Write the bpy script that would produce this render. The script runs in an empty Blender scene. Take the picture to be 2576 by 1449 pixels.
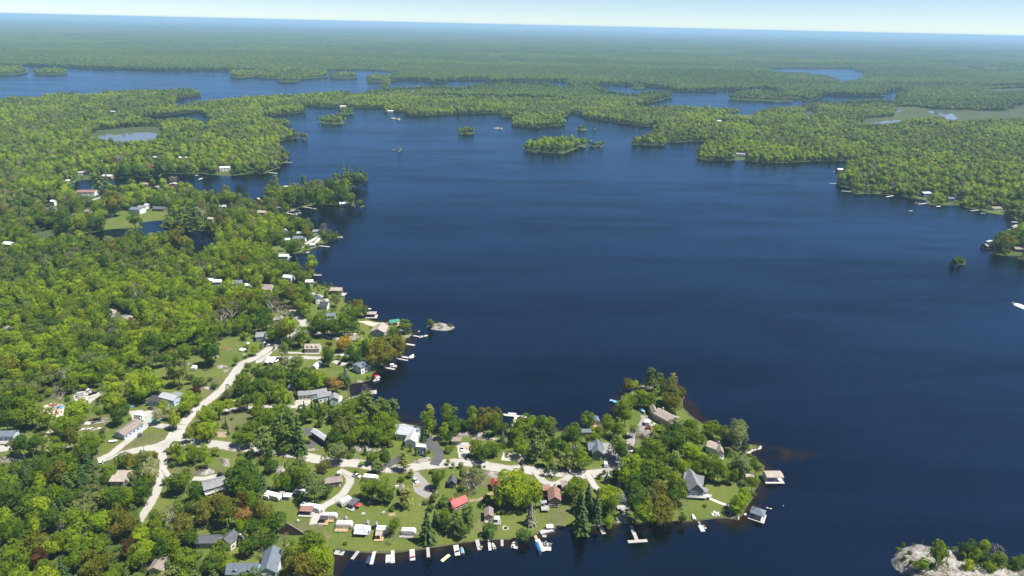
import bpy, math, random
import numpy as np
from mathutils import Vector, Matrix
from mathutils.geometry import tessellate_polygon
rad = math.radians
random.seed(11); rng = np.random.default_rng(11)
S = bpy.context.scene; COL = S.collection

# ------------------------------------------------------------ camera
CAM_H, FPX, PITCH, ROLL = 230.0, 1717.0, rad(21.1), rad(1.27)
_f = np.array([0, math.cos(PITCH), -math.sin(PITCH)])
_u0 = np.array([0, math.sin(PITCH), math.cos(PITCH)]); _r0 = np.array([1.0, 0, 0])
RGT = math.cos(ROLL)*_r0 + math.sin(ROLL)*_u0
UPV = -math.sin(ROLL)*_r0 + math.cos(ROLL)*_u0
FWD = _f; CAMP = np.array([0, 0, CAM_H])
cam = bpy.data.cameras.new('camera'); camo = bpy.data.objects.new('camera', cam); COL.objects.link(camo)
cam.sensor_fit = 'HORIZONTAL'; cam.angle = 2*math.atan(1288/FPX)
cam.clip_start = 1.0; cam.clip_end = 200000
camo.matrix_world = Matrix(((RGT[0], UPV[0], -FWD[0], 0), (RGT[1], UPV[1], -FWD[1], 0), (RGT[2], UPV[2], -FWD[2], CAM_H), (0, 0, 0, 1)))
S.camera = camo

# ------------------------------------------------------------ world, sun, exposure
SUN_EL, SUN_AZ = rad(62), rad(100)          # azimuth clockwise from +Y (the view direction)
W = bpy.data.worlds.new('World'); S.world = W; W.use_nodes = True
wn = W.node_tree; bg = wn.nodes['Background']
sky = wn.nodes.new('ShaderNodeTexSky'); sky.sky_type = 'NISHITA'; sky.sun_disc = False
sky.sun_elevation = SUN_EL; sky.sun_rotation = SUN_AZ
sky.altitude = 300; sky.air_density = 0.55; sky.dust_density = 0.0; sky.ozone_density = 1.5
wn.links.new(sky.outputs['Color'], bg.inputs['Color']); bg.inputs['Strength'].default_value = 0.068
sl = bpy.data.lights.new('sun', 'SUN'); sl.energy = 5.0; sl.angle = rad(0.5); sl.color = (1, 0.965, 0.91)
so = bpy.data.objects.new('sun', sl); COL.objects.link(so)
sdir = Vector((math.sin(SUN_AZ)*math.cos(SUN_EL), math.cos(SUN_AZ)*math.cos(SUN_EL), math.sin(SUN_EL)))
so.rotation_euler = sdir.to_track_quat('Z', 'Y').to_euler(); so.location = (300, 100, 600)
S.view_settings.view_transform = 'Standard'; S.view_settings.look = 'None'
S.view_settings.exposure = 0.9; S.view_settings.gamma = 1.0; S.view_settings.use_curve_mapping = False
S.render.engine = 'CYCLES'
cy = S.cycles
cy.max_bounces = 6; cy.diffuse_bounces = 3; cy.glossy_bounces = 2; cy.transmission_bounces = 3; cy.volume_bounces = 0
cy.transparent_max_bounces = 6; cy.use_denoising = True; cy.caustics_reflective = False; cy.caustics_refractive = False
cy.sample_clamp_indirect = 4.0

# ------------------------------------------------------------ plan helpers (a point of the map seen at px,py in the 2576 x 1449 view)
def G(px, py, z=0.0):
    d = FWD + RGT*((px-1288)/FPX) - UPV*((py-724.5)/FPX)
    t = (z-CAM_H)/d[2]
    return np.array([CAMP[0]+d[0]*t, CAMP[1]+d[1]*t])
def PR(P):                                   # (n,3) -> px, py, depth
    P = np.atleast_2d(P) - CAMP
    dep = P@FWD
    return 1288+FPX*(P@RGT)/dep, 724.5-FPX*(P@UPV)/dep, dep
def K(c, x, y):                              # crop 'cr' -> 2576-space
    return 644*int(c[0])+x/4.0, 362.25*int(c[1])+y/4.0
def GK(c, x, y, z=0.0): return G(*K(c, x, y), z)
def MPP(px, py):                             # metres per 2576-px there
    p = G(px, py); return float((np.array([p[0], p[1], 0])-CAMP)@FWD)/FPX
CANOPY = 12.0
def parse(s):
    """'@13 790,1190 ...' -> (px,py,flag) list in 2576-space; a trailing b marks a canopy-top point"""
    out = []; c = None
    for t in s.split():
        if t[0] == '@': c = t[1:]; continue
        b = t[-1] == 'b'; x, y = map(float, t.rstrip('b').split(','))
        if c != 'd': x, y = K(c, x, y)
        out.append((x, y, b))
    return out
def plan(s, cz=CANOPY):
    return np.array([G(x, y, cz if b else 0.0) for x, y, b in parse(s)])
def inpoly(P, poly):
    x, y = P[:, 0], P[:, 1]; r = np.zeros(len(P), bool)
    n = len(poly); x1, y1 = poly[-1]
    lo, hi = poly.min(0), poly.max(0)
    for i in range(n):
        x2, y2 = poly[i]
        if y1 != y2:
            c = ((y2 > y) != (y1 > y)) & (x < (x1-x2)*(y-y2)/(y1-y2)+x2)
            r ^= c
        x1, y1 = x2, y2
    return r
def edgedist(P, poly):
    d = np.full(len(P), 1e9); a = poly[-1]
    for b in poly:
        ab = b-a; L = (ab@ab)+1e-9
        t = np.clip(((P-a)@ab)/L, 0, 1)
        q = P-(a+t[:, None]*ab); d = np.minimum(d, (q*q).sum(1)); a = b
    return np.sqrt(d)
def rough(poly, step=6.0, amp=1.0, seed=0, close=True):
    """subdivide an outline and make it uneven"""
    r = np.random.default_rng(seed); out = []
    n = len(poly)
    for i in range(n if close else n-1):
        a, b = poly[i], poly[(i+1) % n]; L = np.linalg.norm(b-a)
        st = max(step, np.linalg.norm((a+b)/2)*0.006)
        k = max(1, int(L/st)); nrm = np.array([-(b-a)[1], (b-a)[0]])/(L+1e-9)
        for j in range(k):
            am = min(amp, L*0.2)
            out.append(a+(b-a)*j/k + (nrm*r.normal(0, am*0.6) if j else 0))
    if not close: out.append(poly[-1])
    return np.array(out)
def vnoise(P, s, seed=0):                     # smooth value noise on the map
    r = np.random.default_rng(seed); T = r.uniform(0, 1, (64, 64)); q = P/s; i = np.floor(q).astype(int); f = q-i; f = f*f*(3-2*f)
    g = lambda a, b: T[(i[:, 0]+a) % 64, (i[:, 1]+b) % 64]
    return (g(0, 0)*(1-f[:, 0])+g(1, 0)*f[:, 0])*(1-f[:, 1])+(g(0, 1)*(1-f[:, 0])+g(1, 1)*f[:, 0])*f[:, 1]
def smooth(P, n=6):
    P = [np.asarray(p, float) for p in P]; Q = [2*P[0]-P[1]]+P+[2*P[-1]-P[-2]]; out = []
    for i in range(1, len(Q)-2):
        for k in range(n):
            t = k/n
            out.append(0.5*((2*Q[i])+(-Q[i-1]+Q[i+1])*t+(2*Q[i-1]-5*Q[i]+4*Q[i+1]-Q[i+2])*t*t+(-Q[i-1]+3*Q[i]-3*Q[i+1]+Q[i+2])*t**3))
    out.append(P[-1]); return np.array(out)

# ------------------------------------------------------------ view mask: places the photograph shows open (no tree may hide them)
MW, MH = 644, 363
MASK = np.zeros((MH, MW), bool); ROADM = np.zeros((MH, MW), bool)
_gy, _gx = np.mgrid[0:MH, 0:MW]; _gp = np.stack([_gx.ravel()*4+2, _gy.ravel()*4+2], 1).astype(float)
def mark(pts2d):
    p = np.asarray(pts2d, float)
    lo = np.floor(p.min(0)/4).astype(int)-1; hi = np.ceil(p.max(0)/4).astype(int)+1
    x0, y0 = max(lo[0], 0), max(lo[1], 0); x1, y1 = min(hi[0], MW), min(hi[1], MH)
    if x1 <= x0 or y1 <= y0: return
    sub = _gp.reshape(MH, MW, 2)[y0:y1, x0:x1].reshape(-1, 2)
    MASK[y0:y1, x0:x1] |= inpoly(sub, p).reshape(y1-y0, x1-x0)
def mark3(P):                                # convex-ish world points -> hull -> mask
    x, y, d = PR(P); pts = sorted(set(zip(x.round(1), y.round(1))))
    def half(ps):
        h = []
        for p in ps:
            while len(h) > 1 and (h[-1][0]-h[-2][0])*(p[1]-h[-2][1])-(h[-1][1]-h[-2][1])*(p[0]-h[-2][0]) <= 0: h.pop()
            h.append(p)
        return h
    mark(half(pts)[:-1]+half(pts[::-1])[:-1])

# ------------------------------------------------------------ materials
MATS = {}
def nodes_of(m): return m.node_tree.nodes, m.node_tree.links
def mat(name, col, rough_=0.7, var=0.25, scale=1.0, metal=0.0, spec=0.3, bump=0.0, col2=None, obj=0.0):
    """procedural principled: colour wanders between two tones by noise"""
    if name in MATS: return MATS[name]
    m = bpy.data.materials.new(name); m.use_nodes = True; N, L = nodes_of(m)
    b = N['Principled BSDF']; b.inputs['Roughness'].default_value = rough_; b.inputs['Metallic'].default_value = metal
    b.inputs['Specular IOR Level'].default_value = spec
    tc = N.new('ShaderNodeTexCoord'); no = N.new('ShaderNodeTexNoise'); no.inputs['Scale'].default_value = scale
    no.inputs['Detail'].default_value = 5; no.inputs['Roughness'].default_value = 0.65
    L.new(tc.outputs['Object'], no.inputs['Vector'])
    rp = N.new('ShaderNodeValToRGB'); c = np.array(col)
    c1 = c*(1-var); c2 = np.array(col2) if col2 is not None else c*(1+var)
    rp.color_ramp.elements[0].position = .3; rp.color_ramp.elements[1].position = .7
    rp.color_ramp.elements[0].color = (*c1, 1); rp.color_ramp.elements[1].color = (*np.minimum(c2, .95), 1)
    L.new(no.outputs['Fac'], rp.inputs['Fac']); L.new(rp.outputs['Color'], b.inputs['Base Color'])
    if bump:
        bp = N.new('ShaderNodeBump'); bp.inputs['Strength'].default_value = bump; bp.inputs['Distance'].default_value = 0.3
        L.new(no.outputs['Fac'], bp.inputs['Height']); L.new(bp.outputs['Normal'], b.inputs['Normal'])
    MATS[name] = m; return m
def leafmat(name, c1, c2, trans=0.42):
    c1 = tuple(np.array(c1)*[1.84, 1.86, 0.70]); c2 = tuple(np.array(c2)*[1.72, 1.60, 0.95])
    """foliage: each tree and each spray of leaves gets its own tone"""
    if name in MATS: return MATS[name]
    m = bpy.data.materials.new(name); m.use_nodes = True; N, L = nodes_of(m)
    b = N['Principled BSDF']; b.inputs['Roughness'].default_value = 0.6; b.inputs['Specular IOR Level'].default_value = 0.12
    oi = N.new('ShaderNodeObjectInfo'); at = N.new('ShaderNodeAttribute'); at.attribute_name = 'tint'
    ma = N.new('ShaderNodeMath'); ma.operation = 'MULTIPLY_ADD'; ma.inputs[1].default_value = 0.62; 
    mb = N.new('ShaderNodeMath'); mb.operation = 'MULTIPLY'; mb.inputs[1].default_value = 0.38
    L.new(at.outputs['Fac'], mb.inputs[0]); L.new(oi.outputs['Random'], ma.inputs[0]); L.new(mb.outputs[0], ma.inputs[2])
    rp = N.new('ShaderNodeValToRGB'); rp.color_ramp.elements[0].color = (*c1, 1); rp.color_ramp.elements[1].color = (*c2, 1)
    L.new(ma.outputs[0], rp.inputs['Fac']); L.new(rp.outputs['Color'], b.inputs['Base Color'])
    tr = N.new('ShaderNodeBsdfTranslucent'); mx = N.new('ShaderNodeMixShader'); mx.inputs[0].default_value = trans
    hs = N.new('ShaderNodeHueSaturation'); hs.inputs['Value'].default_value = 1.5; hs.inputs['Hue'].default_value = 0.485
    L.new(rp.outputs['Color'], hs.inputs['Color']); L.new(hs.outputs['Color'], tr.inputs['Color'])
    L.new(b.outputs[0], mx.inputs[1]); L.new(tr.outputs[0], mx.inputs[2]); L.new(mx.outputs[0], N['Material Output'].inputs['Surface'])
    MATS[name] = m; return m
def ground_mat(name, stops, s1, s2, bump=0.3, rough_=0.95):
    """two scales of noise through a colour ramp: soils, lawns, rock"""
    m = bpy.data.materials.new(name); m.use_nodes = True; N, L = nodes_of(m)
    b = N['Principled BSDF']; b.inputs['Roughness'].default_value = rough_; b.inputs['Specular IOR Level'].default_value = 0.15
    ge = N.new('ShaderNodeNewGeometry')
    ns = []
    for s in (s1, s2):
        n = N.new('ShaderNodeTexNoise'); n.inputs['Scale'].default_value = s; n.inputs['Detail'].default_value = 6; n.inputs['Roughness'].default_value = 0.62
        L.new(ge.outputs['Position'], n.inputs['Vector']); ns.append(n)
    mx = N.new('ShaderNodeMix'); mx.inputs[0].default_value = 0.45
    L.new(ns[0].outputs['Fac'], mx.inputs[2]); L.new(ns[1].outputs['Fac'], mx.inputs[3])
    rp = N.new('ShaderNodeValToRGB'); cr = rp.color_ramp
    while len(cr.elements) < len(stops): cr.elements.new(0.5)
    for e, (p, c) in zip(cr.elements, stops): e.position = p; e.color = (*c, 1)
    L.new(mx.outputs[0], rp.inputs['Fac']); L.new(rp.outputs['Color'], b.inputs['Base Color'])
    if bump:
        bp = N.new('ShaderNodeBump'); bp.inputs['Strength'].default_value = bump; bp.inputs['Distance'].default_value = 0.5
        L.new(ns[1].outputs['Fac'], bp.inputs['Height']); L.new(bp.outputs['Normal'], b.inputs['Normal'])
    MATS[name] = m; return m
def water_mat(name, rough_, base, wave=1.0, ior=1.33, tint=(1, 1, 1)):
    """dark lake body under a Fresnel reflection; gusts change the ripple roughness"""
    m = bpy.data.materials.new(name); m.use_nodes = True; N, L = nodes_of(m); N.remove(N['Principled BSDF'])
    df = N.new('ShaderNodeBsdfDiffuse'); df.inputs['Color'].default_value = (*base, 1); gl = N.new('ShaderNodeBsdfAnisotropic'); gl.inputs['Roughness'].default_value = rough_; gl.inputs['Color'].default_value = (*tint, 1)
    fr = N.new('ShaderNodeFresnel'); fr.inputs['IOR'].default_value = ior; mx = N.new('ShaderNodeMixShader')
    L.new(fr.outputs[0], mx.inputs[0]); L.new(df.outputs[0], mx.inputs[1]); L.new(gl.outputs[0], mx.inputs[2]); L.new(mx.outputs[0], N['Material Output'].inputs['Surface'])
    if wave:
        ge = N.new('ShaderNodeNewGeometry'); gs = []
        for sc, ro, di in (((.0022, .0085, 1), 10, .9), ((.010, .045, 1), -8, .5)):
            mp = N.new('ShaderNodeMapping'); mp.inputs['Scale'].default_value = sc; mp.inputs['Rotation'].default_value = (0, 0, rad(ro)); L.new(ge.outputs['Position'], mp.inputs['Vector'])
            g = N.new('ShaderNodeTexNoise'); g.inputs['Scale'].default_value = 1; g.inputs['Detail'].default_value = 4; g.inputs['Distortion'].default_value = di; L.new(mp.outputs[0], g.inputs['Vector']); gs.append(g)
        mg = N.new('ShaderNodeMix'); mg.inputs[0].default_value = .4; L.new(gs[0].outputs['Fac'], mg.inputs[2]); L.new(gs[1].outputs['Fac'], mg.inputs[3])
        mr = N.new('ShaderNodeMapRange'); mr.inputs[1].default_value = .34; mr.inputs[2].default_value = .64; mr.inputs[3].default_value = rough_*.55; mr.inputs[4].default_value = rough_*1.25
        L.new(mg.outputs[0], mr.inputs[0]); L.new(mr.outputs[0], gl.inputs['Roughness'])
        rt = N.new('ShaderNodeValToRGB'); rt.color_ramp.elements[0].position = .36; rt.color_ramp.elements[1].position = .56; t = np.array(tint); rt.color_ramp.elements[0].color = (*(t*.64), 1); rt.color_ramp.elements[1].color = (*t, 1)  # gust streaks: weaker reflection painted as a darker gloss colour
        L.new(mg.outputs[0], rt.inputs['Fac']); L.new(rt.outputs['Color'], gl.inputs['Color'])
        m2 = N.new('ShaderNodeMapping'); m2.inputs['Scale'].default_value = (.2, .45, 1); m2.inputs['Rotation'].default_value = (0, 0, rad(-15)); L.new(ge.outputs['Position'], m2.inputs['Vector'])
        w = N.new('ShaderNodeTexNoise'); w.inputs['Scale'].default_value = 1; w.inputs['Detail'].default_value = 4; w.inputs['Roughness'].default_value = .6; L.new(m2.outputs[0], w.inputs['Vector'])
        bp = N.new('ShaderNodeBump'); bp.inputs['Strength'].default_value = .24*wave; bp.inputs['Distance'].default_value = 1.2
        L.new(w.outputs['Fac'], bp.inputs['Height'])
        for q in (gl, fr, df): L.new(bp.outputs['Normal'], q.inputs['Normal'])
    MATS[name] = m; return m
M_FLOOR = ground_mat('forest_floor', [(.30, (.034, .056, .014)), (.5, (.060, .086, .022)), (.72, (.105, .112, .042))], .05, .7)
M_LAWN = ground_mat('lawn_grass', [(.28, (.048, .076, .012)), (.45, (.082, .112, .020)), (.60, (.115, .132, .030)), (.78, (.185, .155, .075))], .035, .5, .15)
M_DRY = ground_mat('dry_grass', [(.30, (.055, .080, .020)), (.5, (.105, .110, .040)), (.75, (.20, .165, .09))], .06, .6, .2)
M_MARSH = ground_mat('marsh_reeds', [(.30, (.030, .050, .016)), (.5, (.052, .070, .026)), (.75, (.095, .092, .045))], .006, .05, .1)
M_GRAVEL = ground_mat('gravel', [(.30, (.27, .252, .225)), (.5, (.355, .337, .305)), (.75, (.43, .41, .375))], .08, 1.1, .15)
def verge(m):
    """grass and dirt creep in from the edges of a road"""
    N, L = nodes_of(m); b = N['Principled BSDF']; src = b.inputs['Base Color'].links[0].from_socket
    at = N.new('ShaderNodeAttribute'); at.attribute_name = 'edge'; ge = N.new('ShaderNodeNewGeometry'); n = N.new('ShaderNodeTexNoise'); n.inputs['Scale'].default_value = .7; n.inputs['Detail'].default_value = 5; L.new(ge.outputs['Position'], n.inputs['Vector'])
    a = N.new('ShaderNodeMath'); a.operation = 'ADD'; L.new(at.outputs['Fac'], a.inputs[0]); L.new(n.outputs['Fac'], a.inputs[1])
    r = N.new('ShaderNodeMapRange'); r.inputs[1].default_value = .95; r.inputs[2].default_value = 1.25; L.new(a.outputs[0], r.inputs[0])
    mx = N.new('ShaderNodeMix'); mx.data_type = 'RGBA'; L.new(r.outputs[0], mx.inputs[0]); L.new(src, mx.inputs[6]); mx.inputs[7].default_value = (.135, .125, .055, 1); L.new(mx.outputs[2], b.inputs['Base Color'])
verge(M_GRAVEL)
M_ASPH = ground_mat('asphalt', [(.30, (.060, .060, .064)), (.7, (.105, .104, .106))], .08, 1.5, .1)
M_OLDASPH = ground_mat('worn_asphalt', [(.30, (.20, .19, .18)), (.7, (.30, .28, .265))], .08, 1.5, .1)
M_SAND = ground_mat('sand', [(.30, (.40, .34, .26)), (.7, (.50, .44, .35))], .08, 1.3, .1)
M_SOIL = ground_mat('bare_soil', [(.30, (.16, .12, .075)), (.5, (.26, .20, .13)), (.75, (.36, .29, .20))], .1, .9, .2)
M_ROCK = ground_mat('granite', [(.36, (.060, .080, .028)), (.45, (.11, .10, .070)), (.51, (.27, .245, .22)), (.70, (.46, .435, .405))], .20, 1.1, 1.0)
M_BANK = ground_mat('shore_stone', [(.35, (.040, .055, .016)), (.55, (.085, .085, .045)), (.75, (.26, .235, .19))], .3, 1.6, .5)
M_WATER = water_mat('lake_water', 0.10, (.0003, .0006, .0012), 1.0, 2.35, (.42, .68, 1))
M_POND = water_mat('dark_pond_water', 0.12, (.014, .010, .006), 0, 1.2)
M_CALM = water_mat('calm_pond_water', 0.05, (.11, .125, .135), 0)

# ------------------------------------------------------------ object helpers
def link(o, parent=None):
    COL.objects.link(o)
    if parent is not None: o.parent = parent
    return o
def tag(o, label=None, cat=None, group=None, kind=None):
    if label: o['label'] = label
    if cat: o['category'] = cat
    if group: o['group'] = group
    if kind: o['kind'] = kind
    return o
def mesh(name, V, F, m, smooth_=False):
    me = bpy.data.meshes.new(name); me.from_pydata([tuple(map(float, v)) for v in V], [], [tuple(f) for f in F])
    for x in (m if isinstance(m, (list, tuple)) else [m]): me.materials.append(x)
    if smooth_: me.shade_smooth()
    me.update(); return me
def thing(name, loc, rot, label, cat, group=None):
    o = bpy.data.objects.new(name, None); o.empty_display_size = 0.5
    o.location = loc; o.rotation_euler = (0, 0, rot); link(o); return tag(o, label, cat, group)
class MB:
    def __init__(s): s.V = []; s.F = []; s.T = Matrix.Identity(4)
    def add(s, V, F):
        n = len(s.V); s.V += [tuple(s.T @ Vector(v)) for v in V]; s.F += [tuple(i+n for i in f) for f in F]; return s
    def box(s, x0, y0, z0, x1, y1, z1):
        return s.add([(x0, y0, z0), (x1, y0, z0), (x1, y1, z0), (x0, y1, z0), (x0, y0, z1), (x1, y0, z1), (x1, y1, z1), (x0, y1, z1)],
              [(0, 3, 2, 1), (4, 5, 6, 7), (0, 1, 5, 4), (1, 2, 6, 5), (2, 3, 7, 6), (3, 0, 4, 7)])
    def cbox(s, x, y, z, sx, sy, sz): return s.box(x-sx/2, y-sy/2, z, x+sx/2, y+sy/2, z+sz)
    def prism(s, P, z0, z1):                 # plan outline extruded
        n = len(P)
        return s.add([(x, y, z0) for x, y in P]+[(x, y, z1) for x, y in P],
              [tuple(range(n))[::-1], tuple(range(n, 2*n))]+[(i, (i+1) % n, n+(i+1) % n, n+i) for i in range(n)])
    def loft(s, rings, cap=True):            # list of equal-length 3D rings
        n = len(rings[0]); F = []
        for k in range(len(rings)-1):
            for i in range(n): F.append((k*n+i, k*n+(i+1) % n, (k+1)*n+(i+1) % n, (k+1)*n+i))
        if cap: F += [tuple(range(n))[::-1], tuple(range((len(rings)-1)*n, len(rings)*n))]
        return s.add([p for r in rings for p in r], F)
    def cyl(s, x, y, z0, z1, r, n=8, r2=None):
        r2 = r if r2 is None else r2
        return s.loft([[(x+q*math.cos(2*math.pi*i/n), y+q*math.sin(2*math.pi*i/n), z) for i in range(n)] for q, z in ((r, z0), (r2, z1))])
    def bar(s, a, b, r=0.04):                # square bar between two points
        a, b = Vector(a), Vector(b); d = (b-a).normalized(); t = d.orthogonal().normalized()*r; u = d.cross(t).normalized()*r
        return s.loft([[tuple(p+t+u), tuple(p-t+u), tuple(p-t-u), tuple(p+t-u)] for p in (a, b)])
    def build(s, name, m, parent=None, sm=False):
        return link(bpy.data.objects.new(name, mesh(name, s.V, s.F, m, sm)), parent)
def sheet(name, poly, z, m, label=None, kind='structure'):
    """flat ground sheet from a plan outline"""
    V = [Vector((p[0], p[1], 0)) for p in poly]
    T = tessellate_polygon([V])
    T = [t if (V[t[1]]-V[t[0]]).cross(V[t[2]]-V[t[0]]).z > 0 else t[::-1] for t in T]
    o = link(bpy.data.objects.new(name, mesh(name, [(p[0], p[1], z) for p in poly], T, m)))
    return tag(o, label, kind=kind)
def strip(name, P, w, z, m, label=None):
    """road or path: a sheet of given width along a centre line"""
    P = np.asarray(P); t = np.gradient(P, axis=0); t /= np.linalg.norm(t, axis=1)[:, None]+1e-9
    n = np.stack([-t[:, 1], t[:, 0]], 1); w = np.broadcast_to(np.asarray(w, float), (len(P),))
    jit = rng.normal(0, .035, (2, len(P)))*w+.05*w*np.sin(np.arange(len(P))*.9)
    L_ = P+n*(w/2+jit[0])[:, None]; R_ = P-n*(w/2+jit[1])[:, None]; k = len(P)
    fr = [-.62, -.45, -.30, -.12, .12, .30, .45, .62]; ed = [1, .45, .0, .22, .22, .0, .45, 1]
    V = [(*(P[i]+n[i]*w[i]*f_+n[i]*jit[0][i]*.5), z) for f_ in fr for i in range(k)]; F = [(c_*k+i, c_*k+i+1, (c_+1)*k+i+1, (c_+1)*k+i) for c_ in range(7) for i in range(k-1)]; F = [f_[::-1] for f_ in F]
    o = link(bpy.data.objects.new(name, mesh(name, V, F, m))); a_ = o.data.attributes.new('edge', 'FLOAT', 'POINT'); a_.data.foreach_set('value', np.repeat(np.array(ed, np.float32), k))
    sv = MASK.copy(); MASK[:] = False
    for i in range(k-1):
        mark3(np.array([[*L_[i], z], [*L_[i+1], z], [*R_[i], z], [*R_[i+1], z]]))
    if 'road' in name or 'lane' in name: np.logical_or(ROADM, MASK, out=ROADM)
    np.logical_or(MASK, sv, out=MASK)
    return tag(o, label, kind='structure')
# ------------------------------------------------------------ the setting: ground, lakes, islands
Gd = 62000
sheet('ground', np.array([(-Gd, -300), (Gd, -300), (Gd, Gd), (-Gd, Gd)]), 0, M_FLOOR)
LAKE = """@d 832,1750 834,1600 838,1449 842,1405 832,1385 @13 790,1190 930,1197 1060,1216 1200,1223 1330,1223 1450,1212 1560,1197 1690,1180 1850,1156 1980,1136 2100,1115
2200,1105 2330,1090 2450,1085 2570,1088 @23 60,1085 200,1050 270,1020 410,1000 430,975 560,965 700,965 870,935 1050,925 1180,930 1300,930 1430,915 1600,900 1760,905 1880,895
2050,872 2160,868 2270,888 2330,830 2350,770 2430,660 2440,600 2490,520 2540,440 2540,340 2440,265 2395,220 2360,205 2400,185 2490,165 2495,150 2450,130 2370,125 2330,80b 2290,20b
@22 2200,1420b 2010,1420 1930,1370 1850,1320 1790,1275 1720,1195 1730,1090 1700,1010b 1640,965 1600,955 1500,965 1400,975 1340,970 1260,985 1170,1045 1110,1070 1090,1130 1075,1240 1040,1300 940,1340
870,1370 800,1400 690,1430 560,1440 450,1440 300,1425 100,1410 0,1405 @12 2500,1420 2300,1430 2050,1440 1850,1430 1720,1415 1640,1392 1560,1372 1450,1352 1420,1320 1380,1290 1200,1240 1090,1180 1010,1130 950,1085 938,1000 960,965
1080,950 1150,930 1180,860 1260,800 1330,750 1400,700 1480,680 1490,600 1495,545 1520,500 1570,480 1575,455 1500,428 1420,408 1350,385 1310,350 1150,322 1100,300 1095,215 1040,170 960,158 890,150 895,90 870,40
@11 830,1442 700,1430 600,1408 510,1360 560,1322 610,1308 560,1280 470,1310 455,1285 370,1230 210,1175 @d 644,653 600,641 585,637 590,633 640,639.5 @11 200,1105 320,1115 400,1100 490,1090 560,1060 630,1030
670,1010 740,962 800,950 875,942 870,922 790,925 700,925 630,900 600,870 560,860 500,820 490,800 410,780 400,750 310,735 300,690 330,680 390,660 440,640 500,635 560,620 640,610 740,610 840,615 920,615
980,625 1060,637 1095,635 1085,615 1000,560b 950,430b 830,410b 740,400b 560,410b 430,430b 300,430b 200,395b 130,410b @01 2490,540b 2400,480b 2200,490b 2060,470b 1980,440b 1900,400b 1760,385b 1600,352b 1540,345b 1400,350b
1200,400b 1080,395b 1000,430b 800,440b 640,420 770,372 860,360 950,360 1000,350 1150,345 1300,335 1500,335 1610,330 1640,300 1800,302 1950,302 2100,308 2300,322 2400,312 2570,292 @11 10,300 110,296 150,272 230,242 220,212
290,187 320,170 325,120 300,80b 270,40b @10 250,1445b 215,1432 300,1402 490,1376 500,1350b 430,1320b 300,1290b 250,1280 370,1250 300,1232 350,1205b 190,1190b 100,1180b 50,1172 150,1165 300,1150 480,1130 510,1130 490,1085b
450,1055b 500,1062 560,1070 650,1076 820,1081 1000,1085 1300,1086 1300,1130 1490,1122 1500,1150 1560,1170 1700,1165 1900,1155 2100,1145 2300,1140 2460,1140 2475,1180 2570,1180 @20 10,1200 5,1270 150,1275 200,1290 350,1276
470,1266 530,1250 525,1200b 515,1150b 600,1132 680,1150 740,1190 850,1205 940,1215 1010,1215 1060,1240 1200,1255 1310,1275 1420,1275 1440,1310b 1300,1340b 1200,1390b 1190,1420 @21 -40,8 @21 1220,5 1380,16 1520,16 1535,0 @20 1560,1432
1700,1436 1800,1421 1950,1421 2050,1418 @21 1850,20b 1850,100 1860,150 1950,162 2100,166 2240,166 2350,166 2480,181 2570,191 @31 170,191 330,181 450,176 560,171 700,166 820,181 880,172 830,200 790,245 750,285 720,330
690,400 730,430 820,440 830,480 880,505 1050,500 1250,516 1300,521 1440,546 1570,561 1620,610 1700,616 1900,616 2000,641 2120,661 2220,691 2340,711 2440,736 2500,762 2510,790 2490,855 2380,890b 2250,990 2250,1050 2240,1102
2350,1122 2430,1127 2480,1142 2570,1172 @d 2640,672 2800,690 3000,800 3300,1100 3300,1750"""
# the '@21 -40,8' helper keeps the little bay closed
LAKE = LAKE.replace('@21 -40,8 ', '')
FARLAKE = """@00 -400,985b 0,972b 200,962b 340,972b 470,945b 650,918b 830,925b 850,945b 1080,912b 1300,902b 1600,890b 1900,892b 2015,910b 2015,958 1900,975 1790,990 1750,1042 1800,1045b 1960,1010b 2100,990b 2320,982b 2570,957b
@10 0,957b 300,945b 600,927b 850,917b 1050,937b 1200,897b 1400,882b 1600,872b 1900,857b 2000,882b 2150,862b 2300,842b 2570,832b @20 0,832b 380,832b 420,862b 530,866b 550,855b 700,835b 850,840b 890,882b 1000,922b 1150,937b
1260,947b 1350,912b 1530,912b 1615,935b 1620,970 1500,1010 1300,1050 1180,1056 1300,1064b 1480,1062b 1700,1057b 1900,1072b 2270,1082b 2300,1105b 2285,1140 2180,1172 2300,1172b 2350,1162b 2410,1200b 2440,1120b 2570,1075b @30 0,1072b 340,1062b 400,1032b 440,1032b
600,1017b 840,1022b 1040,992b 1280,1012b 1310,1025 1280,1000 1278,962 1350,927 1400,907 1240,915 1170,935 1160,965 1000,966 850,966 700,961 540,956 520,985 400,990b 230,900b 140,900b 0,900 @20 2570,905 2400,910 2100,910 1900,921 1750,921 1580,911
1580,885 1450,880 1340,862 1100,856 900,850 830,830b 700,840b 555,866 535,821 410,816 330,821 0,821 @10 2570,816 2480,826 2310,826 2300,801 2100,806 1930,811 1900,831 1770,831 1700,811 1500,806 1350,816 1345,780b 1390,726 1200,711 1000,706 640,711 400,690b 0,712b
@00 2570,713 2300,711 1900,711 1500,706 1000,691 700,676 280,661 0,651 -400,640"""
FARSMALL = "@30 -10,692 110,692 230,688 500,690 850,690 870,712 965,718 965,755 890,790b 800,800b 705,822 690,770b 600,745b 400,725b 110,712b"
POND_A = "@00 1430,1165 1650,1170 1880,1135 2000,1128 2090,1165 2090,1225b 1900,1170b 1650,1195b 1500,1195b"
POND_B = "@00 905,1378 1010,1362 1080,1345 1180,1352 1300,1335 1480,1330 1560,1340 1590,1352 1560,1390 1450,1425b 1180,1418b"
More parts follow.
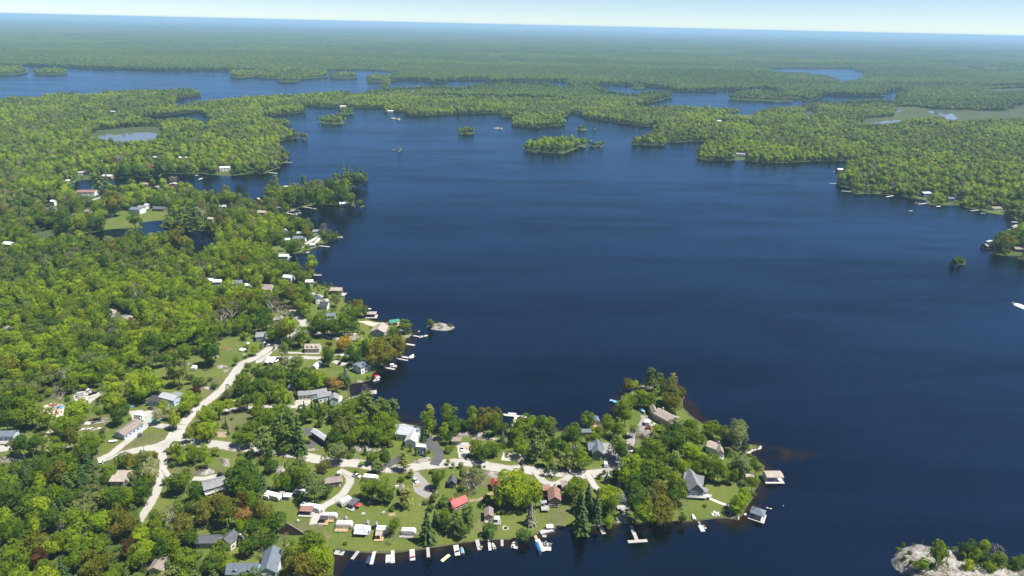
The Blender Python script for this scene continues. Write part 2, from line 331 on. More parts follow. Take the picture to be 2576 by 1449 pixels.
POND_C = """@01 700,905 790,890 880,900 1060,865 1150,855 1280,850 1430,850 1440,835 1390,795 1500,780 1640,768 1600,830 1660,855 1780,850 1900,855 2060,880 2150,900 2190,960 2160,1040 1980,1040b 1880,1000b 1860,930b 1700,920b 1600,890b
1350,880b 1130,900b 950,900b 830,960 770,945"""
POND_D = "@30 1610,1098 1750,1105 1890,1155 1895,1210 1800,1200 1760,1165 1620,1130"
POND_E = "@30 1215,1118 1330,1085 1350,1110 1300,1132"
POND_F = "@30 1050,1240 1180,1215 1340,1208 1330,1222 1120,1250"
POND_G = "@30 360,1120 470,1115 480,1150 370,1160"
POND_H = "@20 -20,608 150,602 150,612 -20,616"
POND_I = "@30 2030,685 2150,690 2120,705 2250,715 2500,720 2500,725 2130,718"
POND_J = "@13 205,1000 240,975 310,915 360,945 430,985 490,1025 470,1040 330,1040 240,1030"
POND_K = "@02 1600,905 1640,890 1710,895 1700,925 1620,930"
MARSH = "@30 900,1235 1000,1195 1200,1180 1300,1180 1260,1120b 1320,1070 1450,1075 1620,1085 1720,1080b 2000,1085b 2400,1090b 2570,1060 2800,1060 2800,1185b 2570,1190b 2300,1195b 2100,1200b 1950,1215 1880,1220b 1760,1185 1600,1180 1550,1190b 1380,1195 1350,1225b 1250,1235b 1050,1255b"
MARSH2 = "@00 880,1370 1000,1310 1250,1290 1500,1270 1640,1290 1610,1350 1560,1400b 1200,1425b"
MARSH3 = "@01 300,890 420,850 560,860 600,900 560,935b 420,945b 310,930b"
MARSH4 = "@30 2180,915 2300,895 2570,890 2800,890 2800,925 2400,925"
WATERS = []; WSEEN = []
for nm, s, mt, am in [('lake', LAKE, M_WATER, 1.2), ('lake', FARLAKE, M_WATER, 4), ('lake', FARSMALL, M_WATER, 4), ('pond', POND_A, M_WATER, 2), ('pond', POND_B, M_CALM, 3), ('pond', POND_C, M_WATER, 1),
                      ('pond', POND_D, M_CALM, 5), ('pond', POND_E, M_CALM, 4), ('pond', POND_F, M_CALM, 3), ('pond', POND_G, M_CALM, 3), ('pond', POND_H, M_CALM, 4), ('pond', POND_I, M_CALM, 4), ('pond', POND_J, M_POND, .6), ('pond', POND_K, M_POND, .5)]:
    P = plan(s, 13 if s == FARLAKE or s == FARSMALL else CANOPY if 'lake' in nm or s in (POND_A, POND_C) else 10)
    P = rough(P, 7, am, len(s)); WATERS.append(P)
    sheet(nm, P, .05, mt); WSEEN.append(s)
MARSHES = []
for s in (MARSH, MARSH2, MARSH3, MARSH4):
    P = rough(plan(s, 9), 10, 3, len(s)); MARSHES.append(P); sheet('marsh', P, .02, M_MARSH)

# shoreline: an uneven low bank of stones where land meets the near lake
def bank(P, name, w0=1.3, h=.45, m=None):
    keep = [i for i in range(len(P)) if np.linalg.norm(P[i]) < 1100 and abs(P[i][0]) < 900]
    c = P.mean(0); V = []; F = []
    n = len(P); t = np.roll(P, -1, 0)-np.roll(P, 1, 0); t /= np.linalg.norm(t, axis=1)[:, None]+1e-9
    nr = np.stack([-t[:, 1], t[:, 0]], 1)
    area = 0.5*np.sum(P[:, 0]*np.roll(P[:, 1], -1)-P[:, 1]*np.roll(P[:, 0], -1))
    if area > 0: nr = -nr                     # outward = to the land
    r = np.random.default_rng(5); w = w0*r.uniform(.5, 1.5, n); hh = h*r.uniform(.4, 1.5, n)
    ks = set(keep)
    rows = [P-nr*(.3*w)[:, None], P+nr*(.35*w)[:, None], P+nr*(1.3*w)[:, None], P+nr*(2.6*w)[:, None]]
    zs = [np.full(n, -.05), hh, hh*.7, np.full(n, .01)]
    for k in range(4): V += [(rows[k][i][0], rows[k][i][1], zs[k][i]) for i in range(n)]
    for i in range(n):
        j = (i+1) % n
        if i in ks and j in ks:
            for k in range(3): F.append((k*n+i, (k+1)*n+i, (k+1)*n+j, k*n+j) if area > 0 else (k*n+i, k*n+j, (k+1)*n+j, (k+1)*n+i))
    o = link(bpy.data.objects.new(name, mesh(name, V, F, m or M_BANK))); tag(o, kind='structure'); return o
bank(WATERS[0], 'shore_bank', .5, .25)

M_SHOAL = bpy.data.materials.new('shallow_water'); M_SHOAL.use_nodes = True; N, L = nodes_of(M_SHOAL)
b_ = N['Principled BSDF']; b_.inputs['Base Color'].default_value = (.026, .017, .009, 1); b_.inputs['Roughness'].default_value = .18; b_.inputs['IOR'].default_value = 1.33
at_ = N.new('ShaderNodeAttribute'); at_.attribute_name = 'depth'; nz = N.new('ShaderNodeTexNoise'); nz.inputs['Scale'].default_value = .12; nz.inputs['Detail'].default_value = 5; ge = N.new('ShaderNodeNewGeometry'); L.new(ge.outputs['Position'], nz.inputs['Vector'])
mu = N.new('ShaderNodeMath'); mu.operation = 'MULTIPLY'; mr = N.new('ShaderNodeMapRange'); mr.inputs[1].default_value = .32; mr.inputs[2].default_value = .62; L.new(nz.outputs['Fac'], mr.inputs[0]); L.new(at_.outputs['Fac'], mu.inputs[0]); L.new(mr.outputs[0], mu.inputs[1])
tb = N.new('ShaderNodeBsdfTransparent'); mx = N.new('ShaderNodeMixShader'); L.new(mu.outputs[0], mx.inputs[0]); L.new(tb.outputs[0], mx.inputs[1]); L.new(b_.outputs[0], mx.inputs[2]); L.new(mx.outputs[0], N['Material Output'].inputs['Surface'])
def shallows(V, F, A):
    o = link(bpy.data.objects.new('shallows', mesh('shallows', V, F, M_SHOAL))); a = o.data.attributes.new('depth', 'FLOAT', 'POINT'); a.data.foreach_set('value', np.asarray(A, np.float32)); tag(o, kind='structure')
def shoal(s, z=.075, peak=.7):
    P = plan(s); P = np.array([P[i]+(P[(i+1) % len(P)]-P[i])*t for i in range(len(P)) for t in (0, .5)]); n = len(P); c = P.mean(0)
    V = [(*p, z) for p in P]+[(*(c+(p-c)*.5), z) for p in P]+[(*c, z)]; F = [(i, (i+1) % n, n+(i+1) % n, n+i) for i in range(n)]+[(n+i, n+(i+1) % n, 2*n) for i in range(n)]
    area = 0.5*np.sum(P[:, 0]*np.roll(P[:, 1], -1)-P[:, 1]*np.roll(P[:, 0], -1)); shallows(V, F if area > 0 else [f[::-1] for f in F], [0]*n+[peak*.8]*n+[peak])
def shore_shallows(P, w, lo, hi):
    n = len(P); t = np.roll(P, -1, 0)-np.roll(P, 1, 0); t /= np.linalg.norm(t, axis=1)[:, None]+1e-9; nr = np.stack([-t[:, 1], t[:, 0]], 1)
    if 0.5*np.sum(P[:, 0]*np.roll(P[:, 1], -1)-P[:, 1]*np.roll(P[:, 0], -1)) < 0: nr = -nr
    ok = (np.linalg.norm(P, axis=1) < hi) & (np.linalg.norm(P, axis=1) > lo); idx = [i for i in range(n) if ok[i] and ok[(i+1) % n]]; V = []; F = []; A = []; r = np.random.default_rng(3); ww = w*r.uniform(.5, 1.5, n)
    for i in range(n): V += [(*(P[i]-nr[i]*.5), .06), (*(P[i]+nr[i]*ww[i]*.45), .066), (*(P[i]+nr[i]*ww[i]), .072)]; A += [1, .6, 0]
    for i in idx:
        j = (i+1) % n
        for k in range(2): F.append((3*i+k, 3*j+k, 3*j+k+1, 3*i+k+1))
    shallows(V, F, A)
shore_shallows(WATERS[0], 7, 100, 800)
for s in ("@23 2480,170 2570,120 @33 60,130 300,165 520,190 560,230 400,300 150,330 20,300 @23 2540,260", "@22 1715,1200 1740,1080 1800,1110 1880,1200 1960,1300 1990,1380 1930,1370 1850,1315 1790,1270", "@12 1440,1350 1430,1240 1520,1260 1640,1310 1650,1380 1560,1372", "@12 1490,700 1490,520 1560,500 1640,560 1560,640 1560,720", "@23 2100,960 2250,890 2340,830 2380,760 2440,650 2480,700 2400,850 2300,960", "@33 1320,1400 1400,1440 1480,1600 1300,1480"): shoal(s)
ISL = [  # outline, relief, material, label
 ("@00 -60,700b 0,665b 120,660b 220,668b 282,700b 282,725 200,745 100,755 0,758 -60,758", 3, M_FLOOR), ("@00 328,735 400,690b 520,688b 640,695b 668,725 660,748 500,752 380,750", 3, M_FLOOR),
 ("@00 2312,770 2330,715b 2450,712b 2600,705b @10 60,695b 150,690b 350,693b 500,700b 700,710b 722,745b 722,775 500,795 440,800 300,790 180,790 50,785 0,770 @00 2500,775 2400,790", 4, M_FLOOR),
 ("@10 222,815 240,770b 300,760b 440,765b 448,800 440,818 330,828 240,825", 3, M_FLOOR), ("@10 733,770 760,735b 850,722b 950,725b 1010,745b 1015,780 900,794 760,790", 3, M_FLOOR),
 ("@10 1115,800 1150,752b 1250,748b 1345,760b 1350,815 1348,878 1300,882 1250,870 1290,830 1130,822", 3, M_FLOOR),
 ("@20 1212,880 1225,850b 1280,845b 1335,855b 1338,888 1240,892", 3, M_FLOOR), ("@20 2168,990 2200,955b 2300,920b 2400,910b 2600,915b @30 100,930b 250,990b 258,1022 100,1028 -60,1015 @20 2400,1012 2230,1005", 4, M_FLOOR),
 ("@30 138,950 180,905b 300,900b 420,910b 520,955b 525,985 400,990 250,992 180,980", 4, M_FLOOR),
 ("@10 628,1215 690,1175b 760,1160b 840,1160b 895,1195b 902,1225 880,1245 770,1255 660,1240", 3, M_FLOOR), ("@10 838,1135 860,1090b 930,1080b 985,1100b 992,1140 930,1152 850,1150", 3, M_FLOOR),
 ("@10 2035,1335 2060,1290b 2160,1270b 2200,1300b 2210,1335 2150,1352 2060,1352", 3, M_FLOOR), ("@20 626,1305 640,1265b 700,1262b 750,1260b 760,1305 720,1316 650,1312", 3, M_FLOOR),
 ("@20 796,1298 810,1265b 840,1275b 845,1298 820,1302", 2, M_FLOOR), ("@10 1342,1195 1380,1180 1440,1178b 1460,1195 1400,1200", 2, M_ROCK), ("@10 2384,1290 2430,1278 2480,1270b 2488,1295 2430,1298", 2, M_ROCK),
 ("@20 105,1490 130,1440b 300,1400b 450,1395b 600,1400b 700,1420b 745,1445b @21 740,0 700,25 620,60 530,95 400,90 320,90 200,80 140,65", 5, M_FLOOR), ("@20 770,1440b 820,1425b 890,1430b @21 918,15 900,38 800,30 770,15", 3, M_FLOOR),
 ("@11 750,370 790,345b 830,330b 900,290b 1000,290b 1100,300b 1130,340 1100,365 1000,375 900,378 800,378", 3, M_FLOOR), ("@11 1424,55 1440,40b 1462,48 1465,62 1440,64", 1.5, M_ROCK),
 ("@31 1835,1195 1870,1170 1960,1165 1992,1195 1980,1215 1900,1215 1860,1208", 1.5, M_FLOOR), ("@12 1715,400 1740,370 1800,360 1860,352 1920,370 1975,378 2000,400 1960,425 1850,428 1760,415", 3.0, M_ROCK),
 ("@33 1240,1310 1270,1250 1310,1195 1390,1165 1480,1143 1570,1165 1690,1188 1780,1205 1900,1205 2050,1270 2200,1310 2300,1360 2400,1420 2500,1410 2600,1370 2800,1370 2900,1700 1500,1750 1450,1560 1370,1450 1330,1400 1270,1370", 6.5, M_ROCK),
 ("@10 1100,1140 @10 795,1140 830,1132 835,1145 800,1148", 1, M_ROCK) if False else ("@10 650,812 660,800 675,802 678,814", 1.5, M_FLOOR)]
ISLANDS = []
for k, (s, h, mt) in enumerate(ISL):
    P = rough(plan(s, 9), 4, .8 if k > 17 else 3, k)
    if mt is M_ROCK and np.linalg.norm(P.mean(0)) < 800:      # bare rock: a broken, layered surface cut by the water
        lo, hi = P.min(0)-4, P.max(0)+4; st = .85 if hi[0]-lo[0] < 45 else 1.25; gx, gy = np.meshgrid(np.arange(lo[0], hi[0], st), np.arange(lo[1], hi[1], st)); q = np.stack([gx.ravel(), gy.ravel()], 1); q = q+rng.uniform(-.3, .3, q.shape)*st
        sd = edgedist(q, P)*np.where(inpoly(q, P), 1, -1); e = np.clip(sd/7, 0, 1)
        z = np.where(sd > 0, .1+h*(.55*e**.6+.45*e*vnoise(q, 9, k)*1.3)+.9*e*np.floor(vnoise(q, 5, k+3)*4)/4+.35*vnoise(q, 2.2, k+7)*np.clip(sd, 0, 1), .1+sd*.8)
        ny, nx_ = gx.shape; ok = sd > -3.5; V = [(*p, max(zz, -2)) for p, zz in zip(q, z)]
        F = [(j*nx_+i, j*nx_+i+1, (j+1)*nx_+i+1, (j+1)*nx_+i) for j in range(ny-1) for i in range(nx_-1) if ok[j*nx_+i] or ok[(j+1)*nx_+i+1]]
        tag(link(bpy.data.objects.new('island', mesh('island', V, F, mt))), kind='structure'); ISLANDS.append((P, h, mt)); continue
    c = P.mean(0); n = len(P); V = []; F = []; fr = [1.02, .96, .88, .78, .66, .52, .36, .18]; zz = [-.3, .10*h+.15, .3*h, .48*h, .65*h, .8*h, .9*h, .97*h]
    r = np.random.default_rng(k); big = np.linalg.norm(c) < 800
    for q, z in zip(fr, zz):
        jz = r.normal(0, .17*h if big and mt is M_ROCK else .03*h, n)*(0 if z < 0 else 1)
        V += [(*(c+(p-c)*q), max(z+j, -.3)) for p, j in zip(P, jz)]
    V.append((*c, h))
    for a in range(7):
        for i in range(n): F.append((a*n+i, a*n+(i+1) % n, (a+1)*n+(i+1) % n, (a+1)*n+i))
    F += [(7*n+i, 7*n+(i+1) % n, 8*n) for i in range(n)]
    area = 0.5*np.sum(P[:, 0]*np.roll(P[:, 1], -1)-P[:, 1]*np.roll(P[:, 0], -1))
    if area < 0: F = [f[::-1] for f in F]
    o = link(bpy.data.objects.new('island', mesh('island', V, F, mt))); tag(o, kind='structure')
    ISLANDS.append((P, h, mt))
# haze: one box of air round the whole scene
hz = MB().box(-Gd-500, -800, -4, Gd+500, Gd+500, CAM_H+6)
hm = bpy.data.materials.new('haze_air'); hm.use_nodes = True; N, L = nodes_of(hm)
N.remove(N['Principled BSDF']); pv = N.new('ShaderNodeVolumePrincipled')
pv.inputs['Color'].default_value = (.46, .75, 1, 1); pv.inputs['Density'].default_value = 1/14000.0; pv.inputs['Anisotropy'].default_value = 0.0
L.new(pv.outputs[0], N['Material Output'].inputs['Volume'])
tag(hz.build('haze', hm), kind='stuff')
# ------------------------------------------------------------ materials of built things
WL = {k: mat('wall_'+k, c, .7, .07, 1.2) for k, c in dict(white=(.72, .72, .70), cream=(.60, .56, .48), blue=(.42, .52, .60), slate=(.14, .18, .22), navy=(.06, .08, .10), brown=(.17, .10, .065), tan=(.42, .29, .18), dark=(.05, .045, .045), grey=(.33, .34, .35), beige=(.46, .41, .34), log=(.30, .19, .10), green=(.12, .17, .12), red=(.35, .06, .05)).items()}
RF = {k: mat('roof_'+k, c, .8, .24, .9, bump=.25) for k, c in dict(grey=(.20, .20, .205), dark=(.085, .09, .10), brown=(.215, .175, .155), rust=(.235, .125, .10), slate=(.12, .145, .175), light=(.42, .44, .45), black=(.045, .047, .052), tan=(.32, .27, .225), white=(.60, .60, .59)).items()}
RF['red'] = mat('roof_red_metal', (.40, .07, .07), .5, .22, .7); RF['green'] = mat('roof_green_metal', (.035, .17, .12), .45, .12, .8); RF['metal'] = mat('roof_pale_metal', (.36, .38, .40), .4, .1, .6)
M_GLASS = mat('window_glass', (.018, .022, .028), .08, .3, .5, spec=.6); M_TRIM = mat('white_trim', (.66, .66, .64), .5, .05, 2)
M_WOODG = mat('weathered_planks', (.36, .34, .315), .85, .22, 3.0); M_WOODN = mat('new_timber', (.46, .31, .18), .8, .2, 3.0); M_WOODW = mat('pale_planks', (.46, .44, .41), .8, .2, 2.0); M_CONC = mat('concrete', (.46, .44, .41), .9, .12, 1.5)
M_WHITE = mat('white_gelcoat', (.64, .64, .63), .3, .05, 1); M_TYRE = mat('tyre_rubber', (.018, .018, .019), .8, .2, 4); M_STEEL = mat('dull_steel', (.35, .36, .37), .4, .1, 3, metal=.6)
M_BLACK = mat('black_plastic', (.02, .02, .022), .5, .2, 3); M_REDP = mat('red_plastic', (.45, .035, .04), .45, .1, 3); M_BLUE = mat('blue_canvas', (.045, .22, .50), .7, .12, 1.5); M_LBLUE = mat('sky_blue_canvas', (.16, .36, .52), .6, .1, 1.5)
M_YEL = mat('yellow_foam', (.72, .66, .30), .7, .08, 1); M_GREENP = mat('green_plastic', (.03, .20, .13), .45, .1, 2); M_STONE = mat('pale_boulder', (.56, .53, .48), .9, .2, 1.5, bump=.4); M_TEAL = mat('teal_tarp', (.20, .52, .42), .6, .1, 1.2); M_POLE = mat('pole_wood', (.20, .17, .14), .9, .2, 4)
M_ORANGE = mat('orange_paint', (.60, .20, .05), .5, .1, 2); M_RAIL = mat('grey_rail', (.30, .30, .31), .6, .1, 3)
CARP = {k: mat('car_'+k, c, .25, .04, 1, spec=.6) for k, c in dict(white=(.72, .72, .72), black=(.015, .016, .018), grey=(.10, .10, .11), silver=(.42, .43, .45), blue=(.025, .05, .10), red=(.20, .02, .03), green=(.03, .12, .06)).items()}
OPEN = []; LANDMARKS = []
HMASK = np.zeros((MH, MW), bool)
def hmark(P):
    k = MASK.copy(); MASK[:] = False; mark3(P); np.logical_or(HMASK, MASK, out=HMASK); np.logical_or(MASK, k, out=MASK)
def put(root_xy, short): LANDMARKS.append((root_xy[0], root_xy[1], short))

def frame(c, A, B, C, z):
    """roof or deck corners in a crop -> centre, yaw, width, depth (A-B the front)"""
    a, b, cc = GK(c if len(A) == 2 else A[2], A[0], A[1], z), GK(c if len(B) == 2 else B[2], B[0], B[1], z), GK(c if len(C) == 2 else C[2], C[0], C[1], z)
    u = b-a; w = np.linalg.norm(u); u = u/w; v = np.array([-u[1], u[0]]); d = (cc-b)@v
    if d < 0: v = -v; d = -d; a, b = b, a; u = -u
    ctr = (a+b)/2+v*d/2; return ctr, math.atan2(u[1], u[0]), w, max(d, 1.0)
def gable_roof(b, w, d, ze, rise, ridge, t=.16):
    if ridge == 'y':                                     # ridge runs in depth
        S_ = b.T; b.T = S_ @ Matrix.Rotation(rad(90), 4, 'Z'); gable_roof(b, d, w, ze, rise, 'x', t); b.T = S_; return
    for s in (-1, 1):
        V = [(-w/2, s*d/2, ze), (w/2, s*d/2, ze), (w/2, 0, ze+rise), (-w/2, 0, ze+rise)]
        n = Vector((0, s*rise, d/2)).normalized()*t
        V2 = [(x+n.x, y+n.y*.0, z+t) for x, y, z in V]; F = [(0, 1, 2, 3), (4, 7, 6, 5), (0, 4, 5, 1), (1, 5, 6, 2), (3, 7, 4, 0), (2, 6, 7, 3)]
        b.add(V+V2, F if s > 0 else [f[::-1] for f in F])
def hip_roof(b, w, d, ze, rise):
    r = max(w-d, .6)/2 if w > d else 0; q = max(d-w, .6)/2 if d >= w else 0
    b.add([(-w/2, -d/2, ze), (w/2, -d/2, ze), (w/2, d/2, ze), (-w/2, d/2, ze), (-w/2, -d/2, ze+.15), (w/2, -d/2, ze+.15), (w/2, d/2, ze+.15), (-w/2, d/2, ze+.15), (-r, -q, ze+rise), (r, q, ze+rise)],
          [(0, 3, 2, 1), (0, 1, 5, 4), (1, 2, 6, 5), (2, 3, 7, 6), (3, 0, 4, 7)] + ([(4, 5, 9, 8), (5, 6, 9), (6, 7, 8, 9), (7, 4, 8)] if w > d else [(4, 5, 8), (5, 6, 9, 8), (6, 7, 9), (7, 4, 8, 9)]))
def windows(root, T, side, w, d, z, n, m=None, ww=1.25, wh=1.15, skip=()):
    """n windows along one face; each a frame with its pane as a sub-part"""
    L_ = w if side in 'fb' else d
    for i in range(n):
        if i in skip: continue
        x = (i+.5)/n*L_-L_/2
        R = {'f': Matrix.Translation((x, -d/2, z)), 'b': Matrix.Translation((-x, d/2, z)) @ Matrix.Rotation(rad(180), 4, 'Z'), 'r': Matrix.Translation((w/2, x, z)) @ Matrix.Rotation(rad(90), 4, 'Z'), 'l': Matrix.Translation((-w/2, -x, z)) @ Matrix.Rotation(rad(-90), 4, 'Z')}[side]
        f = MB(); f.T = T @ R; k = .12
        f.box(-ww/2-k, -.07, -wh/2-k, ww/2+k, .02, -wh/2); f.box(-ww/2-k, -.07, wh/2, ww/2+k, .02, wh/2+k); f.box(-ww/2-k, -.07, -wh/2, -ww/2, .02, wh/2); f.box(ww/2, -.07, -wh/2, ww/2+k, .02, wh/2); f.box(-.03, -.06, -wh/2, .03, .02, wh/2)
        fo = f.build('window', M_TRIM, root); p = MB(); p.T = T @ R; p.box(-ww/2, -.035, -wh/2, ww/2, .02, wh/2); p.build('pane', M_GLASS, fo)
def block(root, rl, c, A, B, C, ze, rise, ridge, wall, roof, kind='gable', win=(2, 1, 1), over=.4, first=False, door=True, base=0.0, wz=None, skirt=None):
    ctr, yaw, w, d = frame(c, A, B, C, ze)
    T = Matrix.Translation((ctr[0]-rl[0], ctr[1]-rl[1], 0)) @ Matrix.Rotation(yaw, 4, 'Z'); ww, dd = w-2*over, d-2*over
    b = MB(); b.T = T
    if kind == 'gable':
        k = rise*(over/(d/2 if ridge == 'x' else w/2)); top = ze+rise-.04
        if ridge == 'x': b.loft([[(x, -dd/2, base), (x, dd/2, base), (x, dd/2, ze+k-.03), (x, 0, top), (x, -dd/2, ze+k-.03)] for x in (-ww/2, ww/2)])
        else: b.loft([[(-ww/2, y, base), (-ww/2, y, ze+k-.03), (0, y, top), (ww/2, y, ze+k-.03), (ww/2, y, base)] for y in (-dd/2, dd/2)])
    else: b.box(-ww/2, -dd/2, base, ww/2, dd/2, ze)
    b.build('wall', wall, root)
    r = MB(); r.T = T
    if kind == 'gable': gable_roof(r, w, d, ze, rise, ridge)
    elif kind == 'hip': hip_roof(r, w, d, ze, rise)
    else: r.box(-w/2, -d/2, ze, w/2, d/2, ze+.22); 
    ro = r.build('roof', roof, root)
    if kind == 'gable' and w*d > 60:
        for q in (-.22, .18):
            v = MB(); v.T = T; (v.cbox(q*w, -d*.2, ze+rise*.6-.1, .35, .35, .45) if ridge == 'x' else v.cbox(w*.2, q*d, ze+rise*.6-.1, .35, .35, .45)); v.build('roof_vent', M_STEEL, ro)
    z1 = wz or (base+min(1.7, (ze-base)*.6))
    for sd, n in zip('flr', win):
        if n: windows(root, T, sd, ww, dd, z1, n)
        if n and ze-base > 4.6: windows(root, T, sd, ww, dd, z1+2.6, n)
    if door and win[0]:
        dm = MB(); dm.T = T; x = ww*.5-.75 if win[0] > 1 else ww*.3; dm.box(x-.5, -dd/2-.05, base, x+.45, -dd/2+.02, base+2.05); do = dm.build('door', M_TRIM, root); h = MB(); h.T = T; h.cbox(x+.3, -dd/2-.08, base+1, .1, .06, .06); h.build('handle', M_STEEL, do)
    P = [T @ Vector(v) for v in ((-w/2, -d/2, base+.3), (w/2, -d/2, base+.3), (-w/2, -d/2, ze), (w/2, -d/2, ze), (w/2, d/2, ze), (-w/2, d/2, ze), (0, 0, ze+rise))]
    P = np.array([[p.x+rl[0], p.y+rl[1], p.z] for p in P]); hmark(P); OPEN.append(P[[2, 3, 4, 5], :2]); return T, w, d, ww, dd
def house(name, label, short, c, blocks, cat='house', chimney=None, group=None, decks=(), dormers=None):
    """blocks: (A, B, C, eave height, rise, ridge, wall, roof, {extras}); corners are the eave corners seen in the crop"""
    A, B, C, ze = blocks[0][:4]; ctr, yaw, w, d = frame(c, A, B, C, ze)
    root = thing(name, (ctr[0], ctr[1], 0), 0, label, cat, group); put(ctr, short)
    for k, bl in enumerate(blocks):
        A, B, C, ze, rise, ridge, wall, roof = bl[:8]; ex = bl[8] if len(bl) > 8 else {}
        T, w, d, ww, dd = block(root, ctr, c, A, B, C, ze, rise, ridge, WL[wall], RF[roof], first=k == 0, door=k == 0, **ex)
        if k == 0 and chimney:
            m = MB(); m.T = T; m.cbox(chimney[0]*w, chimney[1]*d, ze, .9, .7, rise+.9); m.build('chimney', WL['grey'], root)
        if k == 0 and dormers:
            n, dz = dormers
            for i in range(n):
                x = ((i+.5)/n-.5)*ww*.9; q = MB(); q.T = T @ Matrix.Translation((x, -dd*.30, ze+.25)); q.box(-.75, -.9, -.1, .75, 1.3, 1.15); do = q.build('dormer', wall and WL[wall], root)
                q2 = MB(); q2.T = T @ Matrix.Translation((x, -dd*.30+.15, 0)); gable_roof(q2, 1.9, 2.5, ze+1.35, .75, 'y', .1); q2.build('dormer_roof', RF[roof], do)
                q3 = MB(); q3.T = T @ Matrix.Translation((x, -dd*.30-.92, ze+.75)); q3.box(-.45, -.03, -.35, .45, .05, .35); q3.build('pane', M_GLASS, do)
    for dk in decks: deck(root, ctr, c, *dk)
    return root
def deck(root, rl, c, A, B, C, h=.6, m=None, rail=True, name='deck'):
    m = m or M_WOODG; ctr, yaw, w, d = frame(c, A, B, C, h); T = Matrix.Translation((ctr[0]-rl[0], ctr[1]-rl[1], 0)) @ Matrix.Rotation(yaw, 4, 'Z')
    b = MB(); b.T = T; n = max(2, int(w/.42))
    for i in range(n): b.box(-w/2+w*i/n, -d/2, h-.12, -w/2+w*(i+1)/n-.04, d/2, h+.004*(i % 2))
    b.box(-w/2+.1, -d/2+.1, h-.3, w/2-.1, d/2-.1, h-.125)
    for x in (-w/2+.2, 0, w/2-.2):
        for y in (-d/2+.2, d/2-.2): b.cbox(x, y, 0, .16, .16, h-.3)
    o = b.build(name, m, root)
    if rail:
        r = MB(); r.T = T; n = max(2, int(w/1.6))
        for i in range(n+1): r.cbox(-w/2+.05+(w-.1)*i/n, -d/2+.05, h+.01, .09, .09, .95)
        r.box(-w/2, -d/2, h+.96, w/2, -d/2+.1, h+1.04); r.box(-w/2, -d/2+.03, h+.5, w/2, -d/2+.07, h+.55)
        for s in (-1, 1): r.box(s*(w/2)-.05, -d/2+.1, h+.96, s*(w/2)+.05, d/2, h+1.04)
        r.build('railing', M_TRIM if m is M_WOODW else m, root)
    P = np.array([[*(T @ Vector(v)).xy, h] for v in ((-w/2, -d/2, 0), (w/2, -d/2, 0), (w/2, d/2, 0), (-w/2, d/2, 0))]); P[:, :2] += rl; mark3(P); OPEN.append(P[:, :2])
def cottage(c, x, y, wpx, roof, wall, label, short, ze=3.0, rise=1.7, ar=.75, yaw=0.0, name='cottage', cat='house', ridge='x', win=3):
    """a house farther off, set by its centre and its width in the view"""
    px, py = K(c, x, y); mp = MPP(px, py); w = wpx/4*mp; d = w*ar; ctr = G(px, py, ze*.6)
    root = thing(name, (*ctr, 0), yaw, label, cat); put(ctr, short); W2, D2 = w-.7, d-.7
    b = MB(); top = ze+rise-.04; k = rise*.7/d
    if ridge == 'x': b.loft([[(q, -D2/2, 0), (q, D2/2, 0), (q, D2/2, ze+k), (q, 0, top), (q, -D2/2, ze+k)] for q in (-W2/2, W2/2)])
    else: k = rise*.7/w; b.loft([[(-W2/2, q, 0), (-W2/2, q, ze+k), (0, q, top), (W2/2, q, ze+k), (W2/2, q, 0)] for q in (-D2/2, D2/2)])
    b.build('wall', WL[wall], root); r = MB(); gable_roof(r, w, d, ze, rise, ridge); r.build('roof', RF[roof], root)
    if win and wpx > 34:
        windows(root, Matrix.Identity(4), 'f', W2, D2, 1.6, win, ww=1.5, wh=1.3)
        if ze > 4.5: windows(root, Matrix.Identity(4), 'f', W2, D2, 4.2, win, ww=1.5, wh=1.3)
    q = [(-w/2, -d/2, .8), (w/2, -d/2, .8), (-w/2, -d/2, ze), (w/2, -d/2, ze), (w/2, d/2, ze), (-w/2, d/2, ze), (0, 0, ze+rise)]
    R = Matrix.Rotation(yaw, 4, 'Z'); P = np.array([[*(R @ Vector(v))] for v in q]); P[:, :2] += ctr; hmark(P); OPEN.append(P[[2, 3, 4, 5], :2]); return root
def place2(c, a, b, z=.4):
    """two seen end points -> mid, yaw, length"""
    p, q = GK(c, *a, z), GK(c, *b, z); m = (p+q)/2; return m, math.atan2(*(q-p)[::-1]), float(np.linalg.norm(q-p))
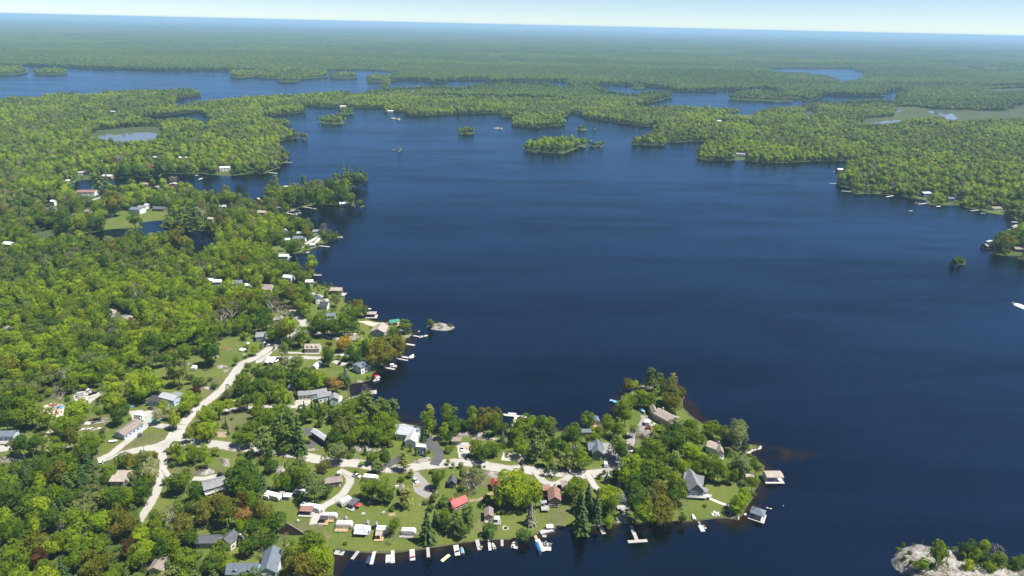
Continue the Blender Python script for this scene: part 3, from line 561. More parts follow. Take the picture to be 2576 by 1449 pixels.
def dock(label, c, pts, w=1.8, m=None, z=.55, bar=None, group='docks along the lakeshore', name='dock'):
    """pts: the walkway's centre line; bar: a second run (cross-piece); every section is a part"""
    m = m or M_WOODG; P = [GK(c, x, y, z) for x, y in pts]; root = thing(name, (*P[0], 0), 0, label, 'dock', group); o = P[0]
    put(P[-1], short_of(label))
    for run, rw in [(P, w)]+([([GK(c, x, y, z) for x, y in bar[0]], bar[1])] if bar else []):
        for a, b in zip(run[:-1], run[1:]):
            L_ = np.linalg.norm(b-a); n = max(1, round(L_/2.6)); yaw = math.atan2(*(b-a)[::-1])
            for i in range(n):
                c0 = a+(b-a)*(i+.5)/n-o; s = L_/n-.06; f = MB(); zz = z+(.012 if run is not P else 0)+rng.uniform(-.015, .015); f.T = Matrix.Translation((c0[0], c0[1], zz)) @ Matrix.Rotation(yaw, 4, 'Z'); k = max(3, int(s/.30))
                for j in range(k): f.box(-s/2+s*j/k+.015, -rw/2, -.08, -s/2+s*(j+1)/k-.015, rw/2, rng.uniform(-.008, .008))
                f.box(-s/2, -rw/2+.04, -.30, s/2, -rw/2+.12, -.085); f.box(-s/2, rw/2-.12, -.30, s/2, rw/2-.04, -.085); f.build('deck_section', m, root)
            for q in (-1, 1):
                p = MB(); nn = np.array([-(b-a)[1], (b-a)[0]])/L_*q*(rw/2-.02); e = b-o+nn; p.cyl(e[0], e[1], -.8, z+.35, .08, 6); p.build('post', M_STEEL, root)
    for p, q in zip(pts[:-1], pts[1:]):
        a, b = GK(c, *p, z), GK(c, *q, z); t = (b-a)/np.linalg.norm(b-a); n = np.array([-t[1], t[0]])*w/2; mark3(np.array([[*(a+n), z], [*(a-n), z], [*(b+n), z], [*(b-n), z]]))
    return root
def short_of(label): return 'the '+label.split(' beside ')[0].split(' with ')[0].split(' off ')[0].split(' by ')[0].split(' at ')[0]
def hull(b, L_, w, h, z0=0.0, n=7, flat=.25):
    st = []
    for i in range(n):
        t = i/(n-1); x = -L_/2+L_*t; ww = w/2*(1 if t < .45 else max(.04, 1-((t-.45)/.55)**2.2)); zz = z0+h*(1+.25*t*t)
        st.append([(x, -ww, zz), (x, -ww*.82, z0+.12+.2*t*t), (x, 0, z0-.05+.3*max(0, t-.6)), (x, ww*.82, z0+.12+.2*t*t), (x, ww, zz)])
    b.loft(st)
def boat(label, c, stern, bow, kind='runabout', m=None, w=None, group='boats at the docks', m2=None, z=.15):
    mid_, yaw, L_ = place2(c, stern, bow, .5); m = m or M_WHITE; L_ = max(L_, 1.6)
    nm = {'pontoon': 'pontoon_boat', 'covered': 'covered_boat', 'jetski': 'jet_ski', 'canoe': 'canoe', 'kayak': 'kayak', 'row': 'rowing_boat', 'speed': 'speedboat'}.get(kind, 'motor_boat')
    root = thing(nm, (*mid_, z), yaw, label, {'jetski': 'jet ski', 'canoe': 'canoe', 'kayak': 'kayak'}.get(kind, 'boat'), group)
    if kind == 'pontoon':
        w = w or 2.5
        for s in (-1, 1):
            t = MB(); t.loft([[(x, s*w*.33+r*math.cos(a), .1+r*math.sin(a)) for a in np.linspace(0, 2*math.pi, 8, endpoint=False)] for x, r in ((-L_/2, .3), (L_*.38, .3), (L_/2, .06))]); t.build('pontoon', M_STEEL, root)
        MB().box(-L_/2, -w/2, .4, L_*.46, w/2, .5).build('deck', M_WOODW, root)
        r = MB(); r.box(-L_*.48, -w/2, .5, L_*.44, -w/2+.06, 1.15); r.box(-L_*.48, w/2-.06, .5, L_*.44, w/2, 1.15); r.box(L_*.44, -w/2, .5, L_*.44+.06, w/2, 1.15); r.build('railing', m, root)
        for x in (-.33, .28):
            MB().box(x*L_-.5, -w/2+.1, .5, x*L_+.5, -w/2+.75, .95).build('seat', M_WHITE, root); MB().box(x*L_-.5, w/2-.75, .5, x*L_+.5, w/2-.1, .95).build('seat', M_WHITE, root)
        if m2:
            k = MB(); k.loft([[(x, -w/2, 2.3), (x, -w/4, 2.45), (x, w/4, 2.45), (x, w/2, 2.3), (x, 0, 2.36)] for x in (-L_*.42, L_*.1)]); k.build('canopy', m2, root)
            q = MB(); [q.bar((x, y, .5), (x, y, 2.3), .03) for x in (-L_*.4, L_*.08) for y in (-w/2+.05, w/2-.05)]; q.build('canopy_frame', M_STEEL, root)
        MB().box(-L_/2-.5, -.25, .0, -L_/2, .25, .95).build('outboard_motor', M_BLACK, root); return root
    if kind == 'jetski':
        b = MB(); hull(b, L_, .95, .5); b.build('hull', m, root); MB().box(-L_*.32, -.2, .5, L_*.08, .2, .85).build('seat', M_BLACK, root); q = MB(); q.bar((L_*.12, -.35, 1.0), (L_*.12, .35, 1.0), .04); q.bar((L_*.2, 0, .5), (L_*.12, 0, 1.0), .06); q.build('handlebar', M_BLACK, root); return root
    if kind in ('canoe', 'kayak'):
        b = MB(); w = w or .85; b.loft([[(x, -w/2*k, .35+.15*e), (x, -w/3*k, .05), (x, w/3*k, .05), (x, w/2*k, .35+.15*e)] for x, k, e in ((-L_/2, .05, 1), (-L_*.3, .75, .2), (0, 1, 0), (L_*.3, .75, .2), (L_/2, .05, 1))]); b.build('hull', m, root)
        MB().box(-.5, -w*.3, .36, .5, w*.3, .44).build('seat', M_BLACK, root); return root
    w = w or min(2.4, L_*.38); b = MB(); hull(b, L_, w, .75); b.build('hull', m, root)
    if kind == 'covered':
        k = MB(); k.loft([[(x, -w/2*q, .8), (x, 0, .8+h), (x, w/2*q, .8), (x, 0, .78)] for x, q, h in ((-L_/2, .95, .25), (0, 1, .5), (L_*.25, .8, .4), (L_*.46, .2, .25))]); k.build('cover', m2 or M_WHITE, root)
    else:
        MB().box(-L_*.42, -w*.38, .56, L_*.14, w*.38, .80).build('cockpit', M_BLACK if kind != 'row' else M_WOODN, root)
        for y in (-.22, .22): MB().box(-L_*.3, y*w-.3, .78, -L_*.12, y*w+.3, 1.15).build('seat', m2 or WL['cream'], root)
        if kind != 'row': v = MB(); v.add([(L_*.10, -w*.40, .82), (L_*.10, w*.40, .82), (L_*.02, w*.34, 1.3), (L_*.02, -w*.34, 1.3), (L_*.13, -w*.40, .82), (L_*.13, w*.40, .82), (L_*.05, w*.34, 1.3), (L_*.05, -w*.34, 1.3)], [(0, 1, 2, 3), (7, 6, 5, 4), (0, 3, 7, 4), (1, 5, 6, 2), (3, 2, 6, 7)]); v.build('windscreen', M_GLASS, root)
    MB().box(-L_/2-.45, -.22, .1, -L_/2, .22, 1.0).build('outboard_motor', M_BLACK, root); return root
def car(label, c, rear, front, kind='suv', paint='grey', group='vehicles parked about the settlement', W=1.85):
    mid_, yaw, L_ = place2(c, rear, front, .8); L_ = min(max(L_, 3.9), 6.2); H = {'suv': 1.72, 'sedan': 1.45, 'van': 1.95, 'pickup': 1.8}[kind]
    root = thing({'pickup': 'pickup_truck', 'van': 'van'}.get(kind, 'car'), (*mid_, .09), yaw, label, {'pickup': 'pickup', 'van': 'van'}.get(kind, 'car'), group); p = CARP[paint]; a = L_/2; w = W/2
    b = MB(); b.loft([[(x, -w*k, .35), (x, -w, .6), (x, -w*k, z), (x, w*k, z), (x, w, .6), (x, w*k, .35)] for x, z, k in ((-a, .85, .88), (-a*.94, .98, .95), (a*.35, .98, .96), (a*.9, .85, .94), (a, .7, .85))]); b.build('body', p, root)
    x0, x1, x2, x3 = {'suv': (-.95, -.82, .12, .42), 'sedan': (-.72, -.42, .1, .45), 'van': (-.97, -.93, .35, .7), 'pickup': (-.12, -.05, .25, .5)}[kind]
    g = MB(); g.loft([[(a*xb, s*w*.94, .97), (a*xt, s*w*.78, H), (a*xt2, s*w*.78, H), (a*xb2, s*w*.94, .97)] for s, xb, xt, xt2, xb2 in ((-1, x0, x1, x2, x3), (1, x0, x1, x2, x3))]); g.build('window_band', M_GLASS, root)
    MB().box(a*x1, -w*.8, H-.02, a*x2, w*.8, H+.05).build('roof', p, root)
    if kind == 'pickup': MB().box(-a*.92, -w*.78, .80, -a*.18, w*.78, .99).build('bed', M_BLACK, root)
    for sx in (-.62, .62):
        for sy in (-1, 1):
            t = MB(); t.loft([[(a*sx+.34*math.cos(q), sy*w+e, .34+.34*math.sin(q)) for q in np.linspace(0, 2*math.pi, 10, endpoint=False)] for e in (-.12, .06)]); t.build('wheel', M_TYRE, root)
    for sy in (-1, 1): MB().cbox(a*.985, sy*w*.62, .62, .08, .34, .16).build('headlight', M_TRIM, root)
    P = np.array([[*mid_, 0]]*4); P[:, 0] += [-2, 2, 0, 0]; P[:, 2] = [.2, .2, 1.7, 0]; mark3(P); return root
def trailer(label, short, c, A, B, C, H=3.1, roof=None, stripe='grey', awn=None, ac=2, slide=False):
    ctr, yaw, w, d = frame(c, A, B, C, H); w = min(max(w, 6), 12.5); d = min(max(d, 2.3), 3.0)
    root = thing('travel_trailer', (*ctr, 0), yaw, label, 'trailer', 'travel trailers on the lakeside lawn'); put(ctr, short)
    prof = [(-w/2+.15, .65), (-w/2, 1.1), (-w/2, H-.6), (-w/2+.45, H-.08), (w/2-.8, H-.08), (w/2-.25, H-.5), (w/2, H-1.3), (w/2-.1, .65)]
    b = MB(); b.loft([[(x, y, z) for x, z in prof] for y in (-d/2, d/2)]); b.build('body', M_WHITE, root)
    MB().box(-w/2+.35, -d/2-.04, H-.08, w/2-.7, d/2+.04, H+.04).build('roof', roof or RF['white'], root)
    for i in range(ac): MB().cbox((-.22+.45*i)*w, .1, H+.04, .9, .7, .3).build('air_conditioner', WL['cream'], root)
    MB().cbox(.05*w, -.5, H+.04, .5, .5, .14).build('roof_vent', M_BLACK, root)
    MB().box(-w/2+.02, -d/2-.025, 1.05, w/2-.15, -d/2+.01, 1.3).build('stripe', WL[stripe], root)
    T = Matrix.Identity(4); windows(root, T, 'f', w*.9, d, 1.95, 4, ww=1.0, wh=.7, skip=(2,))
    dm = MB().box(w*.11, -d/2-.04, .75, w*.11+.7, -d/2+.01, 2.6).build('door', WL['cream'], root); MB().cbox(w*.11+.58, -d/2-.06, 1.6, .08, .05, .1).build('handle', M_BLACK, dm)
    for sx in (-.1, .04): t = MB(); t.loft([[(w*sx+.36*math.cos(q), -d/2+e, .36+.36*math.sin(q)) for q in np.linspace(0, 2*math.pi, 10, endpoint=False)] for e in (-.03, .2)]); t.build('wheel', M_TYRE, root)
    h = MB(); h.bar((w/2, -.5, .6), (w/2+1.2, 0, .55), .06); h.bar((w/2, .5, .6), (w/2+1.2, 0, .55), .06); h.cbox(w/2+.4, 0, .6, .5, .5, .6); h.build('hitch', M_STEEL, root)
    if slide: MB().box(-w*.42, -d/2-.8, .9, -w*.12, -d/2-.01, 2.7).build('slide_out', M_WHITE, root)
    if awn:
        a = MB(); a.add([(-w*.4, -d/2-.02, H-.5), (w*.4, -d/2-.02, H-.5), (w*.4, -d/2-2.4, H-1.0), (-w*.4, -d/2-2.4, H-1.0), (-w*.4, -d/2-.02, H-.44), (w*.4, -d/2-.02, H-.44), (w*.4, -d/2-2.4, H-.94), (-w*.4, -d/2-2.4, H-.94)], [(0, 1, 2, 3), (7, 6, 5, 4), (2, 6, 7, 3), (0, 3, 7, 4), (1, 5, 6, 2)]); a.build('awning', awn, root)
        q = MB(); q.bar((-w*.39, -d/2-2.35, 0), (-w*.39, -d/2-2.35, H-1), .04); q.bar((w*.39, -d/2-2.35, 0), (w*.39, -d/2-2.35, H-1), .04); q.build('awning_pole', M_STEEL, root)
    R = Matrix.Rotation(yaw, 4, 'Z'); P = np.array([[*(R @ Vector(v))] for v in ((-w/2, -d/2, .3), (w/2, -d/2, .3), (w/2, d/2, H), (-w/2, d/2, H))]); P[:, :2] += ctr; hmark(P); OPEN.append(P[:, :2]); return root
def shelter(label, short, c, A, B, C, h, roofm, post=None, name='pavilion', cat='shelter', kind='flat', rise=.8, floor=None, wallm=None, group=None, z0=0.0):
    """open roof on posts, with or without a floor: gazebos, porches, boat lifts, boathouses"""
    ctr, yaw, w, d = frame(c, A, B, C, h); root = thing(name, (*ctr, 0), yaw, label, cat, group); put(ctr, short)
    r = MB()
    if kind == 'flat': r.box(-w/2, -d/2, h, w/2, d/2, h+.14)
    elif kind == 'hip': hip_roof(r, w, d, h, rise)
    elif kind == 'arch': r.loft([[(x, d/2*math.cos(q)*k, h+rise*math.sin(q)*k) for k in (1,) for q in np.linspace(0, math.pi, 9)]+[(x, d/2*.97*math.cos(q), h-.08+rise*math.sin(q)) for q in np.linspace(math.pi, 0, 9)] for x in (-w/2, w/2)])
    else: gable_roof(r, w, d, h, rise, kind)
    r.build('roof', roofm, root)
    for x in (-w/2+.25, 0, w/2-.25):
        for y in (-d/2+.25, d/2-.25): MB().cbox(x, y, z0, .16, .16, h-z0).build('post', post or M_TRIM, root)
    if floor: f = MB(); [f.box(-w/2-.5+(w+1)*i/12, -d/2-1.0, z0+.35, -w/2-.5+(w+1)*(i+1)/12-.05, d/2+.4, z0+.55) for i in range(12)]; f.build('floor_deck', floor, root)
    if wallm: q = MB(); q.box(-w/2+.3, d/2-.4, z0+.5, w/2-.3, d/2-.25, h); q.box(-w/2+.3, -d/2+.4, z0+.5, -w/2+.45, d/2-.4, h); q.build('wall', wallm, root)
    R = Matrix.Rotation(yaw, 4, 'Z'); P = np.array([[*(R @ Vector(v))] for v in ((-w/2, -d/2, .5), (w/2, -d/2, .5), (w/2, d/2, h), (-w/2, d/2, h), (w/2, -d/2, h), (-w/2, -d/2, h))]); P[:, :2] += ctr; mark3(P); OPEN.append(P[:4, :2]); return root
def mound(name, s, h, m, seed=0, z0=.0, label=None):
    P = rough(plan(s, 0), 1.6, .5, seed); n = len(P); c = P.mean(0); r = np.random.default_rng(seed); V = []; F = []
    for q, z in ((1.0, z0-.02), (.9, .30), (.72, .62), (.48, .85), (.22, 1.0)):
        V += [(*(c+(p-c)*(q+r.normal(0, .02))), max(z0-.02, z0+h*z*(1+r.normal(0, .22)) if z > 0 else z)) for p in P]
    V.append((*c, z0+h))
    for a in range(4):
        for i in range(n): F.append((a*n+i, a*n+(i+1) % n, (a+1)*n+(i+1) % n, (a+1)*n+i))
    F += [(4*n+i, 4*n+(i+1) % n, 5*n) for i in range(n)]
    if 0.5*np.sum(P[:, 0]*np.roll(P[:, 1], -1)-P[:, 1]*np.roll(P[:, 0], -1)) < 0: F = [f[::-1] for f in F]
    o = link(bpy.data.objects.new(name, mesh(name, V, F, m))); tag(o, label, kind='structure'); OPEN.append(P); x, y, d = PR(np.column_stack([P, np.full(n, .5)])); mark(np.stack([x, y], 1)); return o
def at(c, x, y, z=0.0): g = GK(c, x, y, z); return (g[0], g[1], 0.0)
def openmask(s):
    p = parse(s); mark([(x, y) for x, y, _ in p])
# ------------------------------------------------------------ settled land: lawns, roads, yards, rock
SET_S = "@d 352,1335 420,1205 300,1165 250,1158 120,1128 0,1150 -60,1150 -60,1040 130,1005 330,955 400,895 560,855 640,835 690,790 750,722 800,716 861,734 869,748 905,768 919,780 932,803 975,819 1026,846 1016,875 1012,896 976,912 939,940 882,968 881,994 897,1009 960,1030 1010,1062 1060,1074 1290,1078 1390,1086 1470,1084 1540,1055 1562,1034 1566,1008 1590,978 1640,966 1700,972 1718,1024 1770,1067 1810,1085 1880,1118 1910,1128 1880,1140 1923,1172 1923,1197 1898,1237 1875,1280 1855,1308 1800,1305 1600,1321 1430,1330 1340,1352 1290,1360 1100,1378 940,1394 832,1388 790,1420 610,1449 500,1400 470,1330"
SETTLED = plan(SET_S); sheet('lawn', rough(SETTLED, 5, 1.2, 3), .03, M_LAWN)
for s in ("@01 1060,742 1240,668 1310,688 1480,688 1560,640 1720,700 1650,765 1440,782 1380,835 1240,853 1060,858", "@11 160,1045 220,1000 345,1100 220,1108", "@11 430,1060 520,990 560,960 665,985 670,1010 560,1062 440,1095", "@11 390,650 480,625 500,634 440,640", "@31 2180,690 2250,665 2350,690 2340,712", "@00 300,0 301,0 301,1"):
    P = plan(s)
    if len(P) > 3: P = rough(P, 4, .8, len(s)); sheet('lawn', P, .035, M_LAWN); openmask(s); OPEN.append(P)
for s in ("@13 330,910 700,900 760,1040 720,1100 500,1040", "@13 1100,90 900,120 880,200 1280,230 1290,170", "@13 2090,370 2480,380 2560,440 2400,560 2050,560", "@03 1210,195 1420,15 1700,0 1650,90 1490,165", "@03 1680,350 2200,340 2290,420 1960,450 1720,400", "@02 1960,900 2300,900 2260,1020 2060,1100 1980,1000", "@02 2380,1180 2576,1150 2576,1449 1900,1449 1960,1330 2200,1260", "@12 0,1220 400,1220 380,1380 0,1449", "@23 300,860 560,760 560,930 430,960", "@13 2210,880 2290,880 2290,1000 2210,1010", "@03 400,60 1000,140 1000,260 700,300 300,240", "@02 850,1300 1120,1270 1100,1449 560,1449 600,1330", "@23 1000,1449 1001,1449 1001,1448"):
    P = plan(s); sheet('dry_grass', rough(P, 3, 1.5, len(s)), .04, M_DRY)
for s in ("@13 30,660 190,660 460,650 480,690 700,645 860,640 960,470 1040,470 1000,640 1080,700 1400,750 1640,740 1720,840 1640,1000 1720,1090 1880,1060 2010,1010 2020,1090 1850,1140 1500,1195 1200,1220 900,1185 760,1150 740,1040 500,1010 440,960 320,890 210,780 60,740",
          "@13 2210,740 2290,700 2300,900 2290,1060 2200,1090 2190,900", "@13 2430,930 2570,900 2570,1070 2440,1060", "@13 1650,400 1880,370 1890,420 1760,480", "@13 1900,570 2100,550 2220,615 2050,610", "@13 1350,170 1490,180 1470,240 1350,290", "@13 1790,100 1880,150 1880,230",
          "@13 2300,255 2440,230 2470,290 2300,285", "@13 330,930 470,1020 240,1010", "@13 1000,150 1080,120 1250,180 1060,200", "@13 2100,25 2400,60 2300,90 2080,60", "@13 2150,400 2400,400 2380,450 2150,450", "@23 275,430 480,430 430,495 370,500", "@23 2010,560 2200,530 2310,570 2190,650 2170,730 2010,670", "@23 1680,860 1760,760 2100,750 2110,820 1960,880 1780,880",
          "@23 300,830 540,770 540,930 430,950 300,970", "@23 880,520 1040,540 1000,570 900,565", "@23 2400,140 2470,150 2390,180", "@22 1150,1440 1200,1340 1300,1310 1300,1380 1250,1440", "@22 1620,1250 1720,1210 1890,1350 1850,1370 1710,1330", "@22 1290,1000 1440,1010 1440,1060 1300,1060", "@23 10,220 120,245 110,295 5,285", "@13 2490,210 2570,215 2570,285 2475,280",
          "@03 1570,600 1900,590 1860,680 1700,740 1545,750", "@03 1240,175 1420,20 1690,10 1640,75 1480,155", "@03 1950,390 2160,375 2140,420 1970,440", "@03 0,265 240,225 100,300", "@02 1560,870 1620,800 1720,735 2000,735 2250,605 2400,490 2440,690 2340,830 2250,920 1900,945 1700,955 1570,1040", "@02 1270,1170 1430,1120 1450,1150 1330,1240 1220,1240",
          "@02 440,1180 620,1160 640,1280 560,1295 440,1230", "@02 750,1090 900,1025 1010,1060 950,1130 870,1160", "@02 870,1350 1070,1310 980,1400 820,1420", "@02 1085,205 1320,245 1330,305 1090,285", "@02 25,400 200,375 420,355", "@12 580,500 820,505 810,640 670,630", "@12 460,730 650,715 800,780 980,850 1070,900 1070,940 950,925 700,830", "@12 850,1015 940,1015 940,1085 880,1095",
          "@12 1060,375 1140,385 1100,430", "@12 480,1365 700,1315 980,1305 960,1360 780,1350", "@01 320,890 560,870 580,890 340,925", "@02 1190,720 1230,730 1300,765 1270,760"):
    openmask(s)
def road(name, s, w, z, m, n=5, label=None):
    P = smooth([G(x, y) for x, y, _ in parse(s)], n); return strip(name, P, w, z, m, label)
road('gravel_road', "@03 1760,100 1850,97 2000,110 2200,130 2400,155 2570,170 @13 150,188 350,215 560,262 760,300 1000,318 1330,368 1500,364 1700,338 1880,318 2140,306 2300,335 2420,358 2570,378 @23 100,372 250,395 400,408 520,415 700,428 840,420 960,400", 7.2, .085, M_GRAVEL)
road('gravel_road', "@03 1750,110 1790,30 @02 1830,1390 1900,1300 1990,1215 2100,1130 2200,1050 2290,960 2360,860 2440,760 2576,700 @12 110,625 230,540 320,500 400,465 445,415 485,365 460,320 400,270 370,215", 6.4, .09, M_GRAVEL)
road('gravel_road', "@03 1790,80 1600,140 1400,180 1250,215 1120,245 985,287", 6.0, .095, M_GRAVEL)
road('gravel_road', "@02 1850,1400 1720,1395 1600,1385 1500,1370 1430,1420 @03 1330,60 1230,130 1130,215 1040,260", 4.6, .10, M_GRAVEL)
road('gravel_road', "@02 1490,1375 1500,1300 1480,1235", 6.5, .105, M_GRAVEL)
road('gravel_lane', "@03 1580,150 1632,230 1647,350 1620,450 1590,560 1540,680 1470,790 1395,910", 4.2, .08, M_GRAVEL)
road('gravel_drive', "@03 1645,370 1690,430 1725,465", 2.6, .11, M_GRAVEL); road('gravel_drive', "@03 1940,470 2050,468 2200,440", 3.4, .11, M_GRAVEL)
road('gravel_lane', "@13 835,385 925,430 942,510 890,600 800,680 700,735 640,800 595,870 585,930", 4.2, .08, M_GRAVEL); road('gravel_drive', "@13 880,400 960,435 1050,455", 3.0, .11, M_GRAVEL)
road('gravel_drive', "@12 450,435 560,455 700,485 830,517", 3.8, .08, M_GRAVEL); road('gravel_drive', "@12 480,432 640,447 850,465 1010,465", 3.4, .075, M_GRAVEL)
road('gravel_drive', "@12 110,705 300,700 480,700 655,705", 4.6, .07, M_GRAVEL); road('gravel_drive', "@12 230,650 480,655 640,658", 2.6, .065, M_GRAVEL); road('gravel_drive', "@12 790,668 940,680", 3.0, .08, M_GRAVEL); road('gravel_drive', "@12 780,735 870,765 960,770", 4.5, .08, M_GRAVEL)
road('gravel_drive', "@12 540,1145 440,1160 390,1195 250,1195 100,1192 0,1200 @02 2400,1215 2200,1245 2070,1280", 3.4, .11, M_GRAVEL)
road('asphalt_drive', "@13 1790,335 1832,270 1838,210 1795,150 1740,95 1715,40", 4.6, .11, M_ASPH); road('asphalt_drive', "@13 1310,350 1400,290 1470,235", 4.0, .11, M_ASPH)
road('asphalt_drive', "@13 520,150 570,110 650,60 @12 480,1420", 5.0, .08, M_ASPH)
road('gravel_drive', "@23 240,395 300,480 370,522 460,518 530,480 610,425", 4.2, .11, M_GRAVEL); road('gravel_drive', "@23 765,430 810,510 862,582", 3.4, .11, M_GRAVEL); road('concrete_path', "@23 1985,668 2080,708 2195,750", 1.5, .08, M_CONC); road('gravel_path', "@23 1085,500 1065,575", 2.4, .08, M_GRAVEL)
road('worn_drive', "@23 950,400 1035,320 1000,250 960,170 940,110", 7.0, .08, M_OLDASPH); road('worn_drive', "@22 1250,1445 1310,1400 1350,1340 1345,1285", 5.2, .08, M_OLDASPH); road('worn_drive', "@23 1010,300 1120,230 1190,120 1200,20 @22 1265,1430", 4.0, .075, M_OLDASPH)
road('gravel_drive', "@12 560,50 640,75 700,105 722,138", 3.0, .08, M_GRAVEL); road('gravel_drive', "@03 -40,165 60,165 100,150", 6.0, .08, M_GRAVEL); road('gravel_drive', "@02 480,1460 540,1420 580,1390", 4.0, .08, M_GRAVEL)
road('gravel_road', "@01 820,588 900,572 1040,532 1140,520 1240,508", 4.4, .08, M_GRAVEL); road('concrete_path', "@11 500,1005 560,972 640,925 630,960 600,992", 3.2, .08, M_CONC); road('rock_track', "@02 20,402 200,380 420,355", 3.6, .08, M_ROCK); road('footpath', "@02 1050,650 1200,730 1300,765 1400,800 1520,802", 1.6, .08, M_GRAVEL)
road('footpath', "@13 2150,690 2250,680 2320,640 2380,610", 1.6, .08, M_SOIL); road('footpath', "@01 1090,770 1160,810 1220,848", 1.6, .08, M_DRY)
def yard(name, s, z, m, am=.5):  # paved or bare ground
    P = rough(plan(s), 2.5, am, len(s)); sheet(name, P, z, m); openmask(s); OPEN.append(P)
yard('road_junction', "@03 1700,0 1835,0 1850,60 1900,85 1960,98 1850,130 1675,160 1660,210 1600,215 1560,190 1440,190 1560,130 1660,80", .12, M_GRAVEL)
yard('asphalt_yard', "@13 1625,135 1740,90 1755,205 1650,220", .075, M_ASPH); yard('car_park', "@13 1585,395 1640,405 1740,520 1815,605 1800,650 1700,668 1600,610 1575,480", .12, M_OLDASPH); yard('gravel_yard', "@13 2015,130 2090,105 2170,110 2160,200 2085,265 2040,275 2028,200", .075, M_GRAVEL)
yard('gravel_yard', "@12 410,1105 552,1108 545,1165 430,1218 375,1205", .075, M_GRAVEL); yard('sand_beach', "@12 1018,335 1130,330 1200,350 1332,350 1312,385 1180,388 1130,376 1080,352", .075, M_SAND); yard('sand_court', "@13 2490,204 @23 40,212 140,247 118,300 @13 2560,292 2466,284", .075, M_SAND, .2)
yard('sand_yard', "@02 440,1185 520,1160 640,1175 640,1290 560,1302 440,1240", .075, M_SAND); yard('gravel_yard', "@02 740,1085 840,1040 1000,1050 1010,1080 900,1165 760,1135", .075, M_GRAVEL); yard('gravel_yard', "@12 0,690 70,680 210,560 240,580 160,650 60,745 0,760", .07, M_GRAVEL); yard('gravel_yard', "@02 1300,1240 1440,1230 1520,1300 1490,1400 1350,1440 1330,1320", .07, M_GRAVEL)
yard('bare_patch', "@03 2180,0 2310,0 2270,60 2190,50", .05, M_SOIL); yard('stone_shore', "@12 1400,1380 1480,1370 1600,1390 1640,1410 1480,1440", .075, M_CONC); yard('terrace', "@12 820,1090 860,1080 880,1130 840,1150", .08, M_CONC); yard('brick_patio', "@13 960,745 1040,705 1060,730 1010,760", .08, M_SOIL); yard('bare_patch', "@13 1330,820 1400,810 1410,840 1340,850", .05, M_SOIL); yard('bare_patch', "@03 440,30 530,40 500,90", .05, M_SOIL)
for k, (s, h) in enumerate([("@13 990,150 1060,125 1130,150 1250,170 1278,195 1150,212 1060,205 1000,185", 1.0), ("@13 1570,300 1620,280 1740,248 1765,265 1720,300 1640,322", .9), ("@13 1980,15 2100,0 2250,-10 2340,10 2260,45 2080,52", 1.2), ("@13 2160,62 2300,50 2430,60 2420,82 2200,88", .7), ("@13 500,182 600,160 690,150 640,177 520,192", .5), ("@13 2110,400 2200,385 2285,400 2200,442 2120,442", .9),
    ("@13 2300,400 2440,410 2430,462 2340,452", .8), ("@03 1945,412 2000,372 2110,365 2172,390 2140,432 1990,442", .8), ("@03 0,250 130,230 290,212 265,250 120,300 0,322", .8), ("@03 2200,250 2320,278 2305,352 2230,332", .9), ("@02 1075,222 1130,205 1180,230 1150,292 1090,290", 1.0), ("@02 1180,270 1290,258 1350,300 1280,322", .9), ("@02 2168,777 2260,770 2302,802 2200,812", .6), ("@02 2050,992 2120,1000 2212,1015 2190,1032 2060,1017", .5),
    ("@02 2240,832 2310,810 2332,832 2260,857", .6), ("@12 995,927 1040,920 1082,940 1060,957 1010,947", .5), ("@22 1290,987 1370,977 1472,1000 1440,1012 1320,1002", .7), ("@22 1180,1052 1280,998 1300,1010 1200,1062", .7), ("@23 2180,852 2280,838 2288,887 2210,882", .8), ("@02 2130,690 2190,680 2200,695 2150,702", .5), ("@13 1760,50 1860,50 1868,80 1780,85", .5), ("@12 1410,420 1450,410 1510,440 1480,460", .5), ("@12 1480,480 1560,470 1540,500 1490,505", .5), ("@02 1600,965 1680,955 1670,1005 1620,1000", .5), ("@13 200,350 270,340 300,375 230,450 200,420", .6), ("@03 500,140 700,140 710,170 560,165", .5), ("@02 1840,750 1900,745 1910,770 1860,775", .4)]):
    mound('rock_outcrop', s, h, M_ROCK, k)
# ------------------------------------------------------------ houses near the road and the point
house('lake_house', 'large slate-blue house with white-trimmed gable above the sloping lakeside lawn', 'the slate-blue gabled house', '23', [((1775, 598), (1938, 596), (1880, 428), 5.2, 4.2, 'y', 'slate', 'grey', dict(win=(3, 1, 1))), ((1720, 505), (1925, 545), (1908, 442), 4.6, 3.2, 'x', 'slate', 'grey', dict(win=(0, 1, 1))), ((1925, 602), (1976, 604), (1974, 560), 3.2, .6, 'x', 'white', 'grey', dict(win=(1, 0, 1)))],
      decks=[((1755, 655), (1960, 668), (1950, 630), 1.6, M_WOODW), ((1925, 640), (1995, 665), (1990, 630), 1.5, M_WOODW)])
house('cottage', 'brown timber cottage with rust shingled roof and glazed lake front', 'the rust-roofed timber cottage', '23', [((365, 692), (497, 694), (482, 578), 4.8, 2.2, 'y', 'brown', 'rust', dict(win=(4, 1, 1))), ((308, 592), (386, 590), (380, 530), 3.6, 1.4, 'x', 'brown', 'rust', dict(win=(0, 1, 0)))], decks=[((296, 790), (375, 790), (372, 715), 1.6, M_WOODG), ((375, 748), (482, 748), (480, 705), .9, M_CONC)])
shelter('grey patio canopy on the deck of the rust-roofed cottage', 'the grey patio canopy', '23', (285, 715), (350, 715), (345, 688), 3.9, M_RAIL, M_RAIL, name='patio_canopy', cat='canopy', z0=1.6)
house('garage', 'flat brown-grey garage beside the gravel loop road', 'the flat-roofed garage', '23', [((500, 558), (567, 556), (563, 488), 2.9, .6, 'x', 'grey', 'brown', dict(win=(1, 0, 0)))], 'garage')
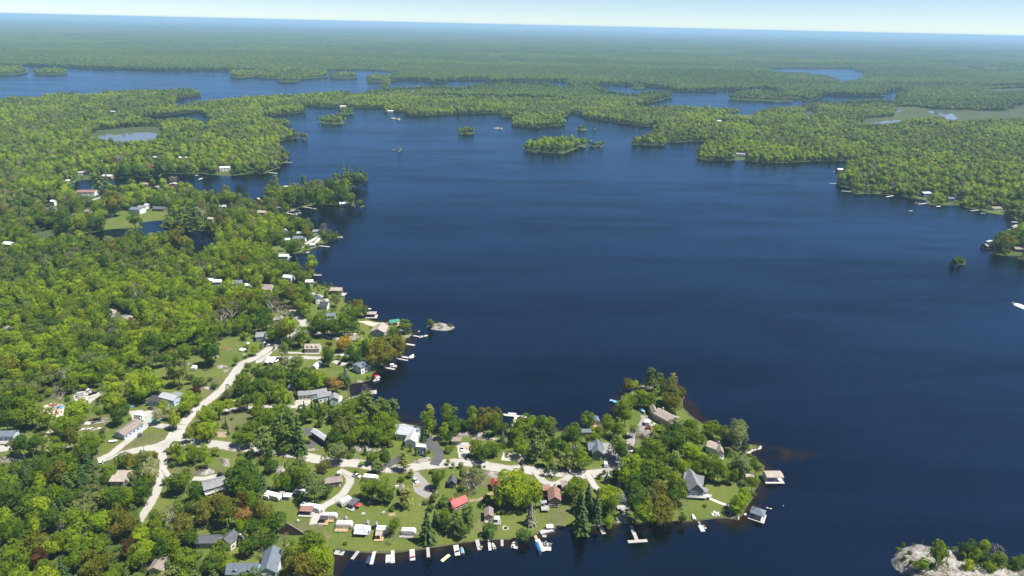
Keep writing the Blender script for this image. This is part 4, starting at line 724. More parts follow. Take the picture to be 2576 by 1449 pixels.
house('house', 'navy-roofed house with white attic window beside the worn asphalt drive', 'the navy-roofed house', '23', [((805, 222), (922, 228), (906, 112), 4.6, 2.8, 'y', 'green', 'slate', dict(win=(2, 1, 1))), ((768, 186), (925, 180), (918, 110), 4.2, 2.6, 'x', 'green', 'slate', dict(win=(0, 1, 1)))])
house('cottage', 'dark-roofed cottage with white glazed sunroom hidden between tall trees', 'the glazed sunroom cottage', '23', [((1083, 695), (1166, 694), (1150, 605), 3.2, 1.2, 'y', 'white', 'dark', dict(win=(3, 0, 1)))], decks=[((1062, 775), (1185, 775), (1180, 735), 1.5, M_WOODG)])
house('lake_house', 'beige-roofed house with white pointed sunroom facing the lake', 'the white sunroom house', '23', [((2066, 212), (2136, 218), (2128, 120), 4.2, 2.0, 'y', 'white', 'tan', dict(win=(2, 0, 2))), ((1945, 140), (2075, 190), (2110, 130), 4.0, 1.6, 'x', 'white', 'tan', dict(win=(0, 0, 0)))], decks=[((2085, 275), (2130, 280), (2128, 235), 1.2, M_WOODW)], chimney=(0, .3))
house('shed', 'small pale shed with grey roof near the curved boathouse', 'the pale lakeside shed', '23', [((2352, 457), (2441, 457), (2436, 420), 2.6, .9, 'x', 'cream', 'tan', dict(win=(1, 0, 0)))], 'shed')
house('lake_house', 'sprawling beige-roofed house near the tip of the wooded point', 'the house on the point tip', '22', [((1418, 1262), (1591, 1358), (1640, 1290), 4.2, 2.6, 'x', 'beige', 'tan', dict(win=(4, 1, 1))), ((1408, 1262), (1470, 1262), (1480, 1195), 4.0, 2.2, 'y', 'beige', 'tan', dict(win=(1, 0, 0)))], chimney=(-.3, .2), decks=[((1600, 1310), (1645, 1330), (1640, 1285), .5, M_WOODW)])
house('shed', 'white flat-topped shed in the yard of the house on the point', 'the white yard shed', '22', [((1333, 1353), (1391, 1362), (1408, 1330), 2.6, .3, 'x', 'white', 'light', dict(win=(0, 0, 0)))], 'shed')
house('boathouse', 'small slate-roofed boathouse at the shore between leafy trees with pinkish deck', 'the slate-roofed boathouse', '22', [((825, 1352), (890, 1350), (862, 1296), 3.2, 1.2, 'y', 'white', 'slate', dict(win=(1, 0, 1)))], 'boathouse', decks=[((822, 1415), (915, 1400), (895, 1365), .8, M_WOODN)])
house('cottage', 'low grey-brown cottage half hidden by trees below the point house', 'the half-hidden low cottage', '22', [((1294, 1460), (1340, 1495), (1395, 1440), 3.0, 1.2, 'x', 'grey', 'brown', dict(win=(2, 0, 0)))])
house('cottage', 'small grey cottage roof deep among the trees of the point', 'the grey cottage among the point trees', '23', [((690, 8), (800, 6), (790, -30), 3.2, 1.4, 'x', 'grey', 'slate', dict(win=(1, 0, 0)))])
house('house', 'pale metal-roofed house with white gabled porch beside the asphalt loop drive', 'the pale metal-roofed house', '13', [((1398, 22), (1640, 46), (1668, -52), 4.4, 2.4, 'x', 'cream', 'metal', dict(win=(4, 1, 1))), ((1488, 98), (1612, 108), (1600, 20), 4.0, 2.0, 'y', 'white', 'metal', dict(win=(1, 1, 1)))], chimney=(.25, .1))
house('barn', 'long pale-roofed metal barn with dark side wall by black driveway', 'the long metal barn', '13', [((688, 90), (746, 62), (722, -84), 4.2, 1.6, 'y', 'dark', 'light', dict(win=(1, 0, 0)))], 'barn')
house('cabin', 'tiny dark slate cabin with steep gable below the main road', 'the dark slate cabin', '13', [((1925, 528), (2016, 530), (2012, 462), 2.8, 2.4, 'y', 'navy', 'dark', dict(win=(1, 0, 1)))], 'cabin')
house('cabin', 'small bright red metal-roofed cabin beside the big yellow-green maple', 'the small red-roofed cabin', '13', [((2372, 556), (2448, 548), (2440, 482), 3.0, 1.8, 'y', 'log', 'red', dict(win=(1, 1, 0)))], 'cabin')
house('cottage', 'large red metal-roofed cottage behind dark pines', 'the large red-roofed cottage', '13', [((1985, 770), (2138, 702), (2088, 640), 3.6, 2.6, 'x', 'log', 'red', dict(win=(3, 1, 1))), ((1964, 768), (2012, 762), (2018, 670), 3.4, 1.2, 'y', 'log', 'red', dict(win=(1, 0, 0)))])
house('cottage', 'little brown cottage with log front near the round cedar', 'the little brown log cottage', '13', [((2294, 856), (2390, 856), (2372, 770), 3.0, 1.6, 'y', 'tan', 'brown', dict(win=(2, 1, 1)))], decks=[((2300, 915), (2385, 915), (2382, 870), .6, M_WOODG)])
shelter('white-topped garden canopy next to the little brown log cottage', 'the white garden canopy', '13', (2400, 882), (2453, 882), (2451, 846), 2.6, RF['white'], M_RAIL, name='garden_canopy', cat='canopy', floor=M_WOODG)
house('cottage', 'narrow brown-roofed cottage behind the pale pine near the car park', 'the narrow brown cottage', '13', [((1442, 605), (1500, 600), (1502, 535), 3.0, 1.0, 'y', 'brown', 'brown', dict(win=(1, 0, 0)))])
house('cottage', 'shady brown cottage under the big bronze oak by the gravel lane', 'the cottage under the bronze oak', '13', [((690, 525), (868, 500), (852, 440), 3.2, 1.4, 'x', 'brown', 'brown', dict(win=(3, 0, 1)))], decks=[((780, 520), (872, 505), (862, 470), .8, M_WOODG)])
house('house', 'blue-walled house with dark slate roof and two white dormers at the shore wood', 'the dormered slate house', '13', [((-315, 1440), (15, 1436), (20, 1318), 5.6, 3.2, 'x', 'blue', 'slate', dict(win=(4, 1, 0))), ((12, 1432), (206, 1420), (190, 1190), 5.4, 3.0, 'y', 'white', 'slate', dict(win=(3, 1, 2)))], dormers=(2, 0))
house('shed', 'grey-peaked white shed behind the trailer with the tan deck', 'the grey-peaked shed', '13', [((873, 882), (918, 882), (915, 856), 2.3, .9, 'y', 'white', 'grey', dict(win=(0, 0, 0)))], 'shed')
house('shed', 'grey barn-roofed shed behind the trailer with the blue patio set', 'the grey barn-roofed shed', '13', [((1088, 932), (1136, 932), (1135, 898), 2.4, 1.0, 'y', 'grey', 'grey', dict(win=(0, 0, 0)))], 'shed')
house('shed', 'dull grey shed beside the trailer with brown-roofed porch', 'the dull grey shed', '13', [((1180, 948), (1226, 946), (1224, 910), 2.4, 1.0, 'y', 'slate', 'grey', dict(win=(0, 0, 0)))], 'shed')
house('shed', 'tan timber shed between two trailers on the upper lawn', 'the tan timber shed', '13', [((232, 632), (286, 632), (288, 598), 2.4, .8, 'x', 'tan', 'tan', dict(win=(1, 0, 0)))], 'shed')
house('shed', 'white flat-roofed shed next to the tan timber shed', 'the white flat-roofed shed', '13', [((270, 652), (346, 658), (360, 616), 2.2, .2, 'x', 'grey', 'white', dict(win=(1, 0, 0)))], 'shed')
house('cabin', 'brown-roofed cabin at the edge of the pale rock shelf by gravel yard', 'the cabin by the rock shelf', '13', [((1966, 98), (2066, 96), (2060, 48), 2.9, 1.0, 'x', 'grey', 'brown', dict(win=(2, 0, 0)))], 'cabin')
house('shed', 'small white shed at the bend of the trailer lane', 'the small white lane shed', '13', [((815, 418), (856, 418), (850, 394), 2.3, .5, 'x', 'white', 'white', dict(win=(0, 0, 0)))], 'shed')
house('house', 'broad tan-brown roofed house screened by trees left of gravel lane', 'the tan-roofed lane house', '03', [((1090, 502), (1246, 502), (1338, 384), 3.2, 1.4, 'x', 'beige', 'tan', dict(win=(2, 0, 0)))])
house('house', 'grey ranch house with white furnished deck at the lawn edge', 'the grey ranch house', '03', [((2050, 594), (2284, 526), (2246, 440), 3.6, 1.6, 'x', 'slate', 'grey', dict(win=(5, 1, 1)))], decks=[((2070, 640), (2170, 602), (2150, 560), 1.6, M_WOODW), ((2175, 600), (2275, 570), (2262, 540), 1.6, M_WOODG)])
house('house', 'dark grey L-shaped house with pale stone side yard in the lower wood', 'the dark L-shaped house', '03', [((1955, 1125), (2200, 1122), (2198, 1034), 3.4, 1.6, 'x', 'grey', 'dark', dict(win=(4, 1, 0))), ((2195, 1098), (2315, 1140), (2356, 1022), 4.0, 2.4, 'y', 'cream', 'dark', dict(win=(2, 0, 2)))])
house('garage', 'cream garage with brown roof and wide door at the bottom wood edge', 'the cream garage', '03', [((1478, 1398), (1622, 1398), (1702, 1262), 3.2, 1.6, 'y', 'cream', 'brown', dict(win=(1, 0, 0)))], 'garage')
house('shed', 'white garden shed beside the stones of the dark L-shaped house', 'the white garden shed', '03', [((2394, 1052), (2449, 1052), (2446, 1022), 2.3, .5, 'x', 'white', 'light', dict(win=(1, 0, 0)))], 'shed')
house('house', 'pale blue house with slate roof at the left edge of the clearing', 'the pale blue slate house', '03', [((-190, 55), (130, 48), (192, -18), 3.8, 1.6, 'x', 'blue', 'slate', dict(win=(6, 0, 1)))], decks=[((-60, 125), (60, 120), (62, 85), .8, M_WOODG)])
house('house', 'long brown-roofed bungalow beside the gravel turning loop', 'the long brown bungalow', '02', [((1133, 1460), (1248, 1488), (1408, 1348), 3.2, 1.6, 'y', 'blue', 'brown', dict(win=(2, 0, 5)))])
house('house', 'blue flat-roofed house joined to a pale metal-roofed hall', 'the blue flat-roofed house', '02', [((1470, 1140), (1690, 1152), (1716, 1088), 3.6, .3, 'x', 'blue', 'black', dict(kind='flat', win=(5, 1, 0))), ((1590, 1098), (1745, 1140), (1800, 1086), 4.2, 1.6, 'x', 'blue', 'metal', dict(win=(2, 0, 1))), ((1722, 1066), (1838, 1092), (1848, 1060), 3.4, .3, 'x', 'log', 'grey', dict(kind='flat', win=(2, 0, 1)))])
house('house', 'white two-storey house with blue-grey roof above the small beach', 'the white two-storey house', '12', [((965, 772), (1055, 808), (1148, 745), 5.2, 1.0, 'y', 'white', 'slate', dict(win=(2, 2, 3)))], decks=[((940, 815), (1000, 838), (1020, 815), 1.0, M_WOODG)])
house('house', 'cream house with three white dormers behind a gravel forecourt', 'the three-dormer cream house', '12', [((482, 614), (641, 614), (640, 570), 3.6, 2.4, 'x', 'cream', 'tan', dict(win=(4, 1, 1)))], dormers=(3, 0))
house('lake_house', 'rambling grey lake house with pale gables by the long pier', 'the rambling grey lake house', '12', [((620, 1110), (765, 1082), (830, 1030), 4.0, 2.0, 'x', 'white', 'grey', dict(win=(3, 0, 1))), ((416, 1084), (553, 1078), (551, 1030), 3.6, 1.6, 'x', 'cream', 'grey', dict(win=(3, 1, 0))), ((550, 1078), (720, 1046), (700, 1006), 3.7, 1.5, 'x', 'blue', 'grey', dict(win=(4, 0, 0))), ((735, 1132), (832, 1124), (806, 1072), 4.0, 1.8, 'y', 'blue', 'grey', dict(win=(1, 1, 1)))], chimney=(0, 0))
house('lake_house', 'grey gabled house with fence above the green-roofed boathouse', 'the grey fenced gable house', '12', [((1150, 442), (1295, 452), (1278, 378), 4.2, 2.8, 'y', 'grey', 'tan', dict(win=(2, 1, 1)))])
house('cottage', 'low grey-roofed cottage behind the amber maple', 'the cottage behind the amber maple', '12', [((932, 527), (1062, 527), (1056, 480), 3.2, 1.6, 'x', 'white', 'brown', dict(win=(3, 0, 1)))])
house('cottage', 'white cottage with grey roof and front deck left of the main road', 'the white roadside cottage', '12', [((-10, 498), (96, 492), (90, 442), 3.8, 1.8, 'x', 'blue', 'grey', dict(win=(3, 0, 1)))], decks=[((0, 530), (95, 525), (92, 500), 1.0, M_WOODG)])
house('cottage', 'brown-grey cottage in the trees left of the narrow road', 'the cottage left of the narrow road', '12', [((172, 328), (282, 306), (262, 278), 3.2, 1.4, 'x', 'brown', 'tan', dict(win=(2, 0, 1)))])
house('cottage', 'slate-roofed cottage among trees above the sandy beach', 'the cottage above the beach', '12', [((705, 287), (800, 282), (796, 250), 3.4, 1.6, 'x', 'white', 'slate', dict(win=(2, 0, 1)))])
house('cottage', 'black-roofed white cottage beside the upper lakeside drive', 'the black-roofed cottage', '12', [((630, 182), (716, 186), (714, 138), 3.6, 2.2, 'x', 'white', 'black', dict(win=(3, 0, 1)))])
house('cottage', 'white cottage with dark roof and timber deck on the upper drive', 'the upper drive cottage', '12', [((597, 124), (670, 112), (648, 74), 3.8, 1.8, 'y', 'white', 'dark', dict(win=(2, 0, 1)))], decks=[((610, 148), (675, 130), (670, 112), .8, M_WOODG)])
house('cottage', 'brown lakeside cottage with white terrace at the upper shore', 'the brown terrace cottage', '12', [((742, 28), (862, 30), (856, 0), 4.0, 1.8, 'x', 'brown', 'tan', dict(win=(3, 0, 1)))], decks=[((830, 75), (885, 80), (880, 50), .8, M_WOODW)])
house('house', 'white house with grey roof at the wood edge above the road', 'the white wood-edge house', '12', [((54, 22), (156, 18), (150, -12), 3.4, 1.4, 'x', 'white', 'brown', dict(win=(4, 0, 1)))])
# ------------------------------------------------------------ cottages farther off
for a in [('01', 880, 490, 175, 'rust', 'white', 'long rust-roofed bungalow beside the far village road', 'the long rust-roofed bungalow'), ('01', 1440, 412, 92, 'brown', 'brown', 'brown chalet among shrubs just before the narrow inlet', 'the brown inlet chalet'), ('01', 1575, 442, 72, 'brown', 'brown', 'small brown cabin between two inlet chalets', 'the small inlet cabin'), ('01', 1750, 418, 88, 'tan', 'red', 'tall pinkish-roofed chalet at the inlet shore', 'the tall inlet chalet'),
          ('01', 1385, 668, 120, 'slate', 'white', 'white cottage with slate roof above the mown village lawn', 'the white lawn cottage'), ('01', 1440, 640, 84, 'grey', 'white', 'grey-roofed white cottage behind the white lawn cottage', 'the rear lawn cottage'), ('01', 1490, 622, 62, 'light', 'blue', 'little blue-grey cottage above the mown lawn', 'the little blue lawn cottage'), ('01', 1612, 652, 122, 'dark', 'brown', 'dark-roofed brown house right of the mown lawn', 'the dark lawn house'),
          ('01', 520, 668, 112, 'dark', 'white', 'dark-roofed white house in the left village trees', 'the dark-roofed village house'), ('01', 540, 592, 52, 'white', 'white', 'small all-white house behind the left village trees', 'the all-white village house'), ('01', 735, 745, 62, 'light', 'white', 'white shed-like cottage by the lawn trees', 'the shed-like village cottage'), ('01', 890, 692, 72, 'brown', 'cream', 'cream cottage with brown front beside village road', 'the cream village cottage'), ('01', 1105, 705, 56, 'slate', 'white', 'white-sided cottage below the big oak of the village', 'the cottage below the village oak'),
          ('01', 95, 1010, 104, 'white', 'tan', 'white-roofed orange-walled house alone in the left wood', 'the lone white-roofed house'), ('01', 2110, 1382, 72, 'white', 'white', 'white flat-looking house on the upper wood road', 'the white upper-road house'), ('01', 2192, 1392, 84, 'white', 'cream', 'cream building beside the white upper-road house', 'the cream upper-road building'), ('01', 2370, 1402, 132, 'navy' if 0 else 'slate', 'white', 'white house with deep blue roof on the upper wood road', 'the deep-blue-roofed house'), ('01', 2500, 1432, 64, 'white', 'white', 'small white garage right of the deep-blue-roofed house', 'the small upper-road garage'),
          ('01', 1240, 180, 62, 'tan', 'brown', 'brown house in the wood behind the narrow inlet', 'the brown inlet-wood house'), ('01', 1550, 142, 62, 'light', 'slate', 'grey-gabled house in the wood behind the inlet', 'the grey-gabled wood house'), ('01', 1800, 142, 62, 'light', 'white', 'white-gabled house in the wood above the inlet', 'the white-gabled wood house'), ('01', 1865, 145, 62, 'tan', 'white', 'cream-roofed house right of the white-gabled wood house', 'the cream-roofed wood house'), ('01', 2265, 248, 98, 'white', 'white', 'large bright white villa at the inlet shore', 'the bright white villa'),
          ('01', 855, 292, 112, 'tan', 'white', 'long tan boathouse on the far bank of the inlet end', 'the long tan boathouse'), ('01', 1095, 325, 104, 'light', 'tan', 'pale boathouse on the sandy inlet bank', 'the sandy-bank boathouse'), ('01', 690, 378, 62, 'white', 'white', 'white shed at the very end of the inlet', 'the inlet-end shed'), ('01', 2130, 768, 66, 'tan', 'cream', 'tall beige house behind the lily pond pines', 'the tall beige pond house'), ('01', 2245, 632, 64, 'white', 'grey', 'pale cottage in the trees above the pond', 'the pale cottage above the pond'),
          ('11', 425, 952, 96, 'slate', 'white', 'grey-blue roofed house on the concrete-pathed point', 'the house on the concrete-pathed point'), ('11', 488, 962, 34, 'slate', 'white', 'narrow white annexe right of the grey-blue roofed house', 'the narrow white annexe'), ('11', 605, 886, 66, 'grey', 'white', 'white boathouse at the back of the concrete-pathed point', 'the white point boathouse'), ('11', 318, 972, 50, 'light', 'white', 'small white cottage between trees on the pathed point', 'the small pathed-point cottage'), ('11', 438, 906, 48, 'light', 'blue', 'bluish cottage behind the grey-blue roofed house', 'the bluish point cottage'), ('11', 293, 880, 40, 'light', 'white', 'white gable peeking from the point wood', 'the white gable in the point wood'),
          ('11', 18, 572, 46, 'tan', 'red', 'tall reddish chalet on the wooded spit', 'the reddish spit chalet'), ('11', 86, 545, 64, 'dark', 'brown', 'dark-roofed house beside the reddish spit chalet', 'the dark spit house'), ('11', 312, 440, 64, 'light', 'beige', 'pale house hidden behind the wooded spit', 'the hidden spit house'), ('11', 880, 606, 74, 'white', 'grey', 'white-roofed boathouse at the tip of the wooded spit', 'the spit-tip boathouse'), ('11', 283, 1134, 96, 'light', 'white', 'white floating boathouse with flat roof below the pathed point', 'the floating white boathouse'), ('11', 538, 1394, 78, 'white', 'white', 'white boathouse at the little cove shore', 'the white cove boathouse'),
          ('11', 330, 1356, 100, 'light', 'white', 'white cottage behind the tall shoreline spruce', 'the cottage behind the tall spruce'), ('11', 110, 1442, 110, 'brown', 'cream', 'brown-roofed cottage in the trees near the cove', 'the brown cove cottage'), ('11', 908, 345, 36, 'white', 'white', 'small white cabin on the wooded islet', 'the islet cabin'), ('11', 570, 1022, 56, 'light', 'white', 'white garden house on the tip of the pathed point', 'the white garden house'), ('11', 65, 692, 90, 'tan', 'grey', 'grey roofs behind the docks of the sheltered bay', 'the grey bay house'), ('11', 240, 648, 44, 'white', 'white', 'small white boathouse in the corner of the sheltered bay', 'the bay-corner boathouse'),
          ('31', 1580, 505, 92, 'light', 'slate', 'large grey villa with white balconies on the eastern shore', 'the large grey eastern villa'), ('31', 1832, 560, 62, 'slate', 'grey', 'slate-roofed house right of the large eastern villa', 'the slate eastern house'), ('31', 1908, 545, 56, 'light', 'blue', 'blue-grey house in the trees of the eastern shore', 'the blue eastern house'), ('31', 2282, 650, 104, 'brown', 'cream', 'low brown-roofed bungalow on the eastern lawn', 'the low eastern bungalow'), ('31', 722, 262, 66, 'white', 'slate', 'white-roofed floating boathouse off the eastern headland', 'the headland boathouse'), ('31', 1012, 400, 66, 'slate', 'blue', 'blue house hidden in the headland wood', 'the blue headland house'),
          ('31', 2472, 845, 76, 'brown', 'dark', 'dark boathouse at the right shore below the trees', 'the dark right-shore boathouse'), ('31', 2205, 1028, 90, 'grey', 'dark', 'grey-roofed boat shelter beside the right-hand wood', 'the grey boat shelter'), ('31', 2520, 1062, 92, 'brown', 'brown', 'brown-roofed lodge within the right-hand wood', 'the brown lodge'), ('21', 2300, 110, 92, 'grey', 'white', 'grey and white villa with stone terrace on the far headland', 'the terraced headland villa'), ('20', 2090, 1220, 70, 'white', 'white', 'white house with bare ground on the far peninsula', 'the white peninsula house'), ('30', 420, 1060, 50, 'white', 'white', 'white house above the far channel', 'the white channel house'),
          ('30', 230, 862, 88, 'white', 'cream', 'long pale building in the far eastern forest', 'the long pale far building'), ('10', 872, 1072, 62, 'white', 'cream', 'pale boathouse at the far northern shore', 'the pale northern boathouse'), ('10', 1352, 1120, 54, 'white', 'white', 'white boathouse in the northern cove', 'the northern cove boathouse'), ('00', 1445, 680, 50, 'tan', 'red', 'pinkish lodge on the farthest lake shore', 'the pinkish far lodge'), ('00', 1980, 692, 60, 'white', 'beige', 'beige lodge on the farthest lake shore', 'the beige far lodge'), ('00', 1142, 1125, 62, 'light', 'white', 'white house in the wood left of the marsh pond', 'the white marsh-side house'), ('10', 940, 688, 40, 'rust', 'red', 'red-roofed lodge on the far left lake shore', 'the far red-roofed lodge'), ('10', 300, 760, 44, 'tan', 'beige', 'beige lodge on the large far island', 'the island lodge')]:
    bh = 'boathouse' in a[6]
    cottage(*a, ze=5.4 if any(q in a[6] for q in ('tall', 'villa', 'large')) else 3.0, name='boathouse' if bh else 'cottage', cat='boathouse' if bh else 'house', yaw=rng.uniform(-.35, .35), ridge='y' if 'gabl' in a[6] or 'chalet' in a[6] else 'x', ar=.6 if 'long' in a[6] else .8)
# ------------------------------------------------------------ boathouses, pavilions
shelter('curved grey-roofed white boathouse floating off the wooded point', 'the curved-roof boathouse', '33', (-12, 462), (162, 462), (144, 392), 3.4, RF['tan'], M_TRIM, 'boathouse', 'boathouse', 'arch', 1.0, M_WOODW, WL['white'])
shelter('slate hip-roofed boathouse with white deck at the maple shore', 'the hip-roofed boathouse', '23', (2392, 812), (2538, 860), (2562, 792), 3.4, RF['slate'], M_TRIM, 'boathouse', 'boathouse', 'hip', 2.2, M_WOODW, WL['slate'])
shelter('green metal-roofed boathouse at the end of the sandy beach', 'the green-roofed boathouse', '12', (1345, 357), (1452, 342), (1442, 312), 3.2, RF['green'], M_STEEL, 'boathouse', 'boathouse', 'x', 1.6, M_WOODN)
shelter('brown flat-roofed boathouse over the water above the sandy beach', 'the brown flat boathouse', '12', (1105, 266), (1209, 266), (1206, 238), 3.4, RF['tan'], M_POLE, 'boathouse', 'boathouse', 'x', .5, M_WOODW, WL['brown'])
shelter('blue canvas boat lift canopy beside the new-plank dock', 'the blue boat lift canopy', '23', (270, 1202), (302, 1196), (268, 1112), 2.2, M_BLUE, M_STEEL, 'boat_lift_canopy', 'canopy', 'y', .8)
shelter('white-topped boat shade at the rocky shore below the rust-roofed cottage', 'the white boat shade', '23', (350, 968), (420, 962), (400, 925), 2.0, RF['white'], M_STEEL, 'boat_shelter', 'canopy', 'arch', .35)
shelter('small white gazebo with pointed slate roof in the garden trees', 'the white gazebo', '12', (312, 1005), (380, 1005), (376, 965), 3.0, RF['slate'], M_TRIM, 'gazebo', 'gazebo', 'hip', 3.2, M_WOODW, WL['white'])
shelter('dark glass-roofed gazebo on the timber deck of a grey trailer', 'the dark glass-roofed gazebo', '13', (640, 882), (708, 884), (710, 845), 2.7, RF['black'], M_POLE, 'deck_gazebo', 'gazebo', 'x', .5, M_WOODN)
shelter('brown-roofed deck shelter in front of the long white trailer', 'the brown-roofed deck shelter', '13', (432, 798), (562, 805), (568, 738), 2.8, RF['rust'], M_POLE, 'deck_shelter', 'shelter', 'x', .5, M_WOODG, WL['dark'])
shelter('dark flat shelter beside the angled trailer with red parasol', 'the dark flat shelter', '13', (915, 722), (975, 745), (1012, 668), 2.8, RF['dark'], M_POLE, 'deck_shelter', 'shelter', 'flat', .4, M_WOODG)
shelter('black awning shelter before the white-roofed trailer by silver willow', 'the black awning shelter', '13', (372, 618), (448, 620), (452, 580), 2.6, RF['black'], M_POLE, 'awning_shelter', 'shelter', 'flat')
shelter('brown-roofed porch with wooden steps before a white trailer', 'the stepped brown porch', '13', (1198, 1045), (1268, 1045), (1275, 990), 2.7, RF['tan'], M_WOODN, 'porch', 'porch', 'x', .5, M_WOODN, WL['tan'])
shelter('white carport tent left of the red vehicle on the gravel verge', 'the left white carport tent', '12', (72, 758), (118, 758), (135, 700), 2.4, RF['white'], M_STEEL, 'carport_tent', 'tent', 'y', 1.0, group='white carport tents')
shelter('white carport tent directly beside the red vehicle on the verge', 'the white carport tent', '12', (125, 758), (170, 758), (178, 702), 2.4, RF['white'], M_STEEL, 'carport_tent', 'tent', 'y', 1.0, group='white carport tents')
def tunnel(label, c, A, B, C):
    ctr, yaw, w, d = frame(c, A, B, C, 1.0); root = thing('tunnel_tent', (*ctr, 0), yaw, label, 'tent'); b = MB()
    b.loft([[(w/2*math.cos(q), y, 3.2*math.sin(q)) for q in np.linspace(0, math.pi, 9)] for y in (-d/2, d/2)]); b.build('cover', M_WHITE, root); MB().box(-.9, -d/2-.05, 0, .9, -d/2+.02, 2.2).build('door_flap', WL['cream'], root)
    put(ctr, 'the white tunnel tent'); mark3(np.array([[*ctr, 0], [ctr[0]-2.5, ctr[1]-2, 0], [ctr[0]+2.5, ctr[1]+3, 3], [ctr[0]-1, ctr[1]+3, 3], [ctr[0]+2.5, ctr[1]-2, 0]])); OPEN.append(np.array([ctr+[-2.5, -4], ctr+[2.5, -4], ctr+[2.5, 4], ctr+[-2.5, 4]]))
tunnel('white rounded tunnel tent standing alone on the mown lawn', '12', (552, 805), (608, 812), (628, 750))
# ------------------------------------------------------------ trailers on the lakeside lawn
TR = lambda *a, **k: trailer(*a, **k)
TR('white fifth-wheel trailer with pale patio at the left end of the lawn', 'the left-end trailer', '13', (72, 622), (222, 660), (228, 612), stripe='dark', slide=True)
TR('white-roofed trailer behind the black awning beside the silver willow', 'the black-awning trailer', '13', (385, 600), (462, 598), (470, 538), stripe='grey')
TR('long white trailer behind the brown-roofed deck shelter', 'the long white trailer', '13', (432, 742), (632, 778), (645, 725), stripe='slate', ac=2)
TR('grey-topped trailer with timber deck and dark glass gazebo', 'the timber-deck trailer', '13', (652, 838), (810, 842), (815, 808), stripe='grey', roof=RF['light'])
TR('white trailer with wide tan deck and green kayak', 'the tan-deck trailer', '13', (798, 928), (965, 930), (968, 888), stripe='beige')
TR('white trailer with grey deck and blue patio set', 'the blue-patio trailer', '13', (975, 975), (1140, 985), (1142, 935), stripe='slate', awn=M_WHITE)
TR('white trailer behind the stepped brown porch', 'the brown-porch trailer', '13', (1205, 980), (1320, 985), (1325, 943), stripe='dark')
TR('white rounded trailer at the right end of the row beside a leafy tree', 'the right-end trailer', '13', (1455, 995), (1605, 1000), (1605, 962), stripe='navy')
TR('white trailer parked at an angle beside the gravel lane', 'the angled trailer', '13', (862, 715), (972, 655), (930, 632), stripe='grey', ac=1)
TR('white trailer parked behind the pickup under dark pines', 'the trailer under the pines', '13', (1065, 455), (1212, 470), (1215, 425), stripe='beige')
dk = lambda label, c, A, B, C, h, m, r=True: deck(thing('sun_deck', (*(frame(c, A, B, C, h)[0]), 0), 0, label, 'deck', 'decks beside the trailers'), frame(c, A, B, C, h)[0], c, A, B, C, h, m, r, 'platform')
dk('tan timber sun deck before the trailer with green kayak', '13', (788, 1000), (915, 1005), (925, 950), .5, M_WOODN); dk('timber deck with railing beside the dark glass gazebo', '13', (700, 905), (778, 905), (780, 870), .6, M_WOODN); dk('grey deck with steps before the blue patio trailer', '13', (1010, 1035), (1140, 1040), (1140, 1000), .6, M_WOODG); dk('grey planked deck before the right-end trailer', '13', (1440, 1062), (1585, 1066), (1588, 1040), .4, M_WOODG); dk('pale patio deck before the left-end trailer', '13', (60, 668), (190, 690), (200, 660), .3, M_WOODW); dk('paved terrace deck before the angled trailer', '13', (950, 748), (1040, 760), (1060, 715), .15, M_SOIL, False)
# ------------------------------------------------------------ docks
D = dock
D('green-canoe platform dock at the left end of the beach', '13', [(790, 1208), (885, 1222)], 2.6); D('narrow slanting grey dock beside the wooded shore corner', '13', [(1030, 1196), (965, 1280)], 1.5); D('slim pale dock beside the dark covered boat', '13', [(1190, 1206), (1160, 1332)], 1.6, M_WOODW, bar=([(1180, 1208), (1212, 1208)], 1.0)); D('straight pale dock beside the white pontoon boat', '13', [(1375, 1190), (1378, 1318)], 1.7, M_WOODW)
D('white dock with two red chairs', '13', [(1570, 1178), (1576, 1292)], 2.4, M_WOODW); D('short narrow grey dock without any boat', '13', [(1728, 1160), (1736, 1260)], 1.5); D('wide pale dock beside the blue-covered boat', '13', [(2010, 1136), (2030, 1242)], 2.5, M_WOODW); D('crooked grey dock with an upturned rowing boat', '13', [(2222, 1080), (2250, 1188)], 1.8); D('slim grey dock beside the white runabout near the round cedar', '13', [(2345, 1088), (2356, 1192)], 1.4, M_WOODW); D('very short grey dock below the fire pit', '13', [(2475, 1082), (2477, 1148)], 1.3)
D('weathered dock beside the white boat by the dark shore bush', '23', [(50, 1085), (38, 1175)], 1.8); D('new-plank dock with white end beside the blue boat canopy', '23', [(232, 1040), (250, 1075)], 1.5, M_WOODN); D('broad white L-shaped dock beside the blue boat canopy', '23', [(252, 1078), (320, 1200)], 2.4, M_WOODW, bar=([(310, 1170), (395, 1175)], 2.6)); D('small square landing stage below the white boat shade', '23', [(305, 1045), (348, 1048)], 1.6); D('plain short dock below the tall dark spruces', '23', [(885, 938), (928, 1026)], 2.0)
D('long T-shaped plank dock below the shore stairs', '23', [(1195, 938), (1266, 1108)], 1.8, bar=([(1166, 1104), (1362, 1091)], 1.9)); D('grey dock with white jet ski below the sloping lawn', '23', [(1878, 898), (1896, 940)], 1.2, M_STEEL); D('wide pale dock end beside the white jet ski', '23', [(1893, 938), (1925, 1002)], 2.2, M_WOODW); D('white ramp dock leading to the hip-roofed boathouse', '23', [(2338, 822), (2400, 848), (2545, 892)], 1.9, M_WOODW)
D('white T-shaped dock in the quiet bay behind the point', '22', [(10, 1390), (40, 1295)], 1.9, M_WOODW, bar=([(-95, 1272), (150, 1300)], 2.2)); D('blue canvas-covered dock on the left side of the point', '22', [(1075, 1150), (985, 1125)], 2.2, M_LBLUE)
